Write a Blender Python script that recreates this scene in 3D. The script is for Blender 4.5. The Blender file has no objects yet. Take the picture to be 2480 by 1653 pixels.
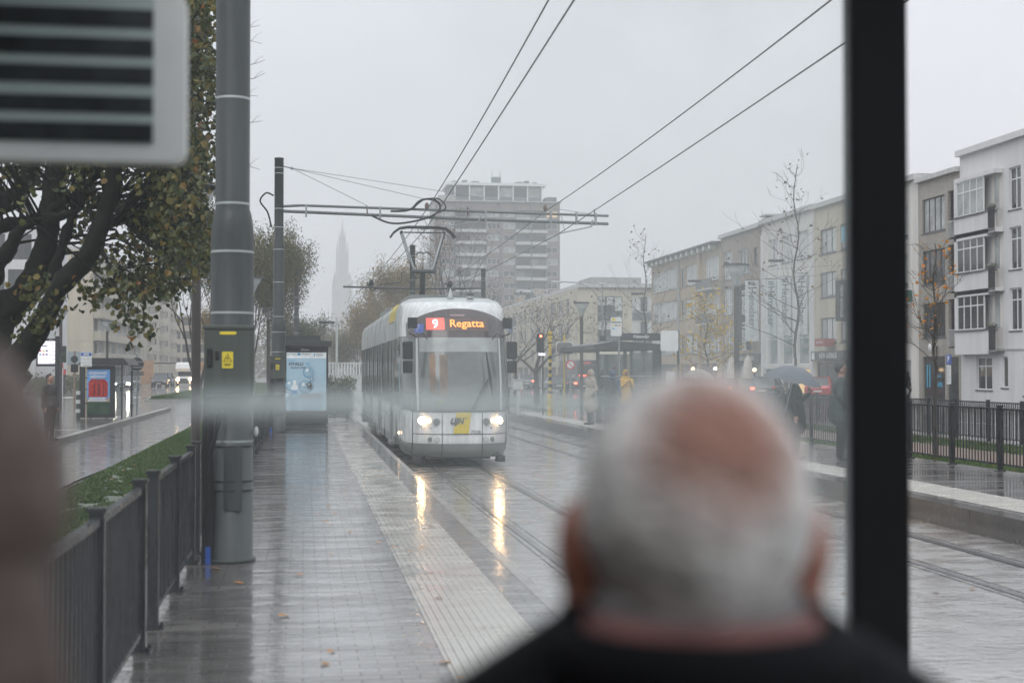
import bpy, math, random
from mathutils import Vector, Matrix, noise
R = math.radians
SC = bpy.context.scene
COL = SC.collection

# ------------------------------------------------------------------ camera
CAM_Z = 1.93
F = 3444.0                      # focal length in photo pixels (2480 wide)
YAW, PITCH = R(8.34), R(1.173)
cam_d = bpy.data.cameras.new('Camera'); cam = bpy.data.objects.new('Camera', cam_d); COL.objects.link(cam)
cam.location = (0, 0, CAM_Z); cam.rotation_euler = (R(90) + PITCH, 0, -YAW)
cam_d.lens = 50.0; cam_d.sensor_width = 36.0; cam_d.clip_start = 0.05; cam_d.clip_end = 4000
cam_d.dof.use_dof = True; cam_d.dof.focus_distance = 30.0; cam_d.dof.aperture_fstop = 2.5
SC.camera = cam
SC.view_settings.view_transform = 'Standard'; SC.view_settings.look = 'None'
SC.view_settings.exposure = 0.0; SC.view_settings.gamma = 1.0; SC.view_settings.use_curve_mapping = False
cy = SC.cycles
cy.max_bounces = 8; cy.diffuse_bounces = 3; cy.glossy_bounces = 4; cy.transmission_bounces = 6; cy.transparent_max_bounces = 16
cy.volume_bounces = 3; cy.caustics_reflective = False; cy.caustics_refractive = False; cy.sample_clamp_indirect = 6.0
cy.use_denoising = True
try: cy.denoiser = 'OPENIMAGEDENOISE'
except Exception: pass

# ------------------------------------------------------------------ sky: overcast over a Nishita base
W = bpy.data.worlds.new('World'); SC.world = W; W.use_nodes = True
nt = W.node_tree; nt.nodes.clear()
out = nt.nodes.new('ShaderNodeOutputWorld'); bg = nt.nodes.new('ShaderNodeBackground')
sky = nt.nodes.new('ShaderNodeTexSky'); sky.sky_type = 'NISHITA'; sky.sun_disc = False
SUN_EL, SUN_AZ = R(42), R(205)          # high behind us, above the cloud
sky.sun_elevation = SUN_EL; sky.sun_rotation = SUN_AZ; sky.air_density = 1.0; sky.dust_density = 6.0
tc = nt.nodes.new('ShaderNodeTexCoord'); mp = nt.nodes.new('ShaderNodeMapping'); mp.inputs['Scale'].default_value = (1.2, 1.2, 3.2)
nz = nt.nodes.new('ShaderNodeTexNoise'); nz.inputs['Scale'].default_value = 1.6; nz.inputs['Detail'].default_value = 3
cr = nt.nodes.new('ShaderNodeValToRGB')
cr.color_ramp.elements[0].position = .32; cr.color_ramp.elements[0].color = (.67, .70, .75, 1)
cr.color_ramp.elements[1].position = .68; cr.color_ramp.elements[1].color = (.78, .805, .845, 1)
sc10 = nt.nodes.new('ShaderNodeVectorMath'); sc10.operation = 'SCALE'; sc10.inputs['Scale'].default_value = 10.4
mx = nt.nodes.new('ShaderNodeMixRGB'); mx.inputs['Fac'].default_value = .93
L = nt.links.new
L(tc.outputs['Generated'], mp.inputs['Vector']); L(mp.outputs['Vector'], nz.inputs['Vector']); L(nz.outputs['Fac'], cr.inputs['Fac'])
L(cr.outputs['Color'], sc10.inputs[0])
sx_ = nt.nodes.new('ShaderNodeSeparateXYZ'); L(tc.outputs['Generated'], sx_.inputs[0])     # an overcast sky is about three times brighter overhead than at the horizon
mr_ = nt.nodes.new('ShaderNodeMapRange'); mr_.inputs[1].default_value = 0; mr_.inputs[2].default_value = 1; mr_.inputs[3].default_value = 9.3; mr_.inputs[4].default_value = 23.5
L(sx_.outputs['Z'], mr_.inputs[0]); L(mr_.outputs[0], sc10.inputs['Scale'])
L(sky.outputs['Color'], mx.inputs['Color1']); L(sc10.outputs['Vector'], mx.inputs['Color2'])
L(mx.outputs['Color'], bg.inputs['Color']); bg.inputs['Strength'].default_value = .1; L(bg.outputs['Background'], out.inputs['Surface'])
sd = bpy.data.lights.new('Sun', 'SUN'); sd.energy = .8; sd.angle = R(35); sd.color = (1, .97, .93)
so = bpy.data.objects.new('Sun', sd); COL.objects.link(so)
so.rotation_euler = (R(90) - SUN_EL, 0, -SUN_AZ + math.pi)   # light comes from azimuth SUN_AZ (clockwise from +y)

# ------------------------------------------------------------------ helpers
def at(u, v, y):
    """point of the world seen at photo pixel (u, v) and lying y metres down the street"""
    a = math.atan((u - 1240) / F) + YAW
    x = y * math.tan(a); d = y * math.cos(YAW) + x * math.sin(YAW)
    return Vector((x, y, CAM_Z + (897 - v) * d / F))

def mat(name, col, rough=.55, metal=0, var=.12, scale=3.0, bump=0, bscale=40, spec=.5, coat=0, emit=None, es=0, streak=False):
    m = bpy.data.materials.new(name); m.use_nodes = True; t = m.node_tree; b = t.nodes['Principled BSDF']
    b.inputs['Roughness'].default_value = rough; b.inputs['Metallic'].default_value = metal
    b.inputs['Specular IOR Level'].default_value = spec; b.inputs['Coat Weight'].default_value = coat
    b.inputs['Coat Roughness'].default_value = .08
    b.inputs['Base Color'].default_value = (*col, 1)
    if var or bump:
        c = t.nodes.new('ShaderNodeTexCoord')
    if var:
        n = t.nodes.new('ShaderNodeTexNoise'); n.inputs['Scale'].default_value = scale; n.inputs['Detail'].default_value = 5; n.inputs['Roughness'].default_value = .65
        r = t.nodes.new('ShaderNodeMapRange'); r.inputs[1].default_value = .3; r.inputs[2].default_value = .7
        r.inputs[3].default_value = 1 - var * 1.5; r.inputs[4].default_value = 1 + var * 1.5
        s = t.nodes.new('ShaderNodeVectorMath'); s.operation = 'SCALE'; s.inputs[0].default_value = col
        if streak:      # rain runs down the surface
            mp = t.nodes.new('ShaderNodeMapping'); mp.inputs['Scale'].default_value = (3.5, 3.5, .35); t.links.new(c.outputs['Object'], mp.inputs['Vector']); t.links.new(mp.outputs[0], n.inputs['Vector'])
            r3 = t.nodes.new('ShaderNodeMapRange'); r3.inputs[1].default_value = .3; r3.inputs[2].default_value = .7; r3.inputs[3].default_value = max(.05, rough - .14); r3.inputs[4].default_value = rough + .14; t.links.new(n.outputs['Fac'], r3.inputs[0]); t.links.new(r3.outputs[0], b.inputs['Roughness'])
        else: t.links.new(c.outputs['Object'], n.inputs['Vector'])
        t.links.new(n.outputs['Fac'], r.inputs[0])
        t.links.new(r.outputs[0], s.inputs['Scale']); t.links.new(s.outputs['Vector'], b.inputs['Base Color'])
    if bump:
        n2 = t.nodes.new('ShaderNodeTexNoise'); n2.inputs['Scale'].default_value = bscale; n2.inputs['Detail'].default_value = 4
        bp = t.nodes.new('ShaderNodeBump'); bp.inputs['Strength'].default_value = bump; bp.inputs['Distance'].default_value = .02
        t.links.new(c.outputs['Object'], n2.inputs['Vector']); t.links.new(n2.outputs['Fac'], bp.inputs['Height']); t.links.new(bp.outputs['Normal'], b.inputs['Normal'])
    if emit:
        b.inputs['Emission Color'].default_value = (*emit, 1); b.inputs['Emission Strength'].default_value = es
    return m

def leafmat(name, stops, trans=.25):
    """leaf colour chosen per leaf, with a little light coming through"""
    m = bpy.data.materials.new(name); m.use_nodes = True; t = m.node_tree; b = t.nodes['Principled BSDF']; o = t.nodes['Material Output']
    g = t.nodes.new('ShaderNodeNewGeometry'); r = t.nodes.new('ShaderNodeValToRGB'); r.color_ramp.interpolation = 'LINEAR'
    e = r.color_ramp.elements
    e[0].position, e[0].color = stops[0][0], (*stops[0][1], 1); e[1].position, e[1].color = stops[-1][0], (*stops[-1][1], 1)
    for p, c in stops[1:-1]:
        x = e.new(p); x.color = (*c, 1)
    t.links.new(g.outputs['Random Per Island'], r.inputs['Fac']); t.links.new(r.outputs['Color'], b.inputs['Base Color'])
    b.inputs['Roughness'].default_value = .42
    tr = t.nodes.new('ShaderNodeBsdfTranslucent'); mxs = t.nodes.new('ShaderNodeMixShader'); mxs.inputs[0].default_value = trans
    t.links.new(r.outputs['Color'], tr.inputs['Color']); t.links.new(b.outputs[0], mxs.inputs[1]); t.links.new(tr.outputs[0], mxs.inputs[2])
    t.links.new(mxs.outputs[0], o.inputs['Surface'])
    return m

class MB:
    def __init__(s): s.v = []; s.f = []; s.m = []; s.mats = []; s.sm = []
    def mi(s, m):
        if m not in s.mats: s.mats.append(m)
        return s.mats.index(m)
    def add(s, vs, fs, m, smooth=False):
        o = len(s.v); k = s.mi(m); s.v.extend([tuple(p) for p in vs])
        for f in fs: s.f.append([i + o for i in f]); s.m.append(k); s.sm.append(smooth)
    def box(s, x0, x1, y0, y1, z0, z1, m):
        s.add([(x0,y0,z0),(x1,y0,z0),(x1,y1,z0),(x0,y1,z0),(x0,y0,z1),(x1,y0,z1),(x1,y1,z1),(x0,y1,z1)],
              [(0,3,2,1),(4,5,6,7),(0,1,5,4),(1,2,6,5),(2,3,7,6),(3,0,4,7)], m); return s
    def bbox(s, x0, x1, y0, y1, z0, z1, m, b=.01):
        """box with chamfered edges"""
        import bmesh
        bm = bmesh.new(); bmesh.ops.create_cube(bm, size=1)
        for v in bm.verts: v.co = Vector((x0 + (v.co.x + .5) * (x1 - x0), y0 + (v.co.y + .5) * (y1 - y0), z0 + (v.co.z + .5) * (z1 - z0)))
        bmesh.ops.bevel(bm, geom=bm.edges[:], offset=b, segments=3, affect='EDGES', profile=.5)
        bm.verts.index_update(); s.add([v.co[:] for v in bm.verts], [[v.index for v in f.verts] for f in bm.faces], m, False); bm.free(); return s
    def quad(s, a, b, c, d, m): s.add([a, b, c, d], [(0, 1, 2, 3)], m); return s
    def prism(s, poly, axis, a, b, m):
        """poly in the plane across axis; axis 'x': (y,z), 'y': (x,z), 'z': (x,y)"""
        n = len(poly)
        def P(p, h): return (h, p[0], p[1]) if axis == 'x' else (p[0], h, p[1]) if axis == 'y' else (p[0], p[1], h)
        vs = [P(p, a) for p in poly] + [P(p, b) for p in poly]
        fs = [list(range(n)), list(range(2*n-1, n-1, -1))] + [(i, i+n, (i+1) % n + n, (i+1) % n) for i in range(n)]
        s.add(vs, fs, m); return s
    def tube(s, pts, rad, m, n=8, cap=True, flat=1.0):
        pts = [Vector(p) for p in pts]; k = len(pts)
        rad = [rad] * k if not isinstance(rad, (list, tuple)) else rad
        vs = []; prev = None
        for i, p in enumerate(pts):
            t = (pts[min(i+1, k-1)] - pts[max(i-1, 0)]).normalized()
            if prev is None:
                ref = Vector((0, 0, 1)) if abs(t.z) < .9 else Vector((1, 0, 0)); a = t.cross(ref).normalized()
            else:
                a = (prev - t * prev.dot(t)).normalized()
            prev = a; b = t.cross(a)
            for j in range(n):
                g = 2 * math.pi * j / n; vs.append(p + a * math.cos(g) * rad[i] + b * math.sin(g) * rad[i] * flat)
        fs = [(i*n+j, i*n+(j+1) % n, (i+1)*n+(j+1) % n, (i+1)*n+j) for i in range(k-1) for j in range(n)]
        s.add(vs, fs, m, True)
        if cap:
            s.add([vs[j] for j in range(n)], [list(range(n))[::-1]], m); s.add([vs[(k-1)*n+j] for j in range(n)], [list(range(n))], m)
        return s
    def lathe(s, prof, m, c=(0, 0, 0), n=24, sx=1, sy=1):
        vs = []; k = len(prof)
        for r, z in prof:
            for j in range(n):
                g = 2 * math.pi * j / n; vs.append((c[0] + r * sx * math.cos(g), c[1] + r * sy * math.sin(g), c[2] + z))
        fs = [(i*n+j, i*n+(j+1) % n, (i+1)*n+(j+1) % n, (i+1)*n+j) for i in range(k-1) for j in range(n)]
        fs += [list(range(n))[::-1], [(k-1)*n+j for j in range(n)]]
        s.add(vs, fs, m, True); return s
    def ball(s, c, r, m, nu=16, nv=10, rot=None, fn=None):
        r = (r, r, r) if not isinstance(r, (list, tuple)) else r
        vs = []; rm = rot or Matrix.Identity(3)
        for i in range(nv + 1):
            ph = math.pi * i / nv
            for j in range(nu):
                g = 2 * math.pi * j / nu
                d = Vector((math.sin(ph) * math.cos(g), math.sin(ph) * math.sin(g), math.cos(ph)))
                p = Vector((d.x * r[0], d.y * r[1], d.z * r[2]))
                if fn: p = fn(d, p)
                vs.append(Vector(c) + rm @ p)
        fs = [(i*nu+j, (i+1)*nu+j, (i+1)*nu+(j+1) % nu, i*nu+(j+1) % nu) for i in range(nv) for j in range(nu)]
        s.add(vs, fs, m, True); return s
    def capsule(s, p0, r0, p1, r1, m, n=10):
        p0, p1 = Vector(p0), Vector(p1); d = (p1 - p0).normalized(); pts, rad = [], []
        for k in (1, .87, .5): pts.append(p0 - d * r0 * k); rad.append(r0 * math.sqrt(max(.001, 1 - k * k)))
        pts.append(p0); rad.append(r0); pts.append(p1); rad.append(r1)
        for k in (.5, .87, 1): pts.append(p1 + d * r1 * k); rad.append(r1 * math.sqrt(max(.001, 1 - k * k)))
        return s.tube(pts, rad, m, n)
    def text(s, body, size, M, m, ext=.002, align='CENTER', bold=0, shear=0, spacing=1):
        cu = bpy.data.curves.new('lettering', 'FONT'); cu.body = body; cu.size = size; cu.extrude = ext; cu.align_x = align; cu.align_y = 'CENTER'
        cu.offset = bold; cu.shear = shear; cu.resolution_u = 3; cu.space_character = spacing
        ob = bpy.data.objects.new('lettering', cu); COL.objects.link(ob); bpy.context.view_layer.update()
        me = bpy.data.meshes.new_from_object(ob.evaluated_get(bpy.context.evaluated_depsgraph_get()))
        s.add([M @ v.co for v in me.vertices], [list(p.vertices) for p in me.polygons], m)
        bpy.data.objects.remove(ob); bpy.data.curves.remove(cu); bpy.data.meshes.remove(me); return s
    def build(s, name, parent=None, label=None, cat=None, group=None, kind=None, loc=None, rz=None):
        me = bpy.data.meshes.new(name); me.from_pydata(s.v, [], s.f)
        for m in s.mats: me.materials.append(m)
        me.polygons.foreach_set('material_index', s.m); me.polygons.foreach_set('use_smooth', s.sm); me.update()
        o = bpy.data.objects.new(name, me); COL.objects.link(o)
        if parent: o.parent = parent
        if loc is not None: o.location = loc
        if rz is not None: o.rotation_euler.z = rz
        tag(o, label, cat, group, kind)
        return o

def tag(o, label=None, cat=None, group=None, kind=None):
    if label: o['label'] = label
    if cat: o['category'] = cat
    if group: o['group'] = group
    if kind: o['kind'] = kind
    return o
def thing(name, label, cat, loc=(0, 0, 0), rz=0, group=None):
    o = bpy.data.objects.new(name, None); COL.objects.link(o); o.location = loc; o.rotation_euler.z = rz; o.empty_display_size = .1
    return tag(o, label, cat, group)
def dup(root, loc, rz=0, label=None, scale=None):
    r = root.copy(); COL.objects.link(r); r.location = loc; r.rotation_euler.z = rz
    if label: r['label'] = label
    if scale: r.scale = scale
    for ch in list(root.children):
        c = ch.copy(); COL.objects.link(c); c.parent = r
        for g in list(ch.children):
            d = g.copy(); COL.objects.link(d); d.parent = c
    return r
def bend(pts, n=5):
    P = [Vector(p) for p in pts]; P = [P[0]] + P + [P[-1]]; o = []
    for i in range(1, len(P) - 2):
        a, b, c, d = P[i-1:i+3]
        for k in range(n): q = k / n; o.append(.5 * ((2*b) + (c-a)*q + (2*a-5*b+4*c-d)*q*q + (3*b-a-3*c+d)*q**3))
    return o + [P[-1]]
def FACE(x, y, z, rz=0):      # text facing -y (towards someone walking down +y)
    return Matrix.Translation((x, y, z)) @ Matrix.Rotation(rz, 4, 'Z') @ Matrix.Rotation(R(90), 4, 'X')

# ------------------------------------------------------------------ shared materials
m_dark = mat('dark_coated_steel', (.035, .038, .042), .38, var=.1)
m_fence = mat('wet_grey_paint', (.03, .033, .037), .3, .1, var=.22, scale=3, streak=True)
m_arm = mat('light_grey_paint', (.13, .145, .145), .4, .1, var=.15)
m_pole = mat('weathered_grey_paint', (.045, .052, .053), .42, .1, var=.24, scale=2.6, bump=.15, bscale=12, streak=True)
m_band = mat('steel_band', (.42, .45, .45), .3, .8)
m_cab = mat('grey_green_paint', (.06, .072, .064), .4, var=.16, streak=True)
m_yel = mat('yellow_sticker', (.75, .6, .04), .4)
m_black = mat('black_plastic', (.012, .013, .015), .4, var=.05, spec=.35)
m_rubber = mat('black_rubber', (.015, .015, .016), .6)
m_white = mat('white_paint', (.72, .74, .74), .3, var=.05)
m_offwhite = mat('offwhite_plastic', (.55, .57, .56), .45)
m_steel = mat('galvanised_steel', (.32, .34, .35), .35, .7)
m_blue = mat('blue_enamel', (.03, .1, .42), .35)
m_conc = mat('wet_concrete', (.23, .22, .20), .3, var=.2, scale=1.5, bump=.2, bscale=25)
m_glass_dark = mat('dark_window_glass', (.035, .042, .045), .06, var=.3, scale=.35, spec=.7)
m_glass_mid = mat('curtained_window_glass', (.30, .32, .32), .12, var=.35, scale=.6, spec=.6)
m_glass_lit = mat('lit_window_glass', (.4, .3, .15), .2, emit=(1, .62, .25), es=.7)
m_bark = mat('wet_bark', (.015, .0145, .012), .75, spec=.2, var=.3, scale=8, bump=.8, bscale=18)
m_barkf = mat('grey_bark', (.055, .048, .04), .7, var=.3, scale=4)
m_brass = mat('brown_porcelain', (.12, .07, .045), .3)

def glassmat(name, col=(.75, .8, .8), a=.25, rough=.1):
    m = bpy.data.materials.new(name); m.use_nodes = True; t = m.node_tree; b = t.nodes['Principled BSDF']; o = t.nodes['Material Output']
    b.inputs['Base Color'].default_value = (*col, 1); b.inputs['Roughness'].default_value = rough
    tr = t.nodes.new('ShaderNodeBsdfTransparent'); x = t.nodes.new('ShaderNodeMixShader'); x.inputs[0].default_value = a
    t.links.new(tr.outputs[0], x.inputs[1]); t.links.new(b.outputs[0], x.inputs[2]); t.links.new(x.outputs[0], o.inputs['Surface']); return m
m_pane = glassmat('shelter_glass', (.12, .15, .14), .3, .08)

# ------------------------------------------------------------------ wet ground materials
def wet(name, col, col2, mode='asphalt', rough=(.05, .3), bump=.25, ior=1.6, bdist=.01, coat=0):
    m = bpy.data.materials.new(name); m.use_nodes = True; t = m.node_tree; N = t.nodes.new; K = t.links.new; b = t.nodes['Principled BSDF']
    c = N('ShaderNodeTexCoord')
    n1 = N('ShaderNodeTexNoise'); n1.inputs['Scale'].default_value = .9; n1.inputs['Detail'].default_value = 6; K(c.outputs['Object'], n1.inputs['Vector'])
    mx = N('ShaderNodeMixRGB'); mx.inputs['Color1'].default_value = (*col, 1); mx.inputs['Color2'].default_value = (*col2, 1); K(n1.outputs['Fac'], mx.inputs['Fac'])
    rr = N('ShaderNodeMapRange'); rr.inputs[1].default_value = .35; rr.inputs[2].default_value = .68; rr.inputs[3].default_value = rough[0]; rr.inputs[4].default_value = rough[1]
    mp2 = N('ShaderNodeMapping'); mp2.inputs['Scale'].default_value = (.5, 3.6, 1) if mode == 'pavers' else (1.3, 1.9, 1); K(c.outputs['Object'], mp2.inputs['Vector'])
    n3 = N('ShaderNodeTexNoise'); n3.inputs['Scale'].default_value = 1.6; n3.inputs['Detail'].default_value = 7; K(mp2.outputs[0], n3.inputs['Vector']); K(n3.outputs['Fac'], rr.inputs[0])
    K(rr.outputs[0], b.inputs['Roughness'])
    b.inputs['IOR'].default_value = ior
    mp3 = N('ShaderNodeMapping'); mp3.inputs['Scale'].default_value = (1.1, 1.3, 1) if mode == 'slab' else (.7, 1.9, 1); K(c.outputs['Object'], mp3.inputs['Vector'])
    n2 = N('ShaderNodeTexNoise'); n2.inputs['Scale'].default_value = 9; n2.inputs['Detail'].default_value = 5; K(mp3.outputs[0], n2.inputs['Vector'])
    bp = N('ShaderNodeBump'); bp.inputs['Strength'].default_value = bump; bp.inputs['Distance'].default_value = bdist
    colout = mx.outputs['Color']
    bp0 = N('ShaderNodeBump'); bp0.inputs['Strength'].default_value = .35; bp0.inputs['Distance'].default_value = .02; K(n3.outputs['Fac'], bp0.inputs['Height']); K(bp0.outputs['Normal'], bp.inputs['Normal'])
    if mode == 'pavers':
        br = N('ShaderNodeTexBrick'); br.inputs['Scale'].default_value = 1; br.inputs['Brick Width'].default_value = .21; br.inputs['Row Height'].default_value = .105
        br.inputs['Mortar Size'].default_value = .005; br.inputs['Color1'].default_value = (.25, .25, .25, 1); br.inputs['Color2'].default_value = (1, 1, 1, 1); br.inputs['Mortar'].default_value = (0, 0, 0, 1); br.inputs['Bias'].default_value = 0
        K(c.outputs['Object'], br.inputs['Vector'])
        ad = N('ShaderNodeMixRGB'); ad.inputs['Fac'].default_value = .14; K(n2.outputs['Fac'], ad.inputs['Color1']); K(br.outputs['Color'], ad.inputs['Color2'])
        K(ad.outputs['Color'], bp.inputs['Height'])
        # every paver lies at its own slight tilt
        ge = N('ShaderNodeNewGeometry'); wn = N('ShaderNodeTexWhiteNoise'); wn.noise_dimensions = '1D'; K(br.outputs['Color'], wn.inputs['W'])
        sb = N('ShaderNodeVectorMath'); sb.operation = 'SUBTRACT'; sb.inputs[1].default_value = (.5, .5, .5); K(wn.outputs['Color'], sb.inputs[0])
        ml_ = N('ShaderNodeVectorMath'); ml_.operation = 'MULTIPLY'; ml_.inputs[1].default_value = (.014, .018, 0); K(sb.outputs[0], ml_.inputs[0])
        av = N('ShaderNodeVectorMath'); av.operation = 'ADD'; K(bp0.outputs['Normal'], av.inputs[0]); K(ml_.outputs[0], av.inputs[1])
        nm = N('ShaderNodeVectorMath'); nm.operation = 'NORMALIZE'; K(av.outputs[0], nm.inputs[0]); K(nm.outputs[0], bp.inputs['Normal'])
        mq = N('ShaderNodeMath'); mq.operation = 'MULTIPLY_ADD'; mq.inputs[1].default_value = .25; K(br.outputs['Fac'], mq.inputs[0]); K(rr.outputs[0], mq.inputs[2]); K(mq.outputs[0], b.inputs['Roughness'])
        ms = N('ShaderNodeMath'); ms.operation = 'MULTIPLY_ADD'; ms.inputs[1].default_value = -.25; ms.inputs[2].default_value = .5; K(br.outputs['Fac'], ms.inputs[0]); K(ms.outputs[0], b.inputs['Specular IOR Level'])
        mu = N('ShaderNodeMixRGB'); mu.blend_type = 'MULTIPLY'; mu.inputs['Fac'].default_value = .5; K(colout, mu.inputs['Color1']); K(br.outputs['Color'], mu.inputs['Color2']); colout = mu.outputs['Color']
    elif mode == 'ribs':
        wv = N('ShaderNodeTexWave'); wv.wave_type = 'BANDS'; wv.bands_direction = 'X'; wv.inputs['Scale'].default_value = 6.2; wv.inputs['Distortion'].default_value = 0
        K(c.outputs['Object'], wv.inputs['Vector'])
        ad = N('ShaderNodeMixRGB'); ad.inputs['Fac'].default_value = .8; K(n2.outputs['Fac'], ad.inputs['Color1']); K(wv.outputs['Color'], ad.inputs['Color2']); K(ad.outputs['Color'], bp.inputs['Height'])
    else:
        K(n2.outputs['Fac'], bp.inputs['Height'])
    if mode == 'slab':
        sp = N('ShaderNodeSeparateXYZ'); K(c.outputs['Object'], sp.inputs[0])
        md = N('ShaderNodeMath'); md.operation = 'PINGPONG'; md.inputs[1].default_value = 1.5; K(sp.outputs['Y'], md.inputs[0])
        lt = N('ShaderNodeMath'); lt.operation = 'LESS_THAN'; lt.inputs[1].default_value = .012; K(md.outputs[0], lt.inputs[0])
        mu = N('ShaderNodeMixRGB'); mu.inputs['Color2'].default_value = (.03, .03, .03, 1); K(lt.outputs[0], mu.inputs['Fac']); K(colout, mu.inputs['Color1']); colout = mu.outputs['Color']
    K(colout, b.inputs['Base Color']); K(bp.outputs['Normal'], b.inputs['Normal'])
    if coat:        # the film of rain water on top, thinner and thicker in patches
        b.inputs['Coat IOR'].default_value = 1.7; b.inputs['Coat Roughness'].default_value = .035
        cw = N('ShaderNodeMapRange'); cw.inputs[1].default_value = .36; cw.inputs[2].default_value = .58; cw.inputs[3].default_value = coat; cw.inputs[4].default_value = coat * .45; K(n3.outputs['Fac'], cw.inputs[0]); K(cw.outputs[0], b.inputs['Coat Weight'])
        bc = N('ShaderNodeBump'); bc.inputs['Strength'].default_value = bump * .6; bc.inputs['Distance'].default_value = bdist * .7; K(n2.outputs['Fac'], bc.inputs['Height']); K((nm.outputs[0] if mode == 'pavers' else bp0.outputs['Normal']), bc.inputs['Normal']); K(bc.outputs['Normal'], b.inputs['Coat Normal'])
    return m

m_pavers = wet('wet_pavers', (.10, .09, .082), (.16, .15, .14), 'pavers', (.05, .4), .5, 1.8, .010, coat=1.0)
m_ribs = wet('ribbed_light_tiles', (.34, .325, .285), (.46, .44, .395), 'asphalt', (.1, .35), .25, 1.6, .006, coat=.35)
m_slab = wet('wet_track_slab', (.20, .195, .19), (.34, .33, .315), 'slab', (.08, .4), .5, 1.8, .02, coat=.85)
m_asph = wet('wet_asphalt', (.035, .036, .038), (.08, .08, .08), 'asphalt', (.08, .35), .4, 1.8, .012, coat=.9)
m_kerb = mat('wet_kerb_stone', (.28, .27, .25), .22, var=.2, scale=3, bump=.15, bscale=20)
m_kerbd = mat('dark_wet_kerb', (.05, .045, .04), .14, var=.3, scale=2, bump=.2, bscale=14, spec=.8)
m_groove = mat('rail_groove', (.05, .05, .05), .3)
m_rail = mat('worn_rail_steel', (.30, .30, .31), .22, .9)
m_grass = mat('wet_grass', (.035, .085, .018), .6, var=.35, scale=1.2, bump=.8, bscale=60)
m_mud = mat('rough_turf_ground', (.035, .055, .018), .5, var=.5, scale=1.1, bump=.5, bscale=30)
def turf():
    q = m_mud.node_tree; N, K = q.nodes.new, q.links.new; b = q.nodes['Principled BSDF']; c = N('ShaderNodeTexCoord'); n = N('ShaderNodeTexNoise'); n.inputs['Scale'].default_value = 1.3; n.inputs['Detail'].default_value = 6; n.inputs['Roughness'].default_value = .7
    mp = N('ShaderNodeMapping'); mp.inputs['Scale'].default_value = (1.2, .5, 1); K(c.outputs['Object'], mp.inputs['Vector']); K(mp.outputs[0], n.inputs['Vector'])
    r = N('ShaderNodeMapRange'); r.inputs[1].default_value = .52; r.inputs[2].default_value = .57; K(n.outputs['Fac'], r.inputs[0])
    cur = b.inputs['Base Color'].links[0].from_socket; x = N('ShaderNodeMixRGB'); K(r.outputs[0], x.inputs['Fac']); K(cur, x.inputs['Color1']); x.inputs['Color2'].default_value = (.075, .07, .06, 1); K(x.outputs[0], b.inputs['Base Color'])
    r2 = N('ShaderNodeMapRange'); r2.inputs[3].default_value = .65; r2.inputs[4].default_value = .05; K(r.outputs[0], r2.inputs[0]); K(r2.outputs[0], b.inputs['Roughness']); b.inputs['IOR'].default_value = 2.0
turf()
m_earth = mat('damp_ground', (.07, .068, .06), .35, var=.3, scale=.5)
# ------------------------------------------------------------------ ground
def sheet(name, poly, z, m, kind='structure'):
    b = MB(); b.add([(x, y, z) for x, y in poly], [list(range(len(poly)))], m); return b.build(name, kind=kind)
def rect(x0, x1, y0, y1): return [(x0, y0), (x1, y0), (x1, y1), (x0, y1)]
sheet('ground', rect(-560, 560, -25, 1400), -.03, m_earth)
sheet('track_bed', rect(1.74, 7.86, -20, 420), 0, m_slab)
sheet('bus_lane', [(-6.3, -20), (-3.7, -20), (-3.95, 26), (-3.75, 32), (-3.35, 46), (-2.6, 86), (-6.3, 86)], 0, m_asph)
sheet('road', [(-27, 71), (-6.3, 71), (-6.3, 86), (-11, 100), (-11.5, 420), (-24, 420)], -.004, m_asph)
sheet('side_street', [(-24, 55), (-9.6, 55), (-9.6, 71), (-24, 71)], -.006, m_asph)
sheet('cross_street', rect(-6.3, 1.0, 74, 86), -.008, m_asph)
sheet('right_road', rect(17.7, 31.5, -20, 420), 0, m_asph)
sheet('right_pavement', rect(31.8, 38, -20, 420), .1, wet('wet_grey_pavement', (.10, .10, .10), (.16, .155, .15), 'pavers', (.08, .3), .3))
def pole_z(o): return o
# left platform, kerbed and paved
b = MB(); b.box(-1.3, 1.69, -20, 50, -.02, .28, m_pavers); b.build('platform', kind='structure')
b = MB(); b.box(1.69, 1.78, -20, 50, -.02, .283, m_kerb)
b.build('platform_kerb', kind='structure')
def ribs(x0, x1, y0, y1, z, n):
    b = MB(); w = (x1 - x0) / n; prof = []
    for k in range(n): prof += [(x0 + k * w, 0), (x0 + (k + .42) * w, 0), (x0 + (k + .52) * w, .006), (x0 + (k + .88) * w, .006)]
    prof.append((x1, 0)); ys = [y0 + .3 * i for i in range(int((y1 - y0) / .3) + 1)]
    for ya, yb in zip(ys, ys[1:]):
        o = len(b.v); b.add([(x, ya + .0006, z + h) for x, h in prof] + [(x, yb - .0006, z + h) for x, h in prof], [(i, i + 1, i + 1 + len(prof), i + len(prof)) for i in range(len(prof) - 1)], m_ribs)
    return b.build('tactile_paving', kind='structure')
ribs(.80, 1.45, -2, 50, .284, 12)
b = MB(); b.box(-1.3, 1.76, 50, 52.5, -.02, .12, m_conc); b.build('platform_ramp', kind='structure')
# right platform
b = MB(); b.box(8.12, 11.5, -20, 57, -.02, .28, m_pavers); b.build('platform', kind='structure')
b = MB()
y = -20.0
while y < 57:
    b.box(7.85, 8.12, y, min(y + 2.0, 57) - .012, -.02, .279, m_kerbd); y += 2.0
b.build('platform_kerb', kind='structure')
ribs(8.26, 9.05, 6, 56, .284, 14)
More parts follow.
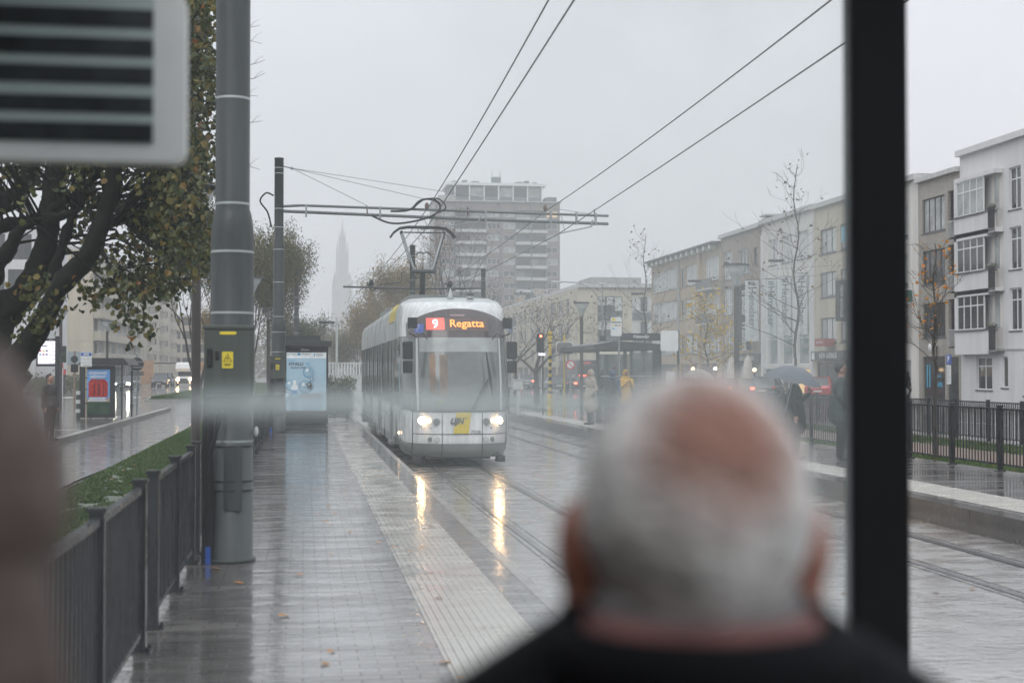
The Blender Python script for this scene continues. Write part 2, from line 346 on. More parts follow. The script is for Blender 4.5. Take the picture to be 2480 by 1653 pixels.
# lawns
b = MB(); b.box(-3.72, -1.31, -20, 62, -.02, .05, m_mud); b.build('grass_verge', kind='structure')
b = MB(); b.box(11.5, 17.2, -20, 230, -.02, .07, m_mud); b.build('grass_verge', kind='structure')
b = MB(); b.box(17.3, 17.68, -20, 230, -.02, .12, m_kerb); b.build('kerb', kind='structure')
b = MB(); b.box(31.52, 31.79, -20, 230, -.02, .13, m_kerb); b.build('kerb', kind='structure')
b = MB(); b.prism([(-9.9, 92), (-1.6, 88), (-1.6, 210), (-12, 210), (-10.8, 141)], 'z', -.02, .1, m_kerb)
b.prism([(-9.7, 92.6), (-1.8, 88.4), (-1.8, 209), (-11.8, 209), (-10.6, 141)], 'z', .1, .16, m_mud); b.build('traffic_island', kind='structure')
b = MB(); b.box(13.6, 15.6, -20, 60, .07, .078, mat('brick_path', (.16, .09, .06), .3, var=.3, scale=2)); b.build('path', kind='structure')
# bus stop platform on the left with its kerb
b = MB(); b.box(-9.6, -6.56, 10, 66, -.02, .15, m_pavers); b.build('bus_platform', kind='structure')
b = MB()
y = 10.0
while y < 70:
    b.box(-6.54, -6.3, y, y + .985, -.02, .152, m_conc); y += 1.0
b.build('bus_platform_kerb', kind='structure')
b = MB(); b.box(-27, -24, -20, 420, -.02, .1, m_conc); b.build('left_pavement', kind='structure')
# painted lines
m_line = mat('road_paint', (.6, .6, .58), .35, var=.2, scale=5)
b = MB()
for yy in (38.5, 44.2): b.box(-9.5, -6.6, yy, yy + .12, .152, .156, m_line)
b.box(-9.5, -6.75, 30, 30.12, .152, .156, m_line)
b.build('platform_markings', kind='structure')
b = MB()
for i in range(7): b.box(-11 - i * 1.5, -10.3 - i * 1.5, 104, 107, 0, .004, m_line)
for i in range(14): b.box(24.4, 24.55, 20 + i * 9, 24 + i * 9, .004, .008, m_line)
for i in range(30): b.box(-15.9, -15.75, 110 + i * 9, 114 + i * 9, .0, .004, m_line)
b.build('road_markings', kind='structure')

# grass blades and puddled patches (ground cover)
rnd = random.Random(3)
def grass(name, x0, x1, y0, y1, z, n, h, patch=.0):
    g = MB(); mg = leafmat(name + '_blades', [(0, (.028, .06, .014)), (.5, (.055, .11, .024)), (1, (.11, .16, .04))], .2)
    vs, fs = [], []
    for _ in range(n):
        x = rnd.uniform(x0, x1); t = rnd.random() ** 1.7; yv = y0 + (y1 - y0) * t
        if noise.noise(Vector((x * 1.3, yv * .45, 1.7))) + .5 * noise.noise(Vector((x * 5, yv * 2.5, 4.7))) + rnd.uniform(-.12, .12) + (max(0, -2.3 - x) * .3 + max(0, yv - 26) * .03 if x < 0 and yv < 62 else 0) < patch: continue
        hh = h * rnd.uniform(.5, 1.3); w = .006 + .0006 * yv; a = rnd.uniform(0, math.pi); dx, dy = math.cos(a) * w, math.sin(a) * w
        lx, ly = rnd.uniform(-.6, .6) * hh, rnd.uniform(-.6, .6) * hh; o = len(vs)
        vs += [(x - dx, yv - dy, z), (x + dx, yv + dy, z), (x + lx, yv + ly, z + hh)]; fs.append((o, o+1, o+2))
    g.add(vs, fs, mg); return g.build(name, kind='stuff', label='short wet green grass with bare muddy puddled patches', cat='grass')
grass('grass', -3.7, -1.35, 6, 60, .05, 170000, .035, -.10)
grass('grass', 11.55, 13.5, 18, 62, .07, 50000, .06, -.5)
grass('grass', 15.65, 17.2, 18, 62, .07, 20000, .06, -.5)
grass('grass', -9.6, -1.9, 93, 200, .16, 60000, .14, -.6)
m_puddle = wet('puddle_water', (.03, .03, .028), (.05, .05, .045), 'asphalt', (.02, .05), .12, 1.33, .006)
b = MB()
for cx, cyy, rx, ry in ((-1.9, 12.5, .3, .7), (-2.3, 18.5, .35, .6), (-1.75, 26, .2, .8), (-1.6, 9.5, .15, .5), (-3.2, 15.2, .2, .4)):
    n = 26; ps = []
    for k in range(n):
        a = 2 * math.pi * k / n; q = 1 + .35 * noise.noise(Vector((math.cos(a) * 1.6 + cx, math.sin(a) * 1.6 + cyy, 0))) * 2
        ps.append((cx + rx * q * math.cos(a), cyy + ry * q * math.sin(a), .056))
    b.add(ps, [list(range(n))], m_puddle)
b.build('puddle_water', kind='structure')
# fallen leaves on the wet paving
b = MB(); ml = leafmat('fallen_leaf', [(0, (.35, .12, .02)), (.5, (.45, .2, .03)), (1, (.2, .08, .02))], .1)
for _ in range(420):
    z = rnd.random()
    if z < .22: x, yv, zz = rnd.uniform(-.9, 1.4), rnd.uniform(6, 45), .287
    elif z < .45: x, yv, zz = rnd.uniform(2, 7.7), rnd.uniform(8, 50), .006
    elif z < .55: x, yv, zz = rnd.uniform(9.1, 11.3), rnd.uniform(10, 50), .287
    elif z < .75: x, yv, zz = rnd.uniform(-3.5, -1.4), rnd.uniform(7, 40), .08
    else: x, yv, zz = rnd.uniform(11.6, 17), rnd.uniform(18, 60), .12
    a = rnd.uniform(0, 6.3); s = rnd.uniform(.02, .045)
    ps = [(x + s * math.cos(a + k) * q, yv + s * math.sin(a + k) * q, zz + rnd.uniform(0, .01)) for k, q in ((0, 1.3), (1.2, .8), (2.4, .9), (3.5, 1), (4.6, .8))]
    b.add(ps, [(0, 1, 2, 3, 4)], ml)
b.build('fallen_leaves', kind='stuff', label='orange and brown fallen leaves scattered on wet paving', cat='leaves')

# ------------------------------------------------------------------ rails (grooved, set in the slab)
for k, xc in enumerate((3.04, 6.58)):
    t = thing('tram_track', ('tram track under the oncoming tram, beside the near platform edge', 'empty tram track beside the far platform edge')[k], 'track', (xc, 0, 0), group='tram tracks')
    for sgn in (-1, 1):
        r = MB(); x = sgn * .5
        r.box(x - .035, x + .035, -20, 300, .001, .012, m_rail); r.box(x - sgn * .035 - .028, x - sgn * .035 + .0, -20, 300, .0015, .006, m_groove); r.box(x - sgn * .035 - .055, x - sgn * .035 - .036, -20, 300, .001, .010, m_rail)
        for q in (-1, 1): r.box(x + q * .11 - .006, x + q * .11 + .006, -20, 300, .001, .0045, m_groove)
        r.build('rail', t)
sheet('drain_strip', rect(1.80, 2.05, -20, 50), .004, m_conc)

# ------------------------------------------------------------------ trees
def grow(T, p, d, ln, r, lv, rng, twigs, spread=.5, up=.1, mt=None, nseg=4, kids=3, minr=.004):
    pts = [p]; rad = [r]; q = p.copy(); dd = d.copy(); forks = []
    for i in range(nseg):
        dd = (dd + Vector((rng.gauss(0, .13), rng.gauss(0, .13), rng.gauss(0, .1) + up * .3))).normalized()
        q = q + dd * ln / nseg; pts.append(q.copy()); rad.append(max(minr, r * (1 - .55 * (i + 1) / nseg)))
        forks.append((q.copy(), dd.copy(), rad[-1]))
    T.tube(pts, rad, mt or m_barkf, max(3, min(10, int(3 + r * 50))), cap=False)
    if lv <= 1:
        for f in forks: twigs.append(f)
    if lv <= 0: return
    for k in range(kids):
        f = forks[-1] if k == 0 else rng.choice(forks[max(0, nseg // 2 - 1):])
        a = rng.uniform(0, 2 * math.pi); side = Vector((math.cos(a), math.sin(a), rng.uniform(-.15, .5)))
        nd = (f[1] * (1 - spread) + side.normalized() * spread + Vector((0, 0, up))).normalized()
        if k == 0: nd = (f[1] + side * .25).normalized()
        grow(T, f[0], nd, ln * rng.uniform(.62, .82), f[2] * (.9 if k == 0 else .68), lv - 1, rng, twigs, spread, up, mt, nseg, kids, minr)

def leaves(T, twigs, n, size, sig, m, rng, droop=.3):
    vs, fs = [], []
    for _ in range(n):
        f = rng.choice(twigs); c = f[0] + Vector((rng.gauss(0, sig), rng.gauss(0, sig), rng.gauss(0, sig * .8)))
        s = size * rng.uniform(.6, 1.3); a = Vector((rng.gauss(0, 1), rng.gauss(0, 1), rng.gauss(-droop, .6))).normalized()
        bb = a.cross(Vector((rng.gauss(0, 1), rng.gauss(0, 1), rng.gauss(0, 1)))).normalized(); nn = a.cross(bb) * .25 * s; o = len(vs)
        vs += [c, c + a * s * .45 + bb * s * .42 + nn, c + a * s, c + a * s * .45 - bb * s * .42 + nn]; fs += [(o, o+1, o+2), (o, o+2, o+3)]
    T.add(vs, fs, m)

def tree(label, loc, h, seed, lm, nleaf, lsize, group, tr=.14, trunk_h=.35, lv=4, kids=3, spread=.5, up=.12, sig=.2, bark=None, name='tree', squeeze=(1, 1, 1), crown_top=0):
    rng = random.Random(seed); t = thing(name, label, 'tree', loc, rng.uniform(0, 6), group)
    T = MB(); tw = []
    th = h * trunk_h; T.tube([(0, 0, -.1), (.02, 0, th * .5), (0, .03, th)], [tr * 1.25, tr, tr * .85], bark or m_barkf, 9)
    ln = (h - th) / (1 + .72 + .5 + .36) * 1.15
    if crown_top:     # one straight leader with side branches: young street trees
        n = 16; pts = []; 
        for i in range(n + 1): pts.append(Vector((.05 * math.sin(i * 1.1), .05 * math.cos(i * .9), th + (h - th) * i / n)))
        T.tube(pts, [tr * .85 * (1 - .9 * i / n) + .006 for i in range(n + 1)], bark or m_barkf, 6)
        for i in range(1, n):
            for k in range(crown_top):
                a = rng.uniform(0, 6.3); l = (h - th) * .27 * (1 - .75 * i / n) * rng.uniform(.7, 1.2)
                grow(T, pts[i], Vector((math.cos(a), math.sin(a), rng.uniform(.25, .7))).normalized(), l, tr * .28 * (1 - .7 * i / n) + .004, 2, rng, tw, .45, up, bark, 4, 2, .0035)
    else:
        for k in range(4):
            a = k * 1.57 + rng.uniform(-.4, .4); grow(T, Vector((0, .03, th)), Vector((math.cos(a) * .55, math.sin(a) * .55, 1)).normalized(), ln, tr * .62, lv, rng, tw, spread, up, bark, 4, kids)
    T.build('trunk', t)
    t.scale = squeeze
    if nleaf:
        C = MB(); leaves(C, tw, nleaf, lsize, sig, lm, rng); C.build('crown', t)
    return t

lm_big = leafmat('linden_leaf', [(0, (.014, .024, .008)), (.4, (.055, .075, .018)), (.72, (.125, .13, .035)), (.93, (.24, .19, .05)), (.985, (.22, .12, .03)), (1, (.34, .12, .02))], .3)
lm_olive = leafmat('olive_autumn_leaf', [(0, (.03, .045, .015)), (.5, (.08, .085, .03)), (.85, (.17, .14, .04)), (1, (.25, .17, .05))], .3)
lm_yell = leafmat('yellow_autumn_leaf', [(0, (.09, .09, .03)), (.5, (.22, .16, .05)), (.85, (.32, .21, .06)), (1, (.34, .16, .05))], .3)
lm_brown = leafmat('brown_leaf', [(0, (.10, .07, .04)), (1, (.22, .13, .05))], .3)
lm_bright = leafmat('bright_yellow_leaf', [(0, (.45, .32, .04)), (1, (.65, .42, .05))], .3)
lm_orange = leafmat('orange_leaf', [(0, (.5, .25, .02)), (1, (.6, .2, .02))], .3)
lm_green = leafmat('dull_green_leaf', [(0, (.03, .05, .02)), (.6, (.07, .09, .03)), (1, (.14, .14, .05))], .3)

# the big leaning tree on the grass verge by the near mast
def big_tree():
    rng = random.Random(11)
    base = at(-95, 1125, 17.2); base.z = .04
    t = thing('tree', 'large dark leaning tree with several mossy limbs and browning leaves, beside the near mast', 'tree', base)
    T = MB(); tw = []
    Y = 17.2
    def limb(uv, radii, dy=0, n=11):
        pts = []
        for i, (u, v) in enumerate(uv): pts.append(at(u, v, Y + dy * i / max(1, len(uv) - 1)) - base)
        # smooth by Catmull-Rom
        P = [pts[0]] + pts + [pts[-1]]; out, rr = [], []
        for i in range(1, len(P) - 2):
            for s in range(6):
                q = s / 6; a, b_, c, d = P[i-1], P[i], P[i+1], P[i+2]
                out.append(.5 * ((2*b_) + (c-a)*q + (2*a-5*b_+4*c-d)*q*q + (3*b_-a-3*c+d)*q**3)); rr.append((radii[i-1] * (1-q) + radii[i] * q) * .88 * (1 + rng.uniform(-.05, .05)))
        out.append(P[-1]); rr.append(radii[-1]); T.tube(out, rr, m_bark, n, cap=True); return out, rr
    px = 17.2 / F
    L = []
    T.tube([Vector((0, 0, -.15)), at(-80, 1000, Y) - base, at(-40, 860, Y) - base], [.42, .36, .34], m_bark, 14)
    T.tube([at(-80, 1010, Y) - base, at(-10, 960, Y) - base, at(50, 890, Y) - base], [.30, .20, .17], m_bark, 12)
    L.append(limb([(-40, 900), (-5, 770), (60, 710), (105, 620), (118, 520), (135, 400), (165, 250), (180, 120), (230, -60)], [.30, .25, .20, .17, .15, .145, .13, .12, .1], 1.2))
    L.append(limb([(0, 930), (60, 845), (105, 775), (140, 700), (185, 650), (222, 600), (262, 480), (285, 330), (330, 150), (360, -40)], [.22, .17, .14, .13, .14, .13, .11, .09, .08, .06], -1.0))
    L.append(limb([(118, 690), (133, 650), (150, 590), (185, 480), (210, 350), (235, 250)], [.12, .075, .07, .06, .05, .04], .8, 8))
    L.append(limb([(-60, 700), (-10, 640), (22, 600), (45, 560), (90, 530), (160, 520), (200, 500)], [.14, .11, .09, .07, .06, .05, .03], -.6, 8))
    L.append(limb([(-70, 620), (-20, 560), (30, 540), (90, 530), (140, 495), (200, 455), (250, 400), (300, 370)], [.12, .10, .07, .06, .055, .045, .035, .02], .6, 8))
    L.append(limb([(-80, 560), (-20, 500), (30, 480), (70, 420), (85, 300), (95, 200), (90, 60)], [.2, .16, .14, .12, .10, .09, .07], 2.0))
    L.append(limb([(-90, 700), (-30, 690), (0, 640), (30, 590), (50, 540)], [.16, .12, .09, .07, .05], 1, 8))
    L.append(limb([(205, 620), (240, 560), (280, 530), (330, 480), (380, 450), (430, 430)], [.07, .06, .05, .04, .03, .02], -.8, 6))
    L.append(limb([(215, 505), (235, 560), (250, 610), (270, 660), (284, 715)], [.03, .026, .02, .016, .01], -1.5, 6))
    L.append(limb([(262, 480), (330, 560), (380, 600), (420, 640)], [.05, .04, .03, .015], -1.2, 6))
    T.v = [tuple(Vector(p) + Vector((noise.noise(Vector(p) * 9), noise.noise(Vector(p) * 9 + Vector((7, 0, 0))), noise.noise(Vector(p) * 9 + Vector((0, 7, 0))))) * .035) for p in T.v]
    T.build('trunk', t)
    allp = [(p, r) for ps, rs in L for p, r in zip(ps, rs)]
    # leafy twigs grown from the limbs toward points of the crown
    B = MB(); C = MB(); tw = []
    def inside(u, v):
        if u > 505 or v < -120: return 0
        if u > 440 and v > 640: return 0
        low = 470 + 60 * noise.noise(Vector((u * .012, 0, 5))) * 2
        if u < 60: low = 480
        elif u < 230: low = 560
        elif u < 330: low = 650 + 40 * noise.noise(Vector((u * .03, 2, 5)))
        elif u < 420: low = 700 + 50 * noise.noise(Vector((u * .04, 2, 5)))
        else: low = 640
        if v > low: return 0
        dens = 1.0
        if u < 240 and v > 500: dens = .35
        if u < 130 and 380 < v < 480: dens = .35
        if 250 < u < 330 and v > 640: dens = .3
        if noise.noise(Vector((u * .011, v * .011, 3.3))) < -.08: dens *= .15
        if u > 395 and v < 620: dens = 1.0
        return dens
    k = 0
    while k < 500:
        u, v = (rng.uniform(-260, 505), rng.uniform(-120, 760)) if rng.random() < .72 else (rng.uniform(395, 503), rng.uniform(-60, 640))
        if rng.random() > inside(u, v): continue
        k += 1; y = Y + (abs(rng.gauss(0, 1.3)) + .35 if u < 270 and v > 380 and rng.random() < .85 else rng.gauss(0, 1.3)); tgt = at(u, v, y) - base
        best = min(rng.sample(allp, 40), key=lambda e: (e[0] - tgt).length + (1.2 if e[0].z > tgt.z + .4 else 0)); s = best[0]; ds = tgt - s
        mid = s + ds * .5 + Vector((rng.gauss(0, .12), rng.gauss(0, .12), .18)); e2 = tgt
        pts = [s, s + ds * .25 + Vector((0, 0, .12)), mid, tgt, tgt + Vector((rng.gauss(0, .1), rng.gauss(0, .1), -.15))]
        B.tube(pts, [min(best[1] * .5, .022), .014, .010, .006, .003], m_bark, 4, cap=False)
        for i in range(2, 5): tw.append((pts[i], None, 0))
        tw.append(((pts[2] + pts[3]) * .5, None, 0))
    # hanging sprays of leaves
    for u0, v0, u1, v1 in ((330, 600, 300, 700), (345, 620, 330, 760), (310, 660, 298, 790), (380, 600, 372, 700), (300, 640, 262, 690), (350, 640, 345, 800), (430, 560, 465, 640), (400, 600, 410, 690), (235, 690, 205, 705), (120, 740, 50, 780), (150, 720, 100, 770), (110, 640, 70, 700)):
        a = at(u0, v0, Y - 1) - base; e = at(u1, v1, Y - 1 + rng.gauss(0, .3)) - base
        pts = [a + (e - a) * q + Vector((rng.gauss(0, .02), rng.gauss(0, .03), 0)) for q in (0, .25, .5, .75, 1)]
        B.tube(pts, [.010, .008, .006, .004, .002], m_bark, 4, cap=False)
        for p in pts[1:]: tw += [(p, None, 0)] * 2
    for u0, v0, u1, v1 in ((498, 75, 627, 58), (500, 120, 632, 100), (497, 175, 640, 145), (500, 210, 640, 182), (496, 250, 622, 232), (500, 312, 634, 290), (498, 412, 628, 400)):
        a = at(u0, v0, Y) - base; e = at(u1, v1, Y) - base; pts = [a + (e - a) * q + Vector((0, 0, rng.gauss(0, .02))) for q in (0, .3, .55, .8, 1)]; B.tube(pts, [.008, .006, .005, .003, .002], m_bark, 4, cap=False)
        B.tube([pts[3], pts[3] + Vector((.06, 0, .07)), pts[3] + Vector((.12, 0, .10))], [.003, .002, .001], m_bark, 3, cap=False); tw.append((pts[0], None, 0))
    B.build('twigs', t)
    vs, fs = [], []
    for _ in range(15500):
        c = rng.choice(tw)[0] + Vector((rng.gauss(0, .085), rng.gauss(0, .085), rng.gauss(-.04, .085))); s = rng.uniform(.055, .092)
        a = Vector((rng.gauss(0, .7), rng.gauss(0, .7), rng.gauss(-.8, .5))).normalized(); bb = a.cross(Vector((rng.gauss(0, 1), rng.gauss(0, 1), rng.gauss(0, 1)))).normalized(); nn = a.cross(bb) * s * rng.uniform(.1, .35); o = len(vs)
        vs += [c, c + a*s*.25 + bb*s*.42 + nn, c + a*s*.65 + bb*s*.38 + nn, c + a*s, c + a*s*.65 - bb*s*.38 + nn, c + a*s*.25 - bb*s*.42 + nn]
        fs += [(o, o+1, o+2, o+3), (o, o+3, o+4, o+5)]
    C.add(vs, fs, lm_big); C.build('crown', t)
big_tree()

GV = 'bare street trees on the right verge'
tree('thin bare tree with a few orange leaves in front of the buff brick house', (*at(2264, 900, 28)[:2], .07), 4.5, 5, lm_orange, 90, .09, GV, tr=.04, trunk_h=.42, crown_top=2, up=.15, sig=.1)
tree('tall bare tree rising in front of the white shop with grey banners', (*at(1929, 900, 36)[:2], .07), 7.3, 7, lm_brown, 110, .10, GV, tr=.042, trunk_h=.3, crown_top=2, up=.15, sig=.12)
tree('slender bare tree behind the tram shelter roof, left of the tan brick block', (*at(1562, 900, 53)[:2], .07), 7.1, 9, lm_brown, 70, .10, GV, tr=.04, trunk_h=.3, crown_top=2, up=.15, sig=.12)
tree('small yellow-leaved tree in front of the tan brick block', (*at(1710, 900, 45)[:2], .07), 4.3, 13, lm_bright, 650, .10, GV, tr=.035, trunk_h=.34, crown_top=3, up=.05, sig=.14)
tree('spreading half-bare tree with rusty leaves behind the striped yellow post', (*at(1299, 900, 79)[:2], .07), 6.2, 21, lm_brown, 600, .11, GV, tr=.15, trunk_h=.28, lv=3, spread=.6, up=.08, sig=.3)
tree('half-bare tree with rusty leaves right behind the tram roof corner', (15.5, 104, .07), 8.0, 22, lm_brown, 400, .12, GV, tr=.13, trunk_h=.3, lv=3, spread=.55, up=.08, sig=.35)
tree('tree with thin olive leaves behind the striped pole and no entry disc', (15, 70, .07), 5.5, 29, lm_green, 220, .10, GV, tr=.04, trunk_h=.35, crown_top=3, up=.08, sig=.2)
GM = 'trees behind the tram and platforms'
tree('tall dark bare tree before the apartment tower, above the tram', (11.8, 112, 0), 13.6, 31, lm_brown, 700, .16, GM, tr=.28, trunk_h=.22, lv=4, spread=.42, up=.22, sig=.4, squeeze=(.75, .75, 1))
tree('bare tree with fine twigs to the right of the tall dark one before the tower', (15.6, 125, 0), 10.4, 32, lm_brown, 900, .16, GM, tr=.24, trunk_h=.2, lv=4, spread=.5, up=.15, sig=.4, squeeze=(.6, .6, .95))
tree('golden autumn tree directly behind the pantograph', (9.2, 135, 0), 11.8, 33, lm_yell, 15000, .22, GM, tr=.26, trunk_h=.2, lv=4, spread=.5, up=.12, sig=.6, squeeze=(.6, .6, .93))
tree('pale yellow tree left of the golden one behind the tram', (7.9, 150, 0), 9.3, 34, lm_yell, 13000, .24, GM, tr=.26, trunk_h=.2, lv=4, spread=.5, up=.1, sig=.6, squeeze=(.7, .6, .9))
tree('yellow-green tree just left of the tram roof', (6.3, 165, 0), 7.4, 35, lm_olive, 12000, .24, GM, tr=.22, trunk_h=.2, lv=4, spread=.55, up=.08, sig=.6, squeeze=(.55, .55, .85))
tree('dense olive tree close behind the second mast', (-2.7, 70, 0), 8.8, 41, lm_olive, 22000, .13, GM, tr=.2, trunk_h=.12, lv=4, spread=.5, up=.14, sig=.4, squeeze=(.58, .6, .98))
tree('olive brown tree right of the second mast, above the ad shelter', (-1.3, 86, 0), 8.8, 42, lm_olive, 22000, .15, GM, tr=.2, trunk_h=.12, lv=4, spread=.5, up=.14, sig=.4, squeeze=(.55, .6, .93))
tree('lower bushy tree farther back beyond the ad shelter', (-.6, 106, 0), 7.0, 43, lm_green, 14000, .18, GM, tr=.2, trunk_h=.12, lv=4, spread=.5, up=.12, sig=.5, squeeze=(.5, .6, .8))
tree('orange tinted tree between the two left masts and the beige flats', (-6.5, 110, .1), 6.5, 44, lm_yell, 7000, .16, GM, tr=.18, trunk_h=.2, lv=3, spread=.55, up=.1, sig=.5, squeeze=(.7, .7, 1))
tree('dark green tree behind the first mast', (-4.4, 62, 0), 8.2, 45, lm_green, 20000, .12, GM, tr=.2, trunk_h=.12, lv=4, spread=.5, up=.12, sig=.45, squeeze=(.5, .6, 1))
GF = 'distant trees below the church'
for i, (x, y, h) in enumerate(((1, 225, 9.5), (4.5, 245, 10), (12, 250, 12.5), (-12, 260, 8), (20, 262, 12), (29, 240, 12))):
    tree(('far hazy tree left of the church tower foot', 'far hazy tree right under the church tower', 'far yellow tree behind the tram, right of the church', 'far low tree behind the beige flats end', 'far tree at the foot of the apartment tower', 'far tree before the right corner of the apartment tower')[i],
         (x, y, 0), h, 60 + i, lm_yell if i in (2, 3) else lm_olive, 3500, .45, GF, tr=.25, trunk_h=.15, lv=3, spread=.55, up=.1, sig=1.0, squeeze=(.6, .6, .82))
b = MB(); rng = random.Random(77); tw = [(Vector((rng.uniform(-60, 60), rng.uniform(400, 520), rng.uniform(0, 13) * (1 + .3 * math.sin(i)))), None, 0) for i in range(900)]
leaves(b, tw, 9000, 1.5, 2.0, lm_olive, rng); b.build('woodland', kind='stuff', label='far hazy line of trees at the foot of the church tower', cat='trees')
# ------------------------------------------------------------------ buildings
_wc = {}
def win_mesh(w, h, style):
    """window seen from the street: x across, outward is -y, origin bottom-left of the opening. style = (columns, transom fractions, frame, glass, extras)"""
    key = (round(w, 2), round(h, 2), style)
    if key in _wc: return _wc[key]
    nx, tr, fm, gm, ex = style; fw = .07
    f = MB(); g = MB()
    f.box(0, fw, 0, .07, 0, h, fm); f.box(w - fw, w, 0, .07, 0, h, fm); f.box(fw, w - fw, .001, .069, 0, fw, fm); f.box(fw, w - fw, .001, .069, h - fw, h, fm)
    for i in range(1, nx):
        x = w * i / nx; f.box(x - .04, x + .04, .003, .067, fw, h - fw, fm)
    for q in tr:
        z = h * q; f.box(fw, w - fw, .006, .064, z - .035, z + .035, fm)
    g.box(fw, w - fw, .036, .05, fw, h - fw, gm)
    if ex == 'curtain':
        rg = random.Random(int(w * 77 + h * 13))
        for i in range(nx):
            if rg.random() < .8: x = w * i / nx; g.box(x + .08, x + w / nx - .08, .032, .034, h * rg.choice((.1, .1, .45)), h - fw - .01, m_curt)
    if ex == 'sill' or ex == 'curtain': f.box(-.08, w + .08, -.14, .08, -.09, -.002, m_sill)
    fo = f.build('window'); go = g.build('pane'); me = (fo.data, go.data)
    bpy.data.objects.remove(fo); bpy.data.objects.remove(go); _wc[key] = me; return me
m_curt = mat('net_curtain', (.55, .56, .55), .7, var=.15, scale=5)
m_sill = mat('dark_stone_sill', (.08, .085, .09), .5)

def place_window(B, x, y, z, w, h, style, pane=True, name='window'):
    a, c = win_mesh(w, h, style)
    o = bpy.data.objects.new(name, a); COL.objects.link(o); o.parent = B; o.location = (x, y, z)
    if pane:
        p = bpy.data.objects.new('pane', c); COL.objects.link(p); p.parent = o
    return o

def wall_with_holes(b, W, z0, z1, holes, m, depth=.18, y=0, x0=0, reveal=None):
    xs = sorted({x0, W, *[h[0] for h in holes], *[h[0] + h[2] for h in holes]}); zs = sorted({z0, z1, *[h[1] for h in holes], *[h[1] + h[3] for h in holes]})
    for i in range(len(xs) - 1):
        for j in range(len(zs) - 1):
            cx, cz = (xs[i] + xs[i+1]) / 2, (zs[j] + zs[j+1]) / 2
            if any(h[0] < cx < h[0] + h[2] and h[1] < cz < h[1] + h[3] for h in holes): continue
            b.quad((xs[i], y, zs[j]), (xs[i+1], y, zs[j]), (xs[i+1], y, zs[j+1]), (xs[i], y, zs[j+1]), m)
    rv = reveal or m
    for h in holes:
        x, z, w, hh = h[:4]; d = h[4] if len(h) > 4 and isinstance(h[4], float) else depth
        b.quad((x, y, z), (x, y + d, z), (x, y + d, z + hh), (x, y, z + hh), rv); b.quad((x + w, y + d, z), (x + w, y, z), (x + w, y, z + hh), (x + w, y + d, z + hh), rv)
        b.quad((x, y, z), (x + w, y, z), (x + w, y + d, z), (x, y + d, z), rv); b.quad((x, y + d, z + hh), (x + w, y + d, z + hh), (x + w, y, z + hh), (x, y, z + hh), rv)
        if d > .5: b.quad((x, y + d, z), (x + w, y + d, z), (x + w, y + d, z + hh), (x, y + d, z + hh), rv)

def brickmat(name, c1, c2, mortar, sc=1.0, rough=.6, w=.22, h=.075):
    m = bpy.data.materials.new(name); m.use_nodes = True; t = m.node_tree; N = t.nodes.new; K = t.links.new; b = t.nodes['Principled BSDF']
    c = N('ShaderNodeTexCoord'); s = N('ShaderNodeSeparateXYZ'); cb = N('ShaderNodeCombineXYZ'); a = N('ShaderNodeMath'); a.operation = 'ADD'
    K(c.outputs['Object'], s.inputs[0]); K(s.outputs['X'], a.inputs[0]); K(s.outputs['Y'], a.inputs[1]); K(a.outputs[0], cb.inputs['X']); K(s.outputs['Z'], cb.inputs['Y'])
    br = N('ShaderNodeTexBrick'); br.inputs['Scale'].default_value = sc; br.inputs['Brick Width'].default_value = w; br.inputs['Row Height'].default_value = h; br.inputs['Mortar Size'].default_value = .009
    br.inputs['Color1'].default_value = (*c1, 1); br.inputs['Color2'].default_value = (*c2, 1); br.inputs['Mortar'].default_value = (*mortar, 1); K(cb.outputs[0], br.inputs['Vector'])
    n = N('ShaderNodeTexNoise'); n.inputs['Scale'].default_value = .5; n.inputs['Detail'].default_value = 6; mpn = N('ShaderNodeMapping'); mpn.inputs['Scale'].default_value = (2.2, 2.2, .4); K(c.outputs['Object'], mpn.inputs['Vector']); K(mpn.outputs[0], n.inputs['Vector'])
    mr = N('ShaderNodeMapRange'); mr.inputs[1].default_value = .3; mr.inputs[2].default_value = .7; mr.inputs[3].default_value = .78; mr.inputs[4].default_value = 1.15; K(n.outputs['Fac'], mr.inputs[0])
    sc_ = N('ShaderNodeVectorMath'); sc_.operation = 'SCALE'; K(br.outputs['Color'], sc_.inputs[0]); K(mr.outputs[0], sc_.inputs['Scale']); K(sc_.outputs['Vector'], b.inputs['Base Color'])
    b.inputs['Roughness'].default_value = rough; return m

m_brick_tan = brickmat('tan_brick', (.46, .35, .23), (.50, .39, .27), (.36, .32, .27))
m_brick_buff = brickmat('buff_ribbed_brick', (.34, .315, .27), (.40, .37, .32), (.14, .13, .115), h=.11, w=.3)
m_brick_brown = brickmat('brown_brick', (.27, .20, .15), (.33, .25, .19), (.2, .18, .16))
m_brick_cream = brickmat('cream_brick', (.52, .45, .33), (.56, .49, .37), (.40, .37, .31))
m_brick_beige = brickmat('beige_brick', (.48, .42, .32), (.52, .46, .36), (.42, .38, .31))
m_render = mat('white_render', (.66, .655, .66), .6, var=.07, scale=.5, streak=True)
m_render2 = mat('pale_render', (.64, .62, .58), .6, var=.09, scale=.5, streak=True)
m_render3 = mat('grey_render', (.36, .36, .35), .6, var=.1, scale=.6)
m_panelbeige = mat('beige_cladding', (.52, .46, .36), .6, var=.08, scale=.4, streak=True)
m_cornice = mat('pale_cornice', (.50, .50, .49), .45, var=.12)
m_roof = mat('wet_flat_roof', (.10, .10, .105), .3)
m_shop = mat('dark_shopfront', (.04, .042, .045), .25)
m_teal = mat('teal_cladding', (.27, .34, .37), .5)
m_tower = mat('tower_brown_panel', (.20, .17, .15), .6, var=.08)
m_towerg = mat('tower_grey_panel', (.13, .16, .17), .5)
m_towerw = mat('tower_balcony_front', (.50, .52, .52), .5, var=.1)
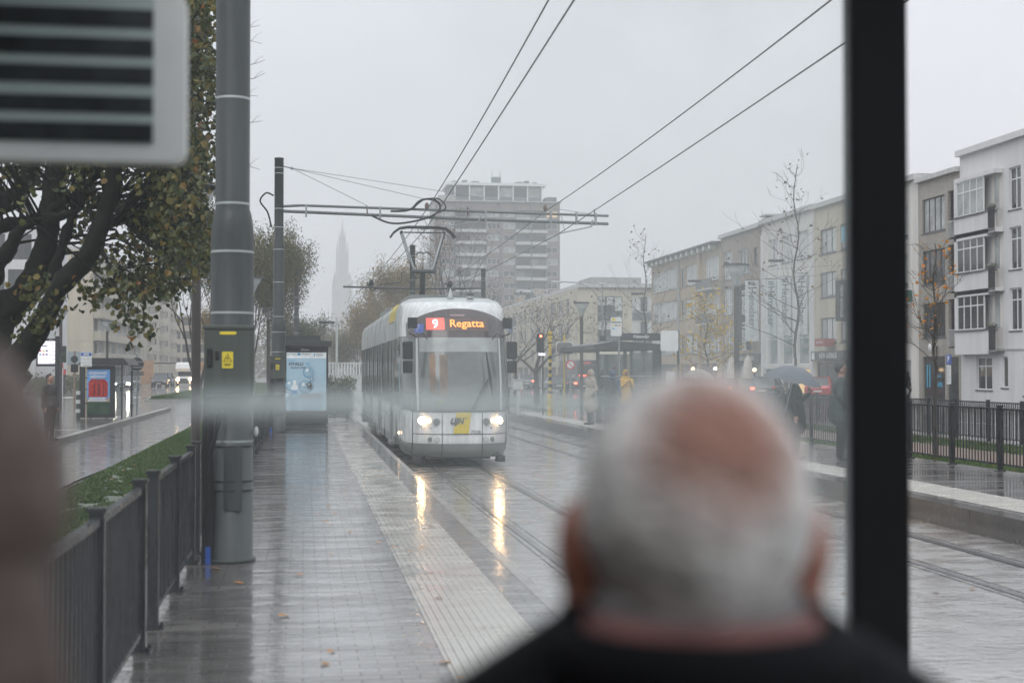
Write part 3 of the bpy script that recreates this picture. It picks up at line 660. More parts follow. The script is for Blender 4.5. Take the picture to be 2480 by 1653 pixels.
m_stone = mat('old_limestone', (.22, .21, .19), .8, var=.2, scale=.1)
fW, fD = m_white, m_dark
G, GC = m_glass_dark, m_glass_mid

def building(name, label, loc, rz, W, D, H, front, wallm, roof_over=.3, z0=-.1, left=None, right=None, cornice=.35, cm=None, group=None, baseh=None, base_m=None):
    """front/left/right: lists of (x, z, w, h, style or None); the street face lies at local y = 0"""
    B = thing(name, label, 'building', loc, rz, group); b = MB()
    if baseh: wall_with_holes(b, W, z0, baseh, [h for h in front if h[1] < baseh], base_m)
    wall_with_holes(b, W, baseh if baseh else z0, H, [h for h in front if not baseh or h[1] >= baseh], wallm)
    b.quad((0, D, z0), (W, D, z0), (W, D, H), (0, D, H), wallm)
    for side, fn in ((left, 0), (right, 1)):
        if side is None:
            x = 0 if fn == 0 else W; b.quad((x, 0, z0), (x, D, z0), (x, D, H), (x, 0, H), wallm)
        else:
            s = MB(); wall_with_holes(s, D, z0, H, side, wallm)
            # left wall is walked from the back to the front, right wall from the front to the back
            vs = [(v[1], D - v[0], v[2]) if fn == 0 else (W - v[1], v[0], v[2]) for v in s.v]; b.add(vs, s.f, wallm)
    b.build('wall', B)
    r = MB(); e = roof_over; r.box(-.02, W + .02, -e, D + e, H, H + cornice, cm or m_cornice); r.box(.2, W - .2, .1, D - .2, H + cornice, H + cornice + .05, m_roof); r.build('roof', B)
    for (x, z, w, h, st, *k) in front:
        if st: place_window(B, x, .10, z, w, h, st)
    for side, fn in ((left, 0), (right, 1)):
        for (x, z, w, h, st, *k) in side or []:
            if st:
                o = place_window(B, 0, 0, z, w, h, st); o.rotation_euler.z = -math.pi / 2 if fn == 0 else math.pi / 2
                o.location = (.1, D - x, z) if fn == 0 else (W - .1, x, z)
    return B
GR = 'terrace of shops and flats along the right road'
XR = 38.0
def right_row(label, y_far, y_near, H, *a, **k):
    return building('apartment_building', label, (XR, y_far, 0), -math.pi / 2, y_far - y_near, 11, H, *a, group=GR, **k)

# white rendered house, partly beyond the frame
sW4 = (4, (.68,), fW, GC, 'sill'); sW2 = (2, (.72,), fW, G, 'sill'); sW4c = (4, (.68,), fW, G, 'sill')
fr = []
for i, z in enumerate((4.2, 7.5, 10.75)):
    for x in (5.85, 9.6, 14.4): fr.append((x, z - .1, 1.3, 2.3, sW2))
fr += [(1.9, .85, 1.9, 1.85, sW2), (4.9, 1.0, .7, 1.7, (1, (), fW, G, 'sill')), (7.3, .6, 2.2, 2.1, sW4c), (12, 1, 1.6, 1.8, sW2)]
H7 = 14.4
B = right_row('white rendered house at the far right, with projecting bays and white windows', 78.4, 60, H7, fr, m_render, cm=m_render)
for z in (4.2, 7.5, 10.75):      # projecting bay with window and corner loggia
    b = MB(); b.box(.25, 4.4, -.5, .0, z - 1.35, z - .02, m_render); b.box(.25, .5, -.5, 0, z - .02, z + 2.05, m_render); b.box(.25, 5.2, -.5, 0, z + 2.05, z + 2.3, m_render); b.box(.2, 4.5, -.56, 0, z - .02, z + .05, m_sill)
    b.build('bay', B); place_window(B, .5, -.45, z + .05, 3.3, 2.0, sW4 if z > 8 else sW4c)
    l = MB(); l.box(3.85, 5.2, -.02, -.005, z - 1.2, z + 2.05, m_render2); l.box(4.3, 4.8, -.05, -.02, z + .1, z + 1.9, GC)
    for k in range(9): l.box(4.42 + k * .09, 4.45 + k * .09, -.52, -.49, z - 1.15, z + .1, m_black)
    l.box(4.40, 5.22, -.54, -.48, z + .08, z + .13, m_black); l.box(4.4, 5.25, -.56, 0, z - 1.26, z - 1.2, m_sill)
    for k in range(7): l.ball((4.45 + k * .12, -.5, z + .22 + .05 * (k % 2)), .11, m_mud, 6, 4)
    l.build('balcony', B)
b = MB(); b.box(0, 18.4, -.06, 0, 3.05, 3.15, m_cornice); b.build('string_course', B)

# buff ribbed brick house
fr = [(.55, z, 3.15, 2.1, (4, (), fD, GC if z > 9 else G, 'sill')) for z in (3.95, 7.2, 10.4)] + [(4.1, z - .7, 1.4, 2.9, None, 1.0) for z in (3.95, 7.2, 10.4)]
fr += [(.5, .1, 3.1, 2.7, None), (3.9, -.05, 1.5, 2.8, (1, (), fD, G, ''))]
B = right_row('buff ribbed brick house with dark windows and recessed balconies beside the white one', 84.1, 78.45, 13.6, fr, m_brick_buff, cornice=.28, left=None)
for z in (3.95, 7.2, 10.4):
    l = MB()
    for k in range(14): l.box(4.12 + k * .1, 4.14 + k * .1, -.03, -.01, z - .6, z + .35, m_offwhite)
    l.box(4.1, 5.5, -.04, 0, z + .35, z + .40, m_offwhite); l.build('railing', B)
s = MB(); s.box(.5, 3.6, .12, .16, .1, 2.8, m_glass_dark)
m_cyan = mat('cyan_lettering', (.05, .45, .7), .4)
s.text('zicht', .5, FACE(2.6, .1, 1.1), m_cyan, bold=.01); s.text('bril', .34, FACE(2.6, .1, 1.6), m_cyan)
for k, x in enumerate((.9, 1.25)): s.box(x, x + .12, .09, .1, .9, 2.3, m_cyan)
s.build('shopfront', B)
s = MB(); s.ball((2.55, -.35, 3.35), (.45, .12, .3), m_white); s.box(2.5, 2.6, -.3, 0, 3.3, 3.4, m_dark); s.build('shop_sign', B)

# pharmacy house mostly behind the post
fr = [(x, z, 1.9, 2.0, (2, (.7,), fW, G, 'curtain')) for x in (1.2, 4.6) for z in (4.1, 7.3, 10.4)] + [(.6, .1, 6.3, 2.5, (4, (), fD, GC, ''))]
B = right_row('pale pharmacy house half hidden by the black post', 92.2, 84.15, 13.9, fr, m_render2)
s = MB(); s.box(7.2, 7.28, -.95, -.1, 3.6, 6.2, m_render3); s.box(7.16, 7.3, -.98, -.08, 6.25, 7.0, mat('pharmacy_green', (.02, .12, .08), .4)); s.build('sign_board', B)
s = MB()
for k, ch in enumerate('APOTEEK'): s.text(ch, .42, Matrix.Translation((7.29, -.52, 5.95 - k * .36)) @ Matrix.Rotation(R(90), 4, 'Z') @ Matrix.Rotation(R(90), 4, 'X'), m_black, bold=.015)
s.build('lettering', B)

# beige house with the black shopfront
fr = [(x, z, w, 1.85, (3, (), fD, GC, 'curtain')) for x, w in ((1.2, 3.2), (5.2, 3.4)) for z in (3.95, 7.3, 10.5)] + [(.4, .1, 9.4, 2.4, (5, (), fD, G, ''))]
B = right_row('cream brick house with black shop sign behind the grey umbrella', 102.4, 92.25, 14.0, fr, m_brick_cream)
s = MB(); s.box(.1, 10, -.35, -.02, 2.65, 3.35, m_shop); s.text('NEW AVENUE', .55, FACE(3.6, -.36, 3.0), m_white, bold=.01); s.box(.3, .9, -.37, -.35, 2.75, 3.25, m_white); s.build('shop_sign', B)
s = MB(); s.box(2.4, 4.3, -.9, -.1, 3.7, 4.25, mat('dark_red_sign', (.3, .03, .03), .4)); s.text('BELLA VISTA', .22, FACE(3.35, -.91, 3.97), m_white); s.build('hanging_sign', B)
LATE_B4 = B
s = MB(); s.box(5.3, 7.6, .06, .09, 11.1, 12.2, mat('pale_blue_poster', (.25, .6, .75), .5)); s.build('poster', B)

# white shop with grey banners
xs3 = ((1.7, 2.3), (5.0, 2.5), (8.7, 2.5)); m_ban = mat('pale_banner', (.62, .66, .68), .6); m_grylet = mat('grey_lettering', (.13, .15, .17), .6); m_greenl = mat('green_lettering', (.18, .26, .22), .6)
fr = [(x, 10.55, w, 2.1, (3, (), fW, GC, 'curtain')) for x, w in xs3] + [(x, 2.4, w, 6.9, (1, (.3,), fW, GC, '')) for x, w in xs3] + [(.6, .1, 3.4, 2.0, (2, (), fW, G, '')), (4.8, .1, 3, 2.0, (2, (), fW, G, '')), (8.6, .1, 2.8, 2.0, (2, (), fW, m_glass_lit, ''))]
B = right_row('white shop house with three tall window bays carrying grey banners', 114.8, 102.45, 14.1, fr, m_render2)
def vtext(s, txt, size, x, y, z, m, bold=0, rz=0):    # reads from top to bottom
    s.text(txt, size, Matrix.Translation((x, y, z)) @ Matrix.Rotation(rz, 4, 'Z') @ Matrix.Rotation(R(90), 4, 'X') @ Matrix.Rotation(R(-90), 4, 'Z'), m, bold=bold)
def flag(B, x, y0, z0, z1, fm, texts, bars=()):
    s = MB(); s.box(x, x + .06, y0, -.12, z0, z1, fm); s.box(x + .01, x + .05, y0, -.01, z1 + .05, z1 + .1, m_dark); yc = (y0 - .12) / 2
    for txt, size, z, mm, bold in texts: s.text(txt, size, Matrix.Translation((x + .065, yc, z)) @ Matrix.Rotation(R(90), 4, 'Z') @ Matrix.Rotation(R(90), 4, 'X') @ Matrix.Rotation(R(-90), 4, 'Z'), mm, bold=bold)
    for z in bars: s.box(x + .062, x + .07, yc - .25, yc + .25, z, z + .1, m_grylet)
    s.build('banner', B)
flag(LATE_B4, 6.8, -1.0, 5.4, 8.3, m_shop, (('NEW AVENUE', .36, 6.8, m_offwhite, 0),))
for x in (4.0, 7.4, 11.1): flag(B, x, -1.05, 4.7, 9.25, m_ban, (('Hemelaer', .82, 7.15, m_grylet, .012), ('interior', .5, 5.35, m_band, 0)), (8.85, 9.03))
for x, w in xs3:
    s = MB(); s.text('for', .9, FACE(x + w * .6, .07, 4.3), m_greenl, bold=.02); s.text('laer', 1.0, FACE(x + w * .52, .07, 3.55), m_greenl, bold=.02); s.build('lettering', B)
for x in (0.1, 4.3, 8.0, 11.75):
    p = MB(); p.box(x, x + .45, -.14, -.002, 0, 13.2, m_render); p.build('pilaster', B)

# brown brick house with the caterer
fr = [(1.0, z, 2.5, 2.5, (2, (.35,), fW, GC, 'sill')) for z in (3.6, 7.0, 10.2)] + [(5.4, z, 2.9, 2.1, (3, (), fW if z > 9 else fD, G, 'sill')) for z in (4.0, 7.3, 10.4)] + [(9.6, 10.9, 1.2, 1.5, (1, (), fD, G, 'sill')), (.7, .1, 3.7, 2.4, (3, (), fW, GC, '')), (5.2, .1, 5.8, 2.4, (3, (), fD, GC, ''))]
B = right_row('brown brick house with tall black vertical sign, behind the parasols', 126.6, 114.85, 14.0, fr, m_brick_brown)
s = MB(); s.box(4.9, 11.5, -.2, -.02, 2.6, 3.4, m_shop); s.text('traiteur Wauters', .6, FACE(8.2, -.21, 3.0), m_offwhite, bold=.01); s.build('shop_sign', B)
flag(B, 9.3, -1.35, 3.7, 9.2, m_shop, (('traiteur  Wauters', .72, 6.2, m_white, .02),)); flag(B, 11.3, -1.3, 4.4, 9.5, m_ban, (('Hemelaer', .85, 7.3, m_grylet, .012), ('interior', .5, 5.4, m_band, 0)), (9.1, 9.28))
s = MB(); s.box(5.9, 7.2, 2, 3.3, 14.3, 15.3, m_brick_brown); s.box(5.7, 7.4, 1.8, 3.5, 15.45, 15.6, m_cornice)
for k in range(3): s.box(6.0 + k * .45, 6.2 + k * .45, 2.3, 2.9, 15.3, 15.45, m_brick_brown)
s.build('chimney', B)

# tan brick block with ribbon windows
sR = (8, (), fW, GC, 'curtain')
fr = []
for z in (3.6, 7.15, 10.4):
    fr += [(.4, z, 10.6, 2.1, sR), (12.2, z - .1, 1.6, 2.0, (2, (), fW, G, 'sill')), (14.2, z, 4.4, 2.0, (5, (), fW, GC, 'curtain')), (21.2, z, 4.6, 2.2, (6, (), fW, GC, 'curtain'))]
fr += [(.5, .1, 10, 2.5, (4, (), fD, G, '')), (12, .1, 13, 2.5, (5, (), fD, G, ''))]
lf = [(x, z, 2.6, 1.7, (2, (), fW, G, 'sill')) for x in (2, 6.4) for z in (4.1, 7.5, 10.7)]
B = right_row('long tan brick block with ribbon windows and bracketed eaves', 153, 126.65, 13.7, fr, m_brick_tan, left=lf, roof_over=.9, cornice=.16, cm=m_sill)
s = MB()
for k in range(13): s.box(.6 + k * 2.0, 1.15 + k * 2.0, -.7, -.01, 13.25, 13.65, m_white)
s.build('eaves_brackets', B)
for z in (7.15, 10.4):
    s = MB(); s.box(20.8, 26.2, -.9, -.02, z - .95, z - .8, m_cornice); s.box(20.9, 26.1, -.88, -.83, z - .78, z + .02, m_shop); s.box(20.8, 26.2, -.9, -.8, z + .02, z + .07, m_dark)
    s.build('balcony', B)
s = MB(); s.box(11.2, 11.9, -.12, -.002, 0, 13.2, m_render3); s.box(19.4, 20.0, -.3, -.002, 0, 13.3, m_brick_tan); s.build('pilaster', B)
s = MB(); s.box(23, 26, -.55, -.05, 5.9, 7.0, m_white); s.build('sign_board', B)

# corner block beyond the side street, its front towards us and a long side along the road
Wc = 30; m_bluepanel = mat('blue_grey_panel', (.09, .11, .13), .4)
fr = []
for z in (10.15, 6.7, 3.3):
    fr += [(2.9, z, 3.6, 2.2, (3, (), fD, G, 'curtain')), (2.9, z - 1.15, 3.6, 1.15, None), (7.9, z, 3.4, 2.2, (3, (), fW, G, 'curtain')), (7.9, z - 1.15, 3.4, 1.15, None)]
    for x in (13.5, 18.5, 23.5): fr.append((x, z, 3.4, 2.2, (3, (), fW, GC, '')))
fr += [(.6, .1, 11, 1.95, (5, (), fD, G, ''))]
lf = []
for k in range(13):
    for z in (10.15, 6.7, 3.4): lf.append((3 + k * 6.7, z, 4.2 if k % 3 else 2.4, 2.2, (3, (), fW if k % 2 else fD, G if k % 2 else GC, 'sill')))
    lf.append((2.5 + k * 6.7, .1, 5.4, 2.4, (2, (), fD, G, '')))
B = building('apartment_building', 'buff corner block facing the tram stop, wide windows with dark panels below', (38.0, 196, 0), 0, Wc, 92, 13.6, fr, m_brick_cream, left=lf, roof_over=.5, cornice=.5)
s = MB()
for z in (10.15, 6.7, 3.3):
    for x, w in ((2.9, 3.6), (7.9, 3.4)): s.box(x + .02, x + w - .02, .06, .09, z - 1.14, z, m_bluepanel)
s.build('spandrel', B)
s = MB(); s.box(6, 14, 20, 30, 14.1, 16.4, m_render3); s.box(14, 17, 22, 30, 14.1, 15.6, m_render3); s.box(-3 + 3.5, 5, 34, 40, 14.1, 14.8, m_render3); s.build('roof_house', B)
s = MB()
for x, y in ((.6, 40), (.6, 62), (22, 3)): s.box(x, x + 1.6, y, y + 1.5, 14.1, 15.5, m_brick_tan); s.box(x - .2, x + 1.8, y - .2, y + 1.7, 15.5, 15.65, m_cornice)
s.build('chimney', B)
s = MB(); s.box(-.9, -.02, 62, 62.1, 4.0, 6.2, m_blue); s.box(-.9, -.02, 62, 62.1, 9, 11.2, m_blue); s.build('sign_board', B)

# apartment tower
TX, TY = 30.2, 330
B = thing('tower_block', 'tall pale apartment tower with balconies rising in the mist behind the tram', 'tower block', (TX, TY, 0)); b = MB(); TW, TH, P = 29.6, 41.4, 2.8
cols = [(1.6, 3.0, 'w'), (5.0, 3.4, 'b'), (8.6, 3.3, 'b'), (12.3, 3.2, 'w'), (16.2, 2.7, 'w'), (19.2, 3.3, 'b'), (23.0, 3.4, 'b'), (26.4, 2.6, 'w')]
holes = []
for k in range(14):
    z = 1.6 + k * P
    for x, w, t in cols: holes.append((x, z, w, 1.35, None) if t == 'w' else (x - .15, z - .9, w + .3, 2.45, None, 1.2))
wall_with_holes(b, TW, -.1, TH, holes, m_tower, depth=.15); b.quad((0, 0, 0), (0, 14, 0), (0, 14, TH), (0, 0, TH), m_render3); b.quad((TW, 0, 0), (TW, 14, 0), (TW, 14, TH), (TW, 0, TH), m_tower); b.quad((0, 14, 0), (TW, 14, 0), (TW, 14, TH), (0, 14, TH), m_tower)
b.build('wall', B)
r = MB(); r.box(-.3, TW + .3, -.5, 14.3, TH, TH + .35, m_render3)
for x in (4.6, 8.35, 15.3, 19.0, 22.7, 26.25): r.box(x - .12, x + .12, -.35, .3, 0, TH, m_towerg)
r.build('roof', B)
h = MB(); h.box(3.6, 25.6, 2.2, 13, TH + .35, TH + 4.1, m_towerg); h.box(2.9, 26.6, 1.4, 13.4, TH + 4.1, TH + 4.75, m_white)
for k in range(7):
    x = 4.9 + k * 3.45; h.box(x - .12, x + .12, 1.6, 2.2, TH + .35, TH + 4.1, m_white)
for k in range(6): h.box(5.2 + k * 3.45, 8.1 + k * 3.45, 2.1, 2.19, TH + 1.5, TH + 3.6, GC if k % 2 else G)
h.box(1, 5, 1, 12, TH + .35, TH + 1.6, m_render3); h.box(26.5, 29, 1, 12, TH + .35, TH + 1.5, m_sill); h.build('penthouse', B)
h = MB()
for x, w, z in ((7.0, 1.0, .7), (9.2, 1.6, .5), (14, 2.1, 1.6), (19.8, 1.5, .5), (21.9, 1.0, .8), (23.9, .8, .5), (4.5, .9, .5)): h.box(x, x + w, 4, 6, TH + 4.75, TH + 4.75 + z, m_towerg); h.box(x - .1, x + w + .1, 3.9, 6.1, TH + 4.75 + z, TH + 4.9 + z, m_render3)
for x in (14.1, 16.0): h.tube([(x, 5, TH + 6), (x, 5, TH + 8)], .06, m_dark, 5)
h.build('chimney', B)
rg = random.Random(5)
for k in range(14):
    z = 1.6 + k * P
    for x, w, t in cols:
        if t == 'w':
            st = (3 if w > 2.8 else 2, (), fW, rg.choice((G, GC)), ''); 
            if k == 13 and x > 26: st = (2, (), fW, m_glass_lit, '')
            a, c = win_mesh(w, 1.35, st); o = bpy.data.objects.new('window', a); COL.objects.link(o); o.parent = B; o.location = (x, .06, z)
            p = bpy.data.objects.new('pane', c); COL.objects.link(p); p.parent = o
for k in range(14):
    s = MB(); z = 1.6 + k * P
    for x, w, t in cols:
        if t == 'b': s.box(x - .1, x + w + .1, -.75, .02, z - .95, z - .25, m_towerw); s.box(x - .1, x + w + .1, 1.1, 1.18, z - .1, z + 1.4, rg.choice((G, G, GC, m_towerg)))
    s.build('balcony', B)

# faint far blocks
B = thing('office_block', 'faint far block just visible in the haze right of the apartment tower', 'building', (50, 610, 0)); b = MB(); b.box(0, 6.5, 0, 8, 0, 48, m_render3); b.build('wall', B)
b = MB(); b.box(-.6, 7.1, -.6, 8.6, 37, 48.5, m_towerg); b.tube([(3, 3, 48), (3, 3, 53)], .15, m_dark); b.box(-3, 9, 1, 9, 30, 33, m_render3); b.build('roof', B)

# left row: flats and corner house
XL = -27.0
gl = 'flats along the left road'
def bal(B, x, z, w=2.2, d=1.2, m=None, dark=True):
    s = MB(); s.box(x, x + w, -d, 0, z - .15, z, m_cornice)
    for k in range(int(w / .14)): s.box(x + k * .14, x + k * .14 + .03, -d, -d + .03, z, z + 1, m_dark)
    for q in (0, .33, .66): s.box(x, x + .03, -d * q - .05, -d * q, z, z + 1, m_dark); s.box(x + w - .03, x + w, -d * q - .05, -d * q, z, z + 1, m_dark)
    s.box(x - .02, x + w + .02, -d - .02, 0, z + 1, z + 1.05, m_dark); s.build('balcony', B)
fr = []
for k in range(7):
    z = 1.2 + k * 2.8
    for i in range(12): fr.append((2.2 + i * 5.4, z, 1.5, 1.6, (2, (), fW, G, '')))
B = building('apartment_building', 'long seven storey beige flats with stacked balconies, far left street', (XL, 246, 0), math.pi / 2, 68, 12, 20, fr, m_panelbeige, cornice=.5, roof_over=.6, cm=m_cornice, group=gl)
for i in (1, 5, 9):
    for k in range(1, 7): bal(B, 4.6 + i * 5.4, .9 + k * 2.8)
s = MB()
for i in (1, 5, 9): s.box(4.4 + i * 5.4, 7 + i * 5.4, .01, .03, 1, 19.5, m_teal)
s.build('recess_cladding', B)
# corner house: blank clad gable towards us, curved balconies on the street side
fr = []
for k in range(5):
    z = 4.3 + k * 2.9
    fr += [(1.2, z - .9, 3.2, 2.5, None, 1.2)] + [(5.5 + i * 6.3, z, 4.6, 1.9, (5, (), fW, GC if (i + k) % 2 else G, '')) for i in range(8)]
fr += [(2 + i * 6.6, .2, 5.6, 2.6, (3, (), fD, G, '')) for i in range(8)]
lf = [(1.0, z, 2.2, 1.2, (2, (), fW, G, '')) for z in (4.6, 7.5, 10.4)]
B = building('apartment_building', 'beige corner house with blank clad gable and teal ground floor', (XL, 190, 0), math.pi / 2, 55.5, 14, 17.6, fr, m_panelbeige, left=lf, cornice=.4, roof_over=.5, baseh=3.1, base_m=m_teal, group=gl)
s = MB()     # cladding joints and drainpipe on the gable, and the teal band
for k in range(5): s.box(-.03, -.002, 1.2 + k * 2.8, 1.26 + k * 2.8, 3.2, 17.5, m_cornice)
for k in range(3): s.box(-.03, -.003, .2, 13.8, 5.8 + k * 4.6, 5.86 + k * 4.6, m_cornice)
s.box(-.06, -.004, 0, 14, 2.7, 4.4, m_teal); s.box(-.12, -.02, 6.8, 6.95, 4.4, 17.5, m_steel); s.build('cladding_joints', B)
for k in range(5):
    z = 4.3 + k * 2.9; s = MB(); pl = [(.2, 0), (.35, -1.0), (1.2, -1.7), (5.2, -1.7), (9, -1.7), (54, -1.7), (54, 0)]
    pl = [(.2, 0), (.4, -.9), (1.3, -1.4), (11, -1.4), (54.8, -1.0), (55, 0)]
    s.prism(pl, 'z', z - 1.35, z - .25, m_brick_beige); s.prism([(x, y * 1.04) for x, y in pl], 'z', z - .25, z - .15, m_cornice); s.build('balcony', B)
    s = MB(); s.box(2.2, 3.4, 1.1, 1.19, z - .9, z + .9, m_render3); s.tube([(2.8, 1.08, z + .9 + .0), (2.8, 1.09, z + .91)], .6, G, 16); s.build('arched_door', B)
# near white building at the left edge, facing us
fr = [(1 + i * 2.6, 9.6, 2.3, 2.6, (3, (), fD, G, '')) for i in range(4)] + [(1 + i * 2.6, 13.2, 2.3, 2.6, (3, (), fD, G, '')) for i in range(4)]
building('apartment_building', 'white building with dark upper windows behind the leaning tree', (-38.5, 150, 0), 0, 11.5, 20, 17, fr, m_render, group=gl)
fr = [(1 + i * 3.2, 3 + k * 3.0, 2.8, 1.8, (2, (), fD, G, '')) for i in range(5) for k in range(4)]
building('apartment_building', 'low block with a dark glazed top floor closing the left street', (-31, 325, 0), 0, 17, 12, 14, fr[:] , m_panelbeige, group=gl)

# the cathedral tower: stacked openwork stages narrowing to a spire
CH = thing('church_tower', 'tall gothic church tower with clock, a faint silhouette in the fog', 'church tower', (30.6, 1150, 0))
b = MB()
def stage(x, z0, z1, pin=3.5, but=1.6):
    b.box(-x, x, -x, x, z0, z1, m_stone)
    for sx in (-1, 1):
        for sy in (-1, 1):
            c = (sx * x, sy * x); b.box(c[0]-but, c[0]+but, c[1]-but, c[1]+but, z0, z1 + pin * .2, m_stone); b.lathe([(but*.9, 0), (but * .5, pin*.5), (.15, pin)], m_stone, (c[0], c[1], z1 + pin*.2), 6)
    for k in (-.5, .5): b.box(k*x-.5, k*x+.5, -x-.6, -x, z0, z1, m_stone)
stage(10.4, 0, 46); stage(9.4, 46, 70, 6); stage(8.0, 70, 75, 5); stage(5.4, 75, 96, 8, 1.2); stage(3.0, 96, 106, 7, .8)
b.lathe([(2.6, 0), (2.2, 3), (2.5, 3.3), (1.4, 6), (1.7, 6.3), (.8, 11), (.9, 11.3), (.25, 16), (.05, 19)], m_stone, (0, 0, 106), 8)
b.build('masonry', CH)
CH.scale = (.74, .74, 1)
cl = MB(); cl.tube([(0, -11.2, 40), (0, -11.5, 40)], 4.6, m_stone, 24); cl.tube([(0, -11.5, 40), (0, -11.6, 40)], 3.6, mat('gilded_ring', (.5, .36, .12), .4), 24); cl.tube([(0, -11.6, 40), (0, -11.7, 40)], 2.9, m_stone, 24)
cl.box(-.2, .2, -11.85, -11.75, 40, 42.6, m_cornice); cl.box(0, 1.9, -11.85, -11.75, 39.8, 40.2, m_cornice); cl.build('clock', CH)
lv = MB()
for sx in (-1, 1):
    for z0, z1 in ((50, 66), (78, 92)): lv.box(sx * (4.4 if z0 < 70 else 2.4) - 1.3, sx * (4.4 if z0 < 70 else 2.4) + 1.3, -10.1 if z0 < 70 else -6.1, -9.2 if z0 < 70 else -5.3, z0, z1, m_towerg)
lv.build('louvred_opening', CH)
# ------------------------------------------------------------------ catenary masts
ZP = .28
def rrect(x0, x1, z0, z1, r, n=5):
    ps = []
    for cx, cz, a0 in ((x1 - r, z1 - r, 0), (x0 + r, z1 - r, 90), (x0 + r, z0 + r, 180), (x1 - r, z0 + r, 270)):
        for k in range(n + 1): a = R(a0 + 90 * k / n); ps.append((cx + r * math.cos(a), cz + r * math.sin(a)))
    return ps[::-1]
def mast(label, loc, top=7.4, cabinet=True, arm=None, group='steel overhead line masts', name='overhead_line_mast', first=False):
    t = thing(name, label, 'mast', loc, 0, group); z0 = 0
    s = MB(); s.lathe([(.21, 0), (.21, .03), (.185, .035), (.185, 2.78), (.18, 2.9), (.165, 3.0), (.148, 3.06), (.148, 4.98), (.140, 5.08), (.122, 5.18), (.122, top), (.127, top), (.127, top + .03)], m_pole, n=32); s.build('shaft', t)
    s = MB()
    for z in (1.04, 2.15, 2.68, 3.10, 4.02, 4.9, 5.5, 6.0, 6.95, 7.1): 
        if z < top: r = .187 if z < 2.8 else .150 if z < 5 else .124; s.tube([(0, 0, z - .010), (0, 0, z + .010)], r, m_band, 28)
    s.build('strap', t)
    if cabinet:
        c = MB(); c.bbox(-.215, .20, -.36, -.12, 1.43, 2.02, m_cab, .012); c.bbox(-.225, .21, -.375, -.10, 2.0, 2.035, m_cab, .008); c.build('cabinet', t)
        d = MB(); d.bbox(-.195, .17, -.368, -.355, 1.46, 1.985, m_cab, .004); dd = d.build('cabinet_door', t)
        q = MB(); q.prism(rrect(-.085, .055, 1.955, 1.980, .01), 'y', -.374, -.367, m_yel); q.prism(rrect(-.065, .028, 1.67, 1.81, .008), 'y', -.374, -.367, m_yel)
        q.prism([(-.018, 1.795), (-.055, 1.725), (.019, 1.725)], 'y', -.3745, -.374, m_black); q.prism([(-.018, 1.786), (-.047, 1.729), (.011, 1.729)], 'y', -.3755, -.3745, m_yel)
        q.prism([(-.012, 1.775), (-.028, 1.752), (-.018, 1.752), (-.024, 1.733), (-.006, 1.757), (-.016, 1.757)], 'y', -.3765, -.3755, m_black)
        q.box(-.045, .01, -.3755, -.374, 1.702, 1.708, m_black); q.box(-.04, .005, -.3755, -.374, 1.692, 1.697, m_black); q.build('warning_sticker', dd)
        q = MB(); q.bbox(-.19, -.145, -.39, -.366, 1.68, 1.84, m_black, .01); q.bbox(-.12, -.09, -.382, -.366, 1.74, 1.815, m_black, .006); q.build('lock_handle', dd)
        q = MB()
        for z in (1.55, 1.93): q.tube([(.205, -.33, z - .02), (.205, -.33, z + .02)], .012, m_steel, 10)
        q.build('hinge', dd)
        q = MB()
        for dx, r in ((-.19, .028), (-.225, .022), (-.165, .018)): q.tube([(dx, -.12, 0), (dx + .01, -.13, .5), (dx - .005, -.12, 1.0), (dx + .01, -.13, 1.43), (dx + .02, -.1, 1.9)], r, m_black, 8)
        q.tube([(-.1, -.25, 1.43), (-.12, -.26, 1.1), (-.2, -.2, .8), (-.2, -.14, .3)], .016, m_black, 7); q.tube([(-.05, -.25, 1.43), (-.09, -.27, 1.2), (-.19, -.19, .9)], .014, m_black, 7)
        q.tube([(-.19, -.12, 0), (-.19, -.12, .14)], .032, m_blue, 10)
        for z in (.62, .70, 1.0): q.tube([(.19 * math.cos(a), .19 * math.sin(a), z) for a in [R(x) for x in range(180, 375, 15)]], .006, m_black, 5)
        q.build('cable', t)
        q = MB(); q.prism(rrect(-.06, .1, .45, 1.0, .02), 'y', -.189, -.16, m_pole); q.build('access_cover', t)
        q = MB()
        for sx in (-1, 1): q.ball((sx * .21, -.02, 1.33 if sx < 0 else 1.12), (.022, .03, .045), m_offwhite, 10, 8)
        q.build('insulator', t)
    return t
MY1, MY2 = 12.62, 38.7
n0 = mast('thick grey mast nearest to us, with a yellow warning sign on its cabinet', (-.617, MY1, ZP), 9.0)
n1 = mast('second grey mast, beside the ad shelter, carrying the long cantilever', (-.665, MY2, ZP), 7.34)
mast('farther grey mast rising behind the ad shelter roof', (-.40, 80, 0), 7.6, False)
mast('centre mast between the tracks, behind the pantograph', (4.85, 64, 0), 7.55, False)
mast('distant mast behind the tram right of the trees', (9.95, 79, 0), 7.6, False)

def arm(t, x0, x1, z, drop=.0):
    g = MB()
    g.tube([(x0 + .12, 0, z + .09), (x0 + .6, 0, z + .12), ((x0 + x1) / 2, 0, z + .11 - drop / 2), (x1, 0, z + .09 - drop)], .036, m_arm, 10)
    g.tube([(x0 + .12, .02, z - .04), ((x0 + x1) / 2, .02, z - .10 - drop / 2), (x1, .02, z - .13 - drop)], .043, m_arm, 10)
    for q in (.08, .3, .62, .82, .9, .96):
        x = x0 + (x1 - x0) * q; g.box(x - .025, x + .025, -.05, .07, z - .18 - drop * q, z + .16 - drop * q, m_steel)
    g.build('cantilever', t)
arm(n1, 0, 9.05, 5.98, .12)
def wire(p, q, r, m, sag=0, n=12):
    p, q = Vector(p), Vector(q); return [p + (q - p) * i / n - Vector((0, 0, sag * 4 * (i / n) * (1 - i / n))) for i in range(n + 1)]
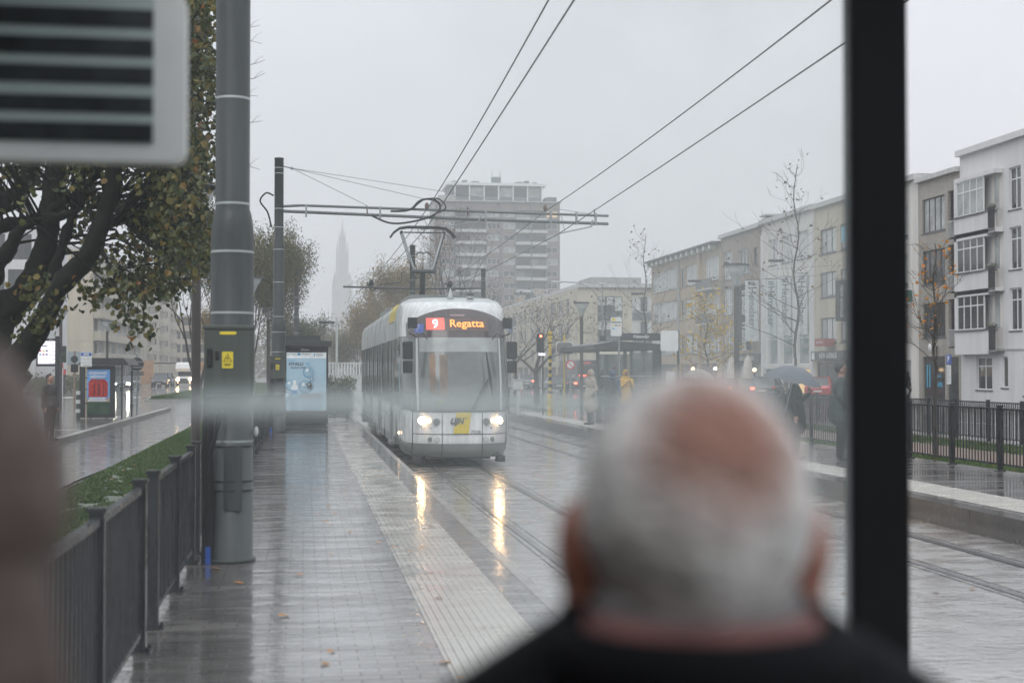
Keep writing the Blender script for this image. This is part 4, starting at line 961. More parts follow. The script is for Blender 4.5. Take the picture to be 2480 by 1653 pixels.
# stays of the long arm
g = MB(); topz = 7.1
for q, xx in (((2.35, 0, 6.13), 0), ((5.1, 0, 6.08), 0), ((8.65, 0, 5.98), 0)): g.tube(wire((.34, 0, topz), q, .01, m_steel), .009, m_steel, 5)
g.tube([(.12, 0, topz + .05), (.34, 0, topz)], .02, m_steel, 6); g.ball((.34, 0, topz), .045, m_steel, 8, 6)
for x in (2.35, 5.1, 8.65): g.tube([(x, 0, 6.13), (x + .02, 0, 5.9)], .02, m_brass, 6)
g.build('stay_wire', n1)
g = MB()      # looped feeder cables
g.tube(bend([(3.0, 0, 5.98), (3.5, -.05, 6.02), (3.8, -.05, 6.28), (4.15, -.05, 6.32), (4.35, -.05, 6.15), (4.25, -.05, 5.95), (3.9, -.05, 5.78), (3.3, 0, 5.66), (2.9, 0, 5.68), (2.5, 0, 5.85)]), .03, m_black, 6)
g.tube(bend([(3.6, -.08, 6.05), (3.9, -.08, 6.3), (4.3, -.08, 6.33), (4.5, -.08, 6.1), (4.3, -.08, 5.95)]), .02, m_black, 6)
g.tube(bend([(-.14, 0, 6.35), (-.34, 0, 6.42), (-.5, 0, 6.2), (-.3, 0, 5.9), (-.2, 0, 5.5)]), .025, m_black, 6)
g.build('feeder_cable', n1)
# wires: messenger + contact for each track, zig-zagging between supports
def span(label, pts, r=.012):
    g = MB(); P = []
    for i in range(len(pts) - 1): P += wire(pts[i], pts[i+1], r, m_steel, .10 if pts[i][2] > 6 else .03)[:-1]
    P.append(Vector(pts[-1])); g.tube(P, r, m_wire, 5); return tag(g.build('overhead_wire'), label, 'wire', 'overhead contact and carrier wires')
m_wire = mat('weathered_copper', (.07, .075, .075), .5, .3)
span('carrier wire above the tram, left one of the near pair', [(2.35, -8, 6.4), (2.72, 12.5, 6.27), (3.32, MY2, 6.33), (3.0, 64, 6.0), (2.8, 80, 6.1), (3.0, 130, 6.1)])
span('contact wire the pantograph touches, right one of the near pair', [(2.35, -8, 5.75), (2.72, 12.5, 5.77), (3.30, MY2, 5.80), (3.0, 64, 5.7), (2.8, 80, 5.7), (3.0, 130, 5.7)])
span('carrier wire over the far track, upper of the right pair', [(6.0, -8, 6.4), (6.02, 12.5, 6.3), (6.6, MY2, 6.33), (6.4, 64, 6.0), (6.9, 79, 6.1), (6.5, 130, 6.1)])
span('contact wire over the far track, lower of the right pair', [(5.65, -8, 5.75), (6.06, 12.5, 5.72), (6.95, MY2, 5.70), (6.5, 64, 5.6), (6.9, 79, 5.7), (6.5, 130, 5.7)])
# registration arms, insulators and droppers on the long cantilever
g = MB(); lx = -(-.665)
def L2(x, z): return (x + .665, -.02, z - ZP)
g.ball(L2(3.32, 6.42), (.06, .06, .1), m_brass, 8, 6); g.tube([L2(3.32, 6.3), L2(3.32, 6.45)], .015, m_steel, 6); g.tube([L2(3.15, 5.8 - .03), L2(4.75, 6.0)], .02, m_steel, 6); g.tube([L2(4.75, 6.0), L2(4.8, 6.15)], .03, m_steel, 6); g.tube([L2(3.2, 6.2), L2(3.35, 5.8)], .01, m_steel, 5)
g.ball(L2(6.6, 6.42), (.06, .06, .1), m_brass, 8, 6); g.tube([L2(6.6, 6.2), L2(6.6, 6.45)], .015, m_steel, 6); g.tube([L2(6.9, 5.70), L2(7.9, 5.92)], .02, m_steel, 6); g.tube([L2(7.9, 5.92), L2(7.93, 6.1)], .03, m_steel, 6); g.tube([L2(7.05, 6.2), L2(7.15, 5.75)], .01, m_steel, 5); g.tube([L2(6.95, 6.2), L2(6.8, 5.68)], .01, m_steel, 5)
g.build('registration_arm', n1)
# arms on the farther masts
for o in [o for o in COL.objects if o.name.startswith('overhead_line_mast') and o.location.y > 60]:
    if o.location.x > 4 and o.location.x < 6:
        g = MB(); g.tube([(-3.1, 0, 5.68), (0, 0, 5.62), (3.1, 0, 5.66)], .045, m_dark, 8); g.tube([(-2.9, 0, 5.72), (-.1, 0, 7.2)], .012, m_steel, 5); g.tube([(2.9, 0, 5.72), (.1, 0, 7.2)], .012, m_steel, 5)
        for x in (-1.85, 1.7): g.ball((x, 0, 5.85), (.12, .1, .16), m_black, 8, 6); g.tube([(x - .2, 0, 5.9), (x, 0, 5.5), (x + .25, 0, 5.62), (x + .7, 0, 5.62)], .03, m_black, 5)
        g.tube([(-.3, 0, 6.4), (-.5, 0, 6.3), (-.5, 0, 5.9), (-1.6, 0, 5.75)], .025, m_black, 5); g.build('cantilever', o)


# ------------------------------------------------------------------ railings
def railing(label, loc, rz, n, group, bays=1.75, h=1.0, spacing=.11, bar=.008, name='railing'):
    t = thing(name, label, 'railing', loc, rz, group)      # runs along local +x
    Lx = n * bays
    s = MB()
    s.box(.02, Lx - .02, -.02, .02, h - .07, h - .035, m_fence); s.box(.02, Lx - .02, -.02, .02, .10, .13, m_fence); s.build('rail', t)
    s = MB(); x = spacing
    while x < Lx - .03:
        s.box(x - bar, x + bar, -.008, .008, .13, h - .07, m_fence); x += spacing
    s.build('bars', t)
    proto = None
    for k in range(n + 1):
        if proto is None:
            s = MB(); s.box(-.03, .03, -.035, .035, .01, h - .01, m_fence); s.box(-.045, .045, -.045, .045, h - .01, h + .012, m_fence); s.box(-.07, .07, -.07, .07, 0, .012, m_fence)
            for sx in (-1, 1): s.tube([(sx * .05, -.05, .01), (sx * .05, -.05, .03)], .01, m_black, 6)
            proto = s.build('post', t); 
        else:
            c = proto.copy(); COL.objects.link(c); c.parent = t; c.location = (k * bays, 0, 0)
    return t
gl1 = 'grey bar railings along the near platform'
FX = -.95
railing('nearest grey bar railing panels, in front of the gap before the mast', (FX, 3.35, ZP), math.pi / 2, 3, gl1, 1.76)
railing('grey bar railing beginning after the small gap and passing behind the first mast', (FX, 9.38, ZP), math.pi / 2, 2, gl1, 1.55)
railing('long grey railing from the first mast to the second mast', (FX, 13.1, ZP), math.pi / 2, 14, gl1, 1.76)
railing('short far stretch of railing beyond the second mast', (FX, 39.2, ZP), math.pi / 2, 6, gl1, 1.76)
gl2 = 'dark bar railings along the far platform'
railing('dark railing at the back of the far platform, right of the black post', (11.35, 7.95, ZP), math.pi / 2, 22, gl2, 1.76, 1.07)
railing('second dark railing beyond the verge, at the edge of the right road', (17.4, 8, .1), math.pi / 2, 34, gl2, 1.76, 1.07)
railing('cross railing closing the verge behind the waiting passengers', (8.4, 58.2, .1), 0, 5, gl2, 1.7, 1.15, .13)
railing('dark railing on the bus platform at the left, behind the brown blur', (-9.9, 44, .15), math.pi / 2, 5, gl2, 1.7, 1.1, .1, .02)

# ------------------------------------------------------------------ funnel street lamps
m_opal = glassmat('clear_funnel_glass', (.6, .64, .64), .42, .15)
def funnel(label, loc, group):
    t = thing('street_lamp', label, 'street lamp', loc, 0, group)
    s = MB(); s.lathe([(.085, 0), (.08, .05), (.08, 4.35), (.082, 4.4)], m_lampb, n=16); s.build('pole', t)
    s = MB(); s.lathe([(.08, 0), (.09, .1), (.17, .3), (.36, .62), (.37, .63), (.18, .3), (.10, .1), (.05, 0)], m_opal, (0, 0, 4.4), 24); s.build('lamp_shade', t)
    s = MB(); s.lathe([(.38, 0), (.40, .02), (.36, .05)], m_dark, (0, 0, 5.02), 24); s.tube([(0, 0, 4.4), (0, 0, 5.03)], .02, m_steel, 6); s.box(-.38, -.25, -.05, .05, 5.07, 5.12, m_black); s.build('lamp_cap', t)
    return t
m_lampb = mat('dark_bronze_paint', (.055, .045, .042), .4, var=.1)
GLP = 'funnel shaped street lamps'
fl = funnel('brown street lamp pole immediately left of the first mast', (-1.83, 25, .05), GLP)
for lb, p in (('funnel street lamp hidden beyond the first mast', (-1.75, 49, .05)), ('funnel street lamp just left of the second mast', (-1.72, 71, .05)), ('funnel lamp in front of the slim bare tree left of the mirror', (12.9, 65.5, .07)),
              ('large funnel lamp in front of the brown brick house', (12.88, 41.3, .07)), ('funnel lamp with the lit display beside it, left bus platform', (-12.4, 76, 0)), ('funnel lamp above the bus shelter roof', (-12.2, 92, 0))):
    dup(fl, p, 0, lb)

# tall double arm lamp and small hanging lamps over the right road
t = thing('street_lamp', 'tall slim pale street lamp with a curved arm before the corner block', 'street lamp', (24.3, 114.5, 0))
s = MB(); s.tube([(0, 0, 0), (0, 0, 5), (0, 0, 9.0)], [.11, .08, .05], m_steel, 10); s.tube([(0, 0, 6.8), (-.25, 0, 7.8), (-.9, 0, 8.7), (-2.2, 0, 9.15), (-3.6, 0, 9.2)], .05, m_steel, 8); s.build('pole', t)
s = MB(); s.bbox(-4.3, -3.4, -.15, .15, 9.1, 9.25, m_offwhite, .03); s.bbox(-.3, .3, -.15, .15, 8.98, 9.15, m_offwhite, .03); s.build('lamp_head', t)
GH = 'flat lamps hanging over the right road'
def hang(label, u, v, y, first=None):
    p = at(u, v, y)
    if first: return dup(first, p, 0, label)
    t = thing('hanging_lamp', label, 'street lamp', p, 0, GH); s = MB(); s.bbox(-.45, .45, -.15, .15, -.08, .08, m_dark, .03); s.build('lamp_head', t)
    s = MB(); s.tube([(0, 0, .05), (6, 0, .9), (38 - p.x, 0, 1.5)], .012, m_wire, 4); s.build('wire', t); return t
h0 = hang('flat hanging lamp before the corner block, right of the curved pole', 1544, 711, 100)
hang('flat hanging lamp in front of the tan block balcony', 1682, 680, 98, h0); hang('flat hanging lamp in front of the white banner shop', 1880, 631, 84, h0)

# ------------------------------------------------------------------ ad shelter on the near platform
m_adblue = mat('poster_pale_blue', (.32, .45, .54), .18, var=.06, emit=(.32, .45, .54), es=.30)
m_bub = mat('poster_bubble_blue', (.10, .28, .50), .2, var=.35, scale=4); m_bub2 = mat('poster_bubble_light', (.33, .52, .66), .2, var=.2, scale=3)
m_letd = mat('poster_dark_letters', (.05, .07, .10), .4); m_letb = mat('poster_blue_letters', (.10, .42, .68), .4); m_postw = mat('poster_white', (.72, .76, .78), .2, emit=(.7, .75, .78), es=.2)
AY = 43.0
t = thing('advertising_shelter', 'dark platform shelter end with a large pale blue poster, beside the second mast', 'shelter', (.1, AY, ZP))
s = MB(); s.bbox(-.66, .63, -.09, .09, .05, 2.36, m_black, .015); s.box(-.6, .58, -.05, .05, 0, .05, m_dark); s.build('display_case', t)
s = MB(); s.box(-.60, .575, -.100, -.092, .46, 2.19, m_adblue); s.box(-.60, .575, -.102, -.1005, 2.02, 2.19, m_postw)
X0, Zt = -.56, 2.19
def pt(x, z): return FACE(x, -.104, z)
s.text('LA ROCHE-POSAY', .085, pt(-.24, 2.135), m_letd, .001, bold=0); s.box(-.27, -.19, -.1045, -.103, 2.10, 2.18, m_letb)
for k in range(3): s.box(.27, .48, -.1045, -.103, 2.09 + k * .03, 2.10 + k * .03, m_letd)
s.box(.2, .24, -.1045, -.103, 2.08, 2.16, m_letb)
s.text('NIEUW', .07, pt(-.45, 1.945), m_letb, .001); s.text('HYALU', .135, pt(-.32, 1.845), m_letd, .001, bold=.004); s.text('B5', .135, pt(.04, 1.845), m_letb, .001)
s.text('SERUM & CRÈME', .062, pt(-.25, 1.735), m_letd, .001, bold=.001)
def disc(cx, cz, r, m, y, rz_=1): s.prism([(cx + r * math.cos(a), cz + r * rz_ * math.sin(a)) for a in [2 * math.pi * k / 28 for k in range(28)]], 'y', y - .0012, y, m)
for cx, cz, r in ((.06, 1.6, .175), (.155, 1.385, .075), (-.04, 1.17, .2), (.10, 1.2, .12), (-.47, 1.22, .17), (-.52, .86, .17)): disc(cx, cz, r, m_bub, -.1025); disc(cx + .01, cz + .01, r * .92, m_bub2, -.1040); disc(cx - r*.3, cz + r*.35, r * .25, m_postw, -.1055)
s.text('RIMPELS', .05, FACE(.0, -.106, 1.245), m_letd, .001); s.text('VERMINDERD', .05, FACE(.04, -.106, 1.15), m_letd, .001); s.text('1 WEEK', .06, FACE(.06, -.106, 1.09), m_letd, .001, bold=.001)
s.prism(rrect(-.50, -.22, .47, .96, .05), 'y', -.107, -.1055, m_bub2); s.prism(rrect(-.45, -.27, .95, 1.08, .03), 'y', -.108, -.1055, m_bub); s.prism(rrect(-.46, -.27, 1.07, 1.22, .04), 'y', -.109, -.1055, m_postw); s.prism(rrect(-.41, -.31, 1.2, 1.36, .03), 'y', -.109, -.1055, m_postw)
s.box(-.355, -.35, -.1085, -.107, .85, .95, m_letd); s.prism(rrect(-.18, .46, .47, .86, .15), 'y', -.107, -.1055, m_bub2); s.prism(rrect(-.21, .49, .80, .97, .08), 'y', -.108, -.1055, mat('poster_grey', (.33, .38, .42), .3)); s.box(.135, .14, -.1085, -.107, .72, .8, m_letd)
s.build('poster', t)
s = MB(); s.text('JCDecaux', .06, FACE(-.05, -.094, 2.27), m_white, .001, bold=.002); s.build('lettering', t)
s = MB(); s.bbox(-1.0, .73, -.25, 3.9, 2.38, 2.54, m_dark, .01); s.box(-1.0, .40, .3, 3.7, 2.545, 2.70, m_dark); s.build('roof', t)
s = MB()
for y in (1.9, 3.7): s.box(-.66, -.58, y - .04, y + .04, 0, 2.38, m_dark)
s.box(-.62, -.60, .15, 3.6, .15, 2.3, m_pane); s.build('back_glass', t)

# ------------------------------------------------------------------ tram shelter on the far platform
t = thing('tram_shelter', 'dark glazed tram shelter with its stop name on the roof, on the far platform', 'shelter', (10.4, 45, ZP))
s = MB(); s.prism([(-1.15, 2.33), (1.2, 2.33), (1.2, 2.5), (.0, 2.58), (-.5, 2.6), (-1.15, 2.48)], 'y', -.1, 8.2, m_dark); s.build('roof', t)
s = MB()
for x, y in ((-1.0, 0), (1.05, 0), (1.05, 4), (1.05, 8), (-.1, 0)): s.box(x - .05, x + .05, y + .0, y + .1, 0, 2.33, m_dark)
s.box(.8, 1.1, -.02, .0, .05, 2.33, m_dark); s.build('frame', t)
s = MB(); s.box(-.95, 1.0, .04, .052, .12, 2.25, m_pane); s.box(1.05, 1.062, .1, 8, .12, 2.25, m_pane); s.box(-.90, .85, .02, .035, 1.46, 1.48, m_offwhite); s.build('glass_panel', t)
s = MB(); s.bbox(-.3, 1.15, -.12, .0, 2.62, 2.86, m_dark, .01); s.text('Halewijn', .15, FACE(.4, -.125, 2.75), m_white, .001, bold=.002); s.bbox(-.95, -.75, -.1, 0, 2.6, 2.78, m_dark, .01); s.build('name_board', t)
s = MB(); s.box(.55, .95, 1.2, 6.5, .42, .47, m_dark); s.box(.7, .76, 1.5, 1.6, 0, .42, m_dark); s.box(.7, .76, 6, 6.1, 0, .42, m_dark); s.build('bench', t)
s = MB(); s.box(-.88, .1, .3, .34, 2.18, 2.26, mat('shelter_light', (.8, .8, .7), .4, emit=(1, .95, .8), es=.8)); s.build('strip_light', t)

# signs and posts on and near the far platform
t = thing('stop_sign', 'white line board with a yellow logo on a pole behind the passengers', 'sign', (*at(1492, 900, 43.2)[:2], ZP))
s = MB(); s.tube([(.1, .03, 0), (.1, .03, 3.35)], .03, m_steel, 8); s.build('pole', t)
s = MB(); s.prism(rrect(-.17, .17, 2.72, 3.30, .03), 'y', -.03, 0, m_white); s.box(-.15, .15, -.033, -.03, 3.13, 3.16, m_cab); s.prism([(-.14, 3.19), (-.02, 3.19), (-.02, 3.25), (-.08, 3.28), (-.14, 3.26)], 'y', -.034, -.03, m_yel)
for k, m in enumerate((m_yel, m_letd, mat('orange_badge', (.6, .2, .05), .4))): s.prism(rrect(-.14 + k * .1, -.07 + k * .1, 3.03, 3.07, .015), 'y', -.034, -.03, m)
s.box(-.13, -.05, -.033, -.03, 2.93, 2.97, m_letb); s.build('sign_board', t)
t = thing('sign_board', 'blank pale square board on a post, right end of the tram shelter', 'sign', (*at(1621, 900, 40)[:2], ZP))
s = MB(); s.tube([(.27, .03, 0), (.27, .03, 2.8)], .035, m_dark, 8); s.build('pole', t)
s = MB(); s.prism(rrect(-.26, .26, 2.22, 2.80, .04), 'y', -.03, 0, m_white); s.build('board', t)
s = MB(); s.bbox(-.1, .16, -.05, .05, 1.15, 1.62, m_offwhite, .01); s.build('notice_box', t)
t = thing('marker_post', 'yellow and black banded post at the far platform end', 'post', (9.0, 51.7, ZP))
s = MB(); s.tube([(0, 0, 0), (0, 0, .80)], .10, mat('yellow_paint', (.62, .44, .05), .4), 16); m_yp = s.mats[0]
z = .80
for k in range(11): s.tube([(0, 0, z), (0, 0, z + (.13 if k else .1))], .055 if k % 2 else .056, m_yp if k % 2 else m_black, 14); z += .13 if k else .1
s.tube([(0, 0, z), (0, 0, 2.85)], .055, m_yp, 14); s.tube([(0, 0, 2.65), (0, 0, 2.7)], .075, m_black, 14); s.tube([(0, 0, 2.85), (0, 0, 3.1)], .085, m_yp, 14); s.tube([(0, 0, 2.95), (0, 0, 2.99)], .088, m_black, 14); s.build('post', t)
m_red_e = mat('red_signal_light', (.8, .05, .03), .3, emit=(1, .09, .05), es=14); m_led_w = mat('white_led', (.8, .8, .85), .3, emit=(.9, .93, 1), es=1.6)
t = thing('tram_signal', 'black signal box showing a red light and REM beside the banded post', 'signal', (8.72, 52.2, ZP))
s = MB(); s.bbox(-.14, .12, -.1, .1, 2.35, 3.02, m_black, .02); s.bbox(-.08, .14, -.08, .08, 2.15, 2.34, m_black, .01); s.tube([(.1, .05, 0), (.1, .05, 2.4)], .03, m_dark, 8); s.build('housing', t)
s = MB(); s.tube([(0, -.1, 2.93), (0, -.115, 2.93)], .045, m_red_e, 16); s.build('red_lamp', t); s = MB(); s.text('REM', .135, FACE(.04, -.085, 2.25), m_led_w, .001, bold=.005); s.build('lettering', t)
t = thing('platform_mirror', 'rectangular platform mirror seen from behind on a thin yellow pole', 'mirror', (*at(1367, 900, 51)[:2], ZP))
s = MB(); s.tube([(0, .02, 0), (0, .02, 2.95)], .03, m_yp, 10); s.build('pole', t); s = MB(); s.prism(rrect(-.32, .32, 2.26, 2.70, .05), 'y', -.03, 0, m_offwhite); s.prism(rrect(-.29, .29, 2.29, 2.67, .12), 'y', -.05, -.03, mat('mirror_back', (.17, .16, .15), .4)); s.build('mirror', t)
t = thing('control_box', 'pale grey box on a thin post right of the tram', 'box', (8.0, 53, ZP))
s = MB(); s.bbox(-.18, .18, -.1, .1, .93, 1.30, m_offwhite, .015); s.bbox(-.2, .2, -.12, .12, 1.3, 1.33, m_offwhite, .008); s.build('cabinet', t); s = MB(); s.box(-.05, .05, -.04, .04, 0, .93, m_offwhite); s.build('post', t)
t = thing('road_sign', 'small round no entry disc with red ring behind the mirror', 'sign', (*at(1381, 900, 90)[:2], 0))
s = MB(); s.tube([(0, 0, 0), (0, 0, 2.6)], .04, m_steel, 8); s.build('pole', t); m_redp = mat('red_paint', (.55, .04, .04), .35)
s = MB(); s.tube([(0, -.04, 2.3), (0, -.06, 2.3)], .3, m_redp, 24); s.tube([(0, -.06, 2.3), (0, -.07, 2.3)], .22, m_white, 24); s.prism([(-.18, 2.44), (-.14, 2.48), (.18, 2.16), (.14, 2.12)], 'y', -.075, -.07, m_redp); s.build('disc', t)
# blue white P sign and closed parasols, lamps near the shops
t = thing('parking_sign', 'blue P parking sign on a post at the corner of the white house', 'sign', (36.8, 77.3, .1))
s = MB(); s.box(-.05, .05, -.05, .05, 0, 2.4, m_dark); s.build('post', t)
s = MB(); s.box(-.1, -.05, -.28, .28, 2.2, 2.75, m_blue); s.box(-.1, -.05, -.24, .24, 1.05, 2.15, m_white)
MX = lambda x, y, z: Matrix.Translation((x, y, z)) @ Matrix.Rotation(R(-90), 4, 'Z') @ Matrix.Rotation(R(90), 4, 'X')
s.text('P', .45, MX(-.105, 0, 2.48), m_white, bold=.02)
for k in range(8): s.box(-.103, -.1, -.16, .16, 1.2 + k * .11, 1.22 + k * .11, m_letd)
s.build('sign_board', t)
t = thing('parasol', 'closed cream parasol nearest the white shop, in front of the caterer', 'parasol', (*at(1811, 900, 104)[:2], .1), 0, 'closed parasols')
m_canv = mat('cream_canvas', (.5, .46, .42), .8, var=.1)
s = MB(); s.lathe([(.02, 3.0), (.22, 2.75), (.32, 2.3), (.42, 1.7), (.46, 1.1), (.30, .95)][::-1], m_canv, n=14); s.build('canopy', t); s = MB(); s.tube([(0, 0, 0), (0, 0, 3.05)], .04, m_steel, 8); s.box(-.4, .4, -.4, .4, 0, .1, m_conc); s.build('pole', t)
dup(t, (*at(1772, 900, 106)[:2], .1), 0, 'closed cream parasol left of the large funnel lamp')
m_bulb_w = mat('warm_bulb', (1, .8, .5), .4, emit=(1, .66, .35), es=6); m_bulb_c = mat('cool_bulb', (1, 1, .9), .4, emit=(.95, 1, .82), es=6)
for lb, u, v, y, mm in (('small warm globe light over the green umbrella', 1678, 893, 96, m_bulb_w), ('cool white globe light below the yellow-leaved tree', 1732, 892, 96, m_bulb_c), ('bright warm globe light right of the closed parasol', 1827, 895, 96, m_bulb_w)):
    p = at(u, v, y); t = thing('globe_light', lb, 'light', (p.x, p.y, .1), 0, 'globe lights by the terrace'); s = MB(); s.tube([(0, 0, 0), (0, 0, p.z - .1)], .04, m_dark, 8); s.build('pole', t); s = MB(); s.ball((0, 0, p.z - .1), .13, mm, 14, 10); s.build('lamp', t)
t = thing('barrier_rail', 'low terrace barrier beside the closed parasols', 'barrier', (*at(1790, 900, 92)[:2], .1)); s = MB()
for x in (-2.2, 0, 2.2): s.tube([(x, 0, 0), (x, 0, 1.25)], .04, m_dark, 8)
s.tube([(-2.2, 0, 1.25), (2.2, 0, 1.25)], .04, m_dark, 8); s.build('frame', t)

# ------------------------------------------------------------------ left bus platform furniture
m_scr = mat('lit_display', (.8, .75, .85), .3, emit=(.86, .80, .92), es=1.0)
t = thing('departure_display', 'lit departure display with minutes in a dark case, left edge', 'display', (*at(115, 900, 48)[:2], .15))
s = MB(); s.bbox(-.36, .36, .02, .14, 1.92, 2.83, m_dark, .01); s.box(.24, .38, .0, .14, 0, 2.9, m_dark); s.build('case', t)
s = MB(); s.box(-.30, .27, .008, .018, 2.0, 2.74, m_scr)
for k, n in enumerate(('2', '2', '13', '14', '17', '22')): s.text(n + ' min', .075, FACE(.14, .004, 2.66 - k * .125), m_letd, .001)
for i in range(3):
    for j, mm in enumerate((m_yel, m_letd)): s.box(-.26 + i * .1, -.19 + i * .1, .002, .006, 2.40 - j * .12, 2.45 - j * .12, (m_redp, m_yel, m_letd)[i] if j == 0 else (m_cyan, m_redp, m_letd)[i])
s.text('oo', .1, FACE(-.06, .004, 2.68), m_letd, .001); s.box(-.29, .0, .002, .006, 2.57, 2.60, m_letd); s.build('screen', t)
s = MB(); s.text('Halte', .05, FACE(.1, .015, 2.785), m_white, .001); s.build('lettering', t)
t = thing('bus_shelter', 'dark bus shelter with a poster of a red house, left bus platform', 'shelter', (*at(238, 900, 54.7)[:2], .15))
s = MB(); s.bbox(-.66, .62, -.08, .08, .03, 1.96, m_dark, .015); s.build('display_case', t)
m_skyp = mat('poster_sky_blue', (.12, .28, .55), .2, emit=(.12, .28, .55), es=.15); m_redh = mat('poster_red', (.42, .03, .025), .25, var=.35, scale=9); m_gp = mat('poster_green', (.03, .07, .04), .3, var=.3)
s = MB(); s.box(-.42, .44, -.095, -.082, .16, 1.82, m_skyp); s.box(-.42, .44, -.098, -.0955, .16, .62, m_gp); s.prism([(-.42, .62), (.44, .62), (.44, .78), (.1, .66), (-.42, .74)], 'y', -.098, -.0955, mat('poster_pink_field', (.35, .25, .2), .4))
s.prism([(-.33, .80), (.36, .80), (.37, 1.33), (.25, 1.46), (-.2, 1.48), (-.33, 1.35)], 'y', -.101, -.099, m_redh)
for x0, x1 in ((-.15, -.1), (.0, .08), (.2, .24)): s.box(x0, x1, -.103, -.1015, .84, 1.3, mat('poster_dark_red', (.16, .012, .012), .3))
s.prism([(-.05, 1.47), (.03, 1.42), (.1, 1.48), (.02, 1.34)], 'y', -.1035, -.102, m_letd)
s.text('EIGENAARS', .125, FACE(.0, -.100, 1.69), m_white, .001, bold=.004, shear=.15); s.text('GEZOCHT', .125, FACE(.0, -.1035, 1.555), m_white, .001, bold=.004, shear=.15)
for k in range(2): s.box(-.30 - k * .05, .27 + k * .05, -.101, -.099, .72 - k * .08, .78 - k * .08, m_white); s.text('Win je droomwoning' if k == 0 else 'Inschrijven kan nog tot december', .045, FACE(0, -.1035, .75 - k * .08), m_letd, .001)
s.build('poster', t)
s = MB(); s.prism([(-.7, 1.99), (1.15, 1.99), (1.05, 2.12), (.95, 2.25), (-.3, 2.25), (-.6, 2.1)], 'y', -.3, 3.2, m_dark); s.build('roof', t)
s = MB(); s.box(.85, .9, -.1, .0, 0, 1.99, m_dark); s.box(.85, .9, 3, 3.1, 0, 1.99, m_dark); s.box(-.72, -.66, 3, 3.1, 0, 1.99, m_dark); s.build('post', t)
s = MB(); s.box(-.69, -.68, .1, 3, .1, 1.9, m_pane); s.box(.64, .84, -.04, -.03, .1, 1.9, m_pane); s.build('glass_panel', t)
t = thing('stop_sign', 'white stop flag with a blue top on a beige pole before the bus shelter', 'sign', (*at(209, 900, 52)[:2], .15))
s = MB(); s.tube([(0, .03, 0), (0, .03, 2.45)], .03, mat('beige_pole', (.38, .33, .25), .5), 10)
for z in (.6, 1.1, 1.5): s.tube([(0, .03, z), (0, .03, z + .04)], .036, m_black, 8)
s.build('pole', t); s = MB(); s.prism(rrect(-.19, .19, 1.92, 2.44, .02), 'y', -.02, .0, m_white); s.box(-.18, .18, -.024, -.021, 2.30, 2.41, m_blue); s.prism(rrect(-.09, .09, 2.32, 2.39, .02), 'y', -.027, -.0245, m_white); s.box(-.06, .06, -.029, -.0275, 2.34, 2.36, m_letd)
for z in (2.05, 2.18): s.box(-.17, .17, -.023, -.021, z, z + .008, m_steel)
s.text('Halewijn', .07, FACE(.03, -.0225, 1.965), m_letd, .001); s.build('sign_board', t)
t = thing('road_sign', 'back of a large round road sign right of the bus shelter', 'sign', (*at(332, 900, 61)[:2], .0)); s = MB(); s.tube([(0, 0, 0), (0, 0, 2.6)], .035, m_steel, 10); s.build('pole', t)
s = MB(); s.tube([(0, -.045, 2.2), (0, -.065, 2.2)], .28, m_dark, 28); s.box(-.28, .28, -.075, -.066, 2.28, 2.32, m_steel); s.box(-.28, .28, -.075, -.066, 2.05, 2.09, m_steel); s.box(-.28, .28, -.06, -.04, 1.74, 1.88, m_cab); s.box(-.27, .27, -.07, -.061, 1.79, 1.83, m_steel); s.build('disc', t)
t = thing('road_sign', 'smaller round sign back with a twin lamp box beside the stop flag', 'sign', (*at(181, 900, 74)[:2], .0)); s = MB(); s.tube([(0, 0, 0), (0, 0, 2.9)], .05, mat('rusty_pole', (.25, .18, .14), .6), 10); s.build('pole', t)
s = MB(); s.tube([(0, -.07, 2.5), (0, -.09, 2.5)], .18, m_dark, 24); s.bbox(-.18, .18, -.1, .0, 1.85, 2.25, m_black, .03); s.build('disc', t)
t = thing('sign_board', 'back of a dark rectangular traffic board next to the lit display', 'sign', (*at(150, 900, 50)[:2], .15)); s = MB(); s.prism(rrect(-.17, .15, 2.05, 2.62, .03), 'y', -.02, 0, m_cab); s.box(-.16, .14, -.03, -.02, 2.2, 2.23, m_dark); s.box(-.16, .14, -.03, -.02, 2.45, 2.48, m_dark); s.build('board', t); s = MB(); s.tube([(-.16, .03, 0), (-.16, .03, 2.5)], .03, m_dark, 8); s.build('pole', t)
def bollard(lb, loc, h=1.05, r=.075):
    t = thing('bollard', lb, 'bollard', loc, 0, 'white banded bollards'); s = MB(); s.tube([(0, 0, 0), (0, 0, h)], r, m_cab, 14); s.build('post', t)
    s = MB()
    for q in (.3, .62, .93): s.tube([(0, 0, h * q - .08), (0, 0, h * q + .06)], r + .003, m_offwhite, 14)
    s.build('reflector', t); return t
b0 = bollard('banded bollard just left of the bus shelter poster', (*at(190, 900, 54)[:2], .15)); bollard('short banded bollard between the bus shelter and the round sign', (*at(319, 900, 80)[:2], 0), .6, .1)
for lb, u, y, m_, h in (('red and white post near the gable, left one', 149, 120, m_redp, 2.1), ('red topped post near the gable, right one', 156, 126, m_redp, 1.6)):
    t = thing('marker_post', lb, 'post', (*at(u, 900, y)[:2], 0)); s = MB(); s.tube([(0, 0, 0), (0, 0, h)], .14, m_white if h > 2 else m_dark, 10); s.build('post', t); s = MB(); s.tube([(0, 0, h), (0, 0, h + .45)], .15, m_, 10); s.build('cap', t)
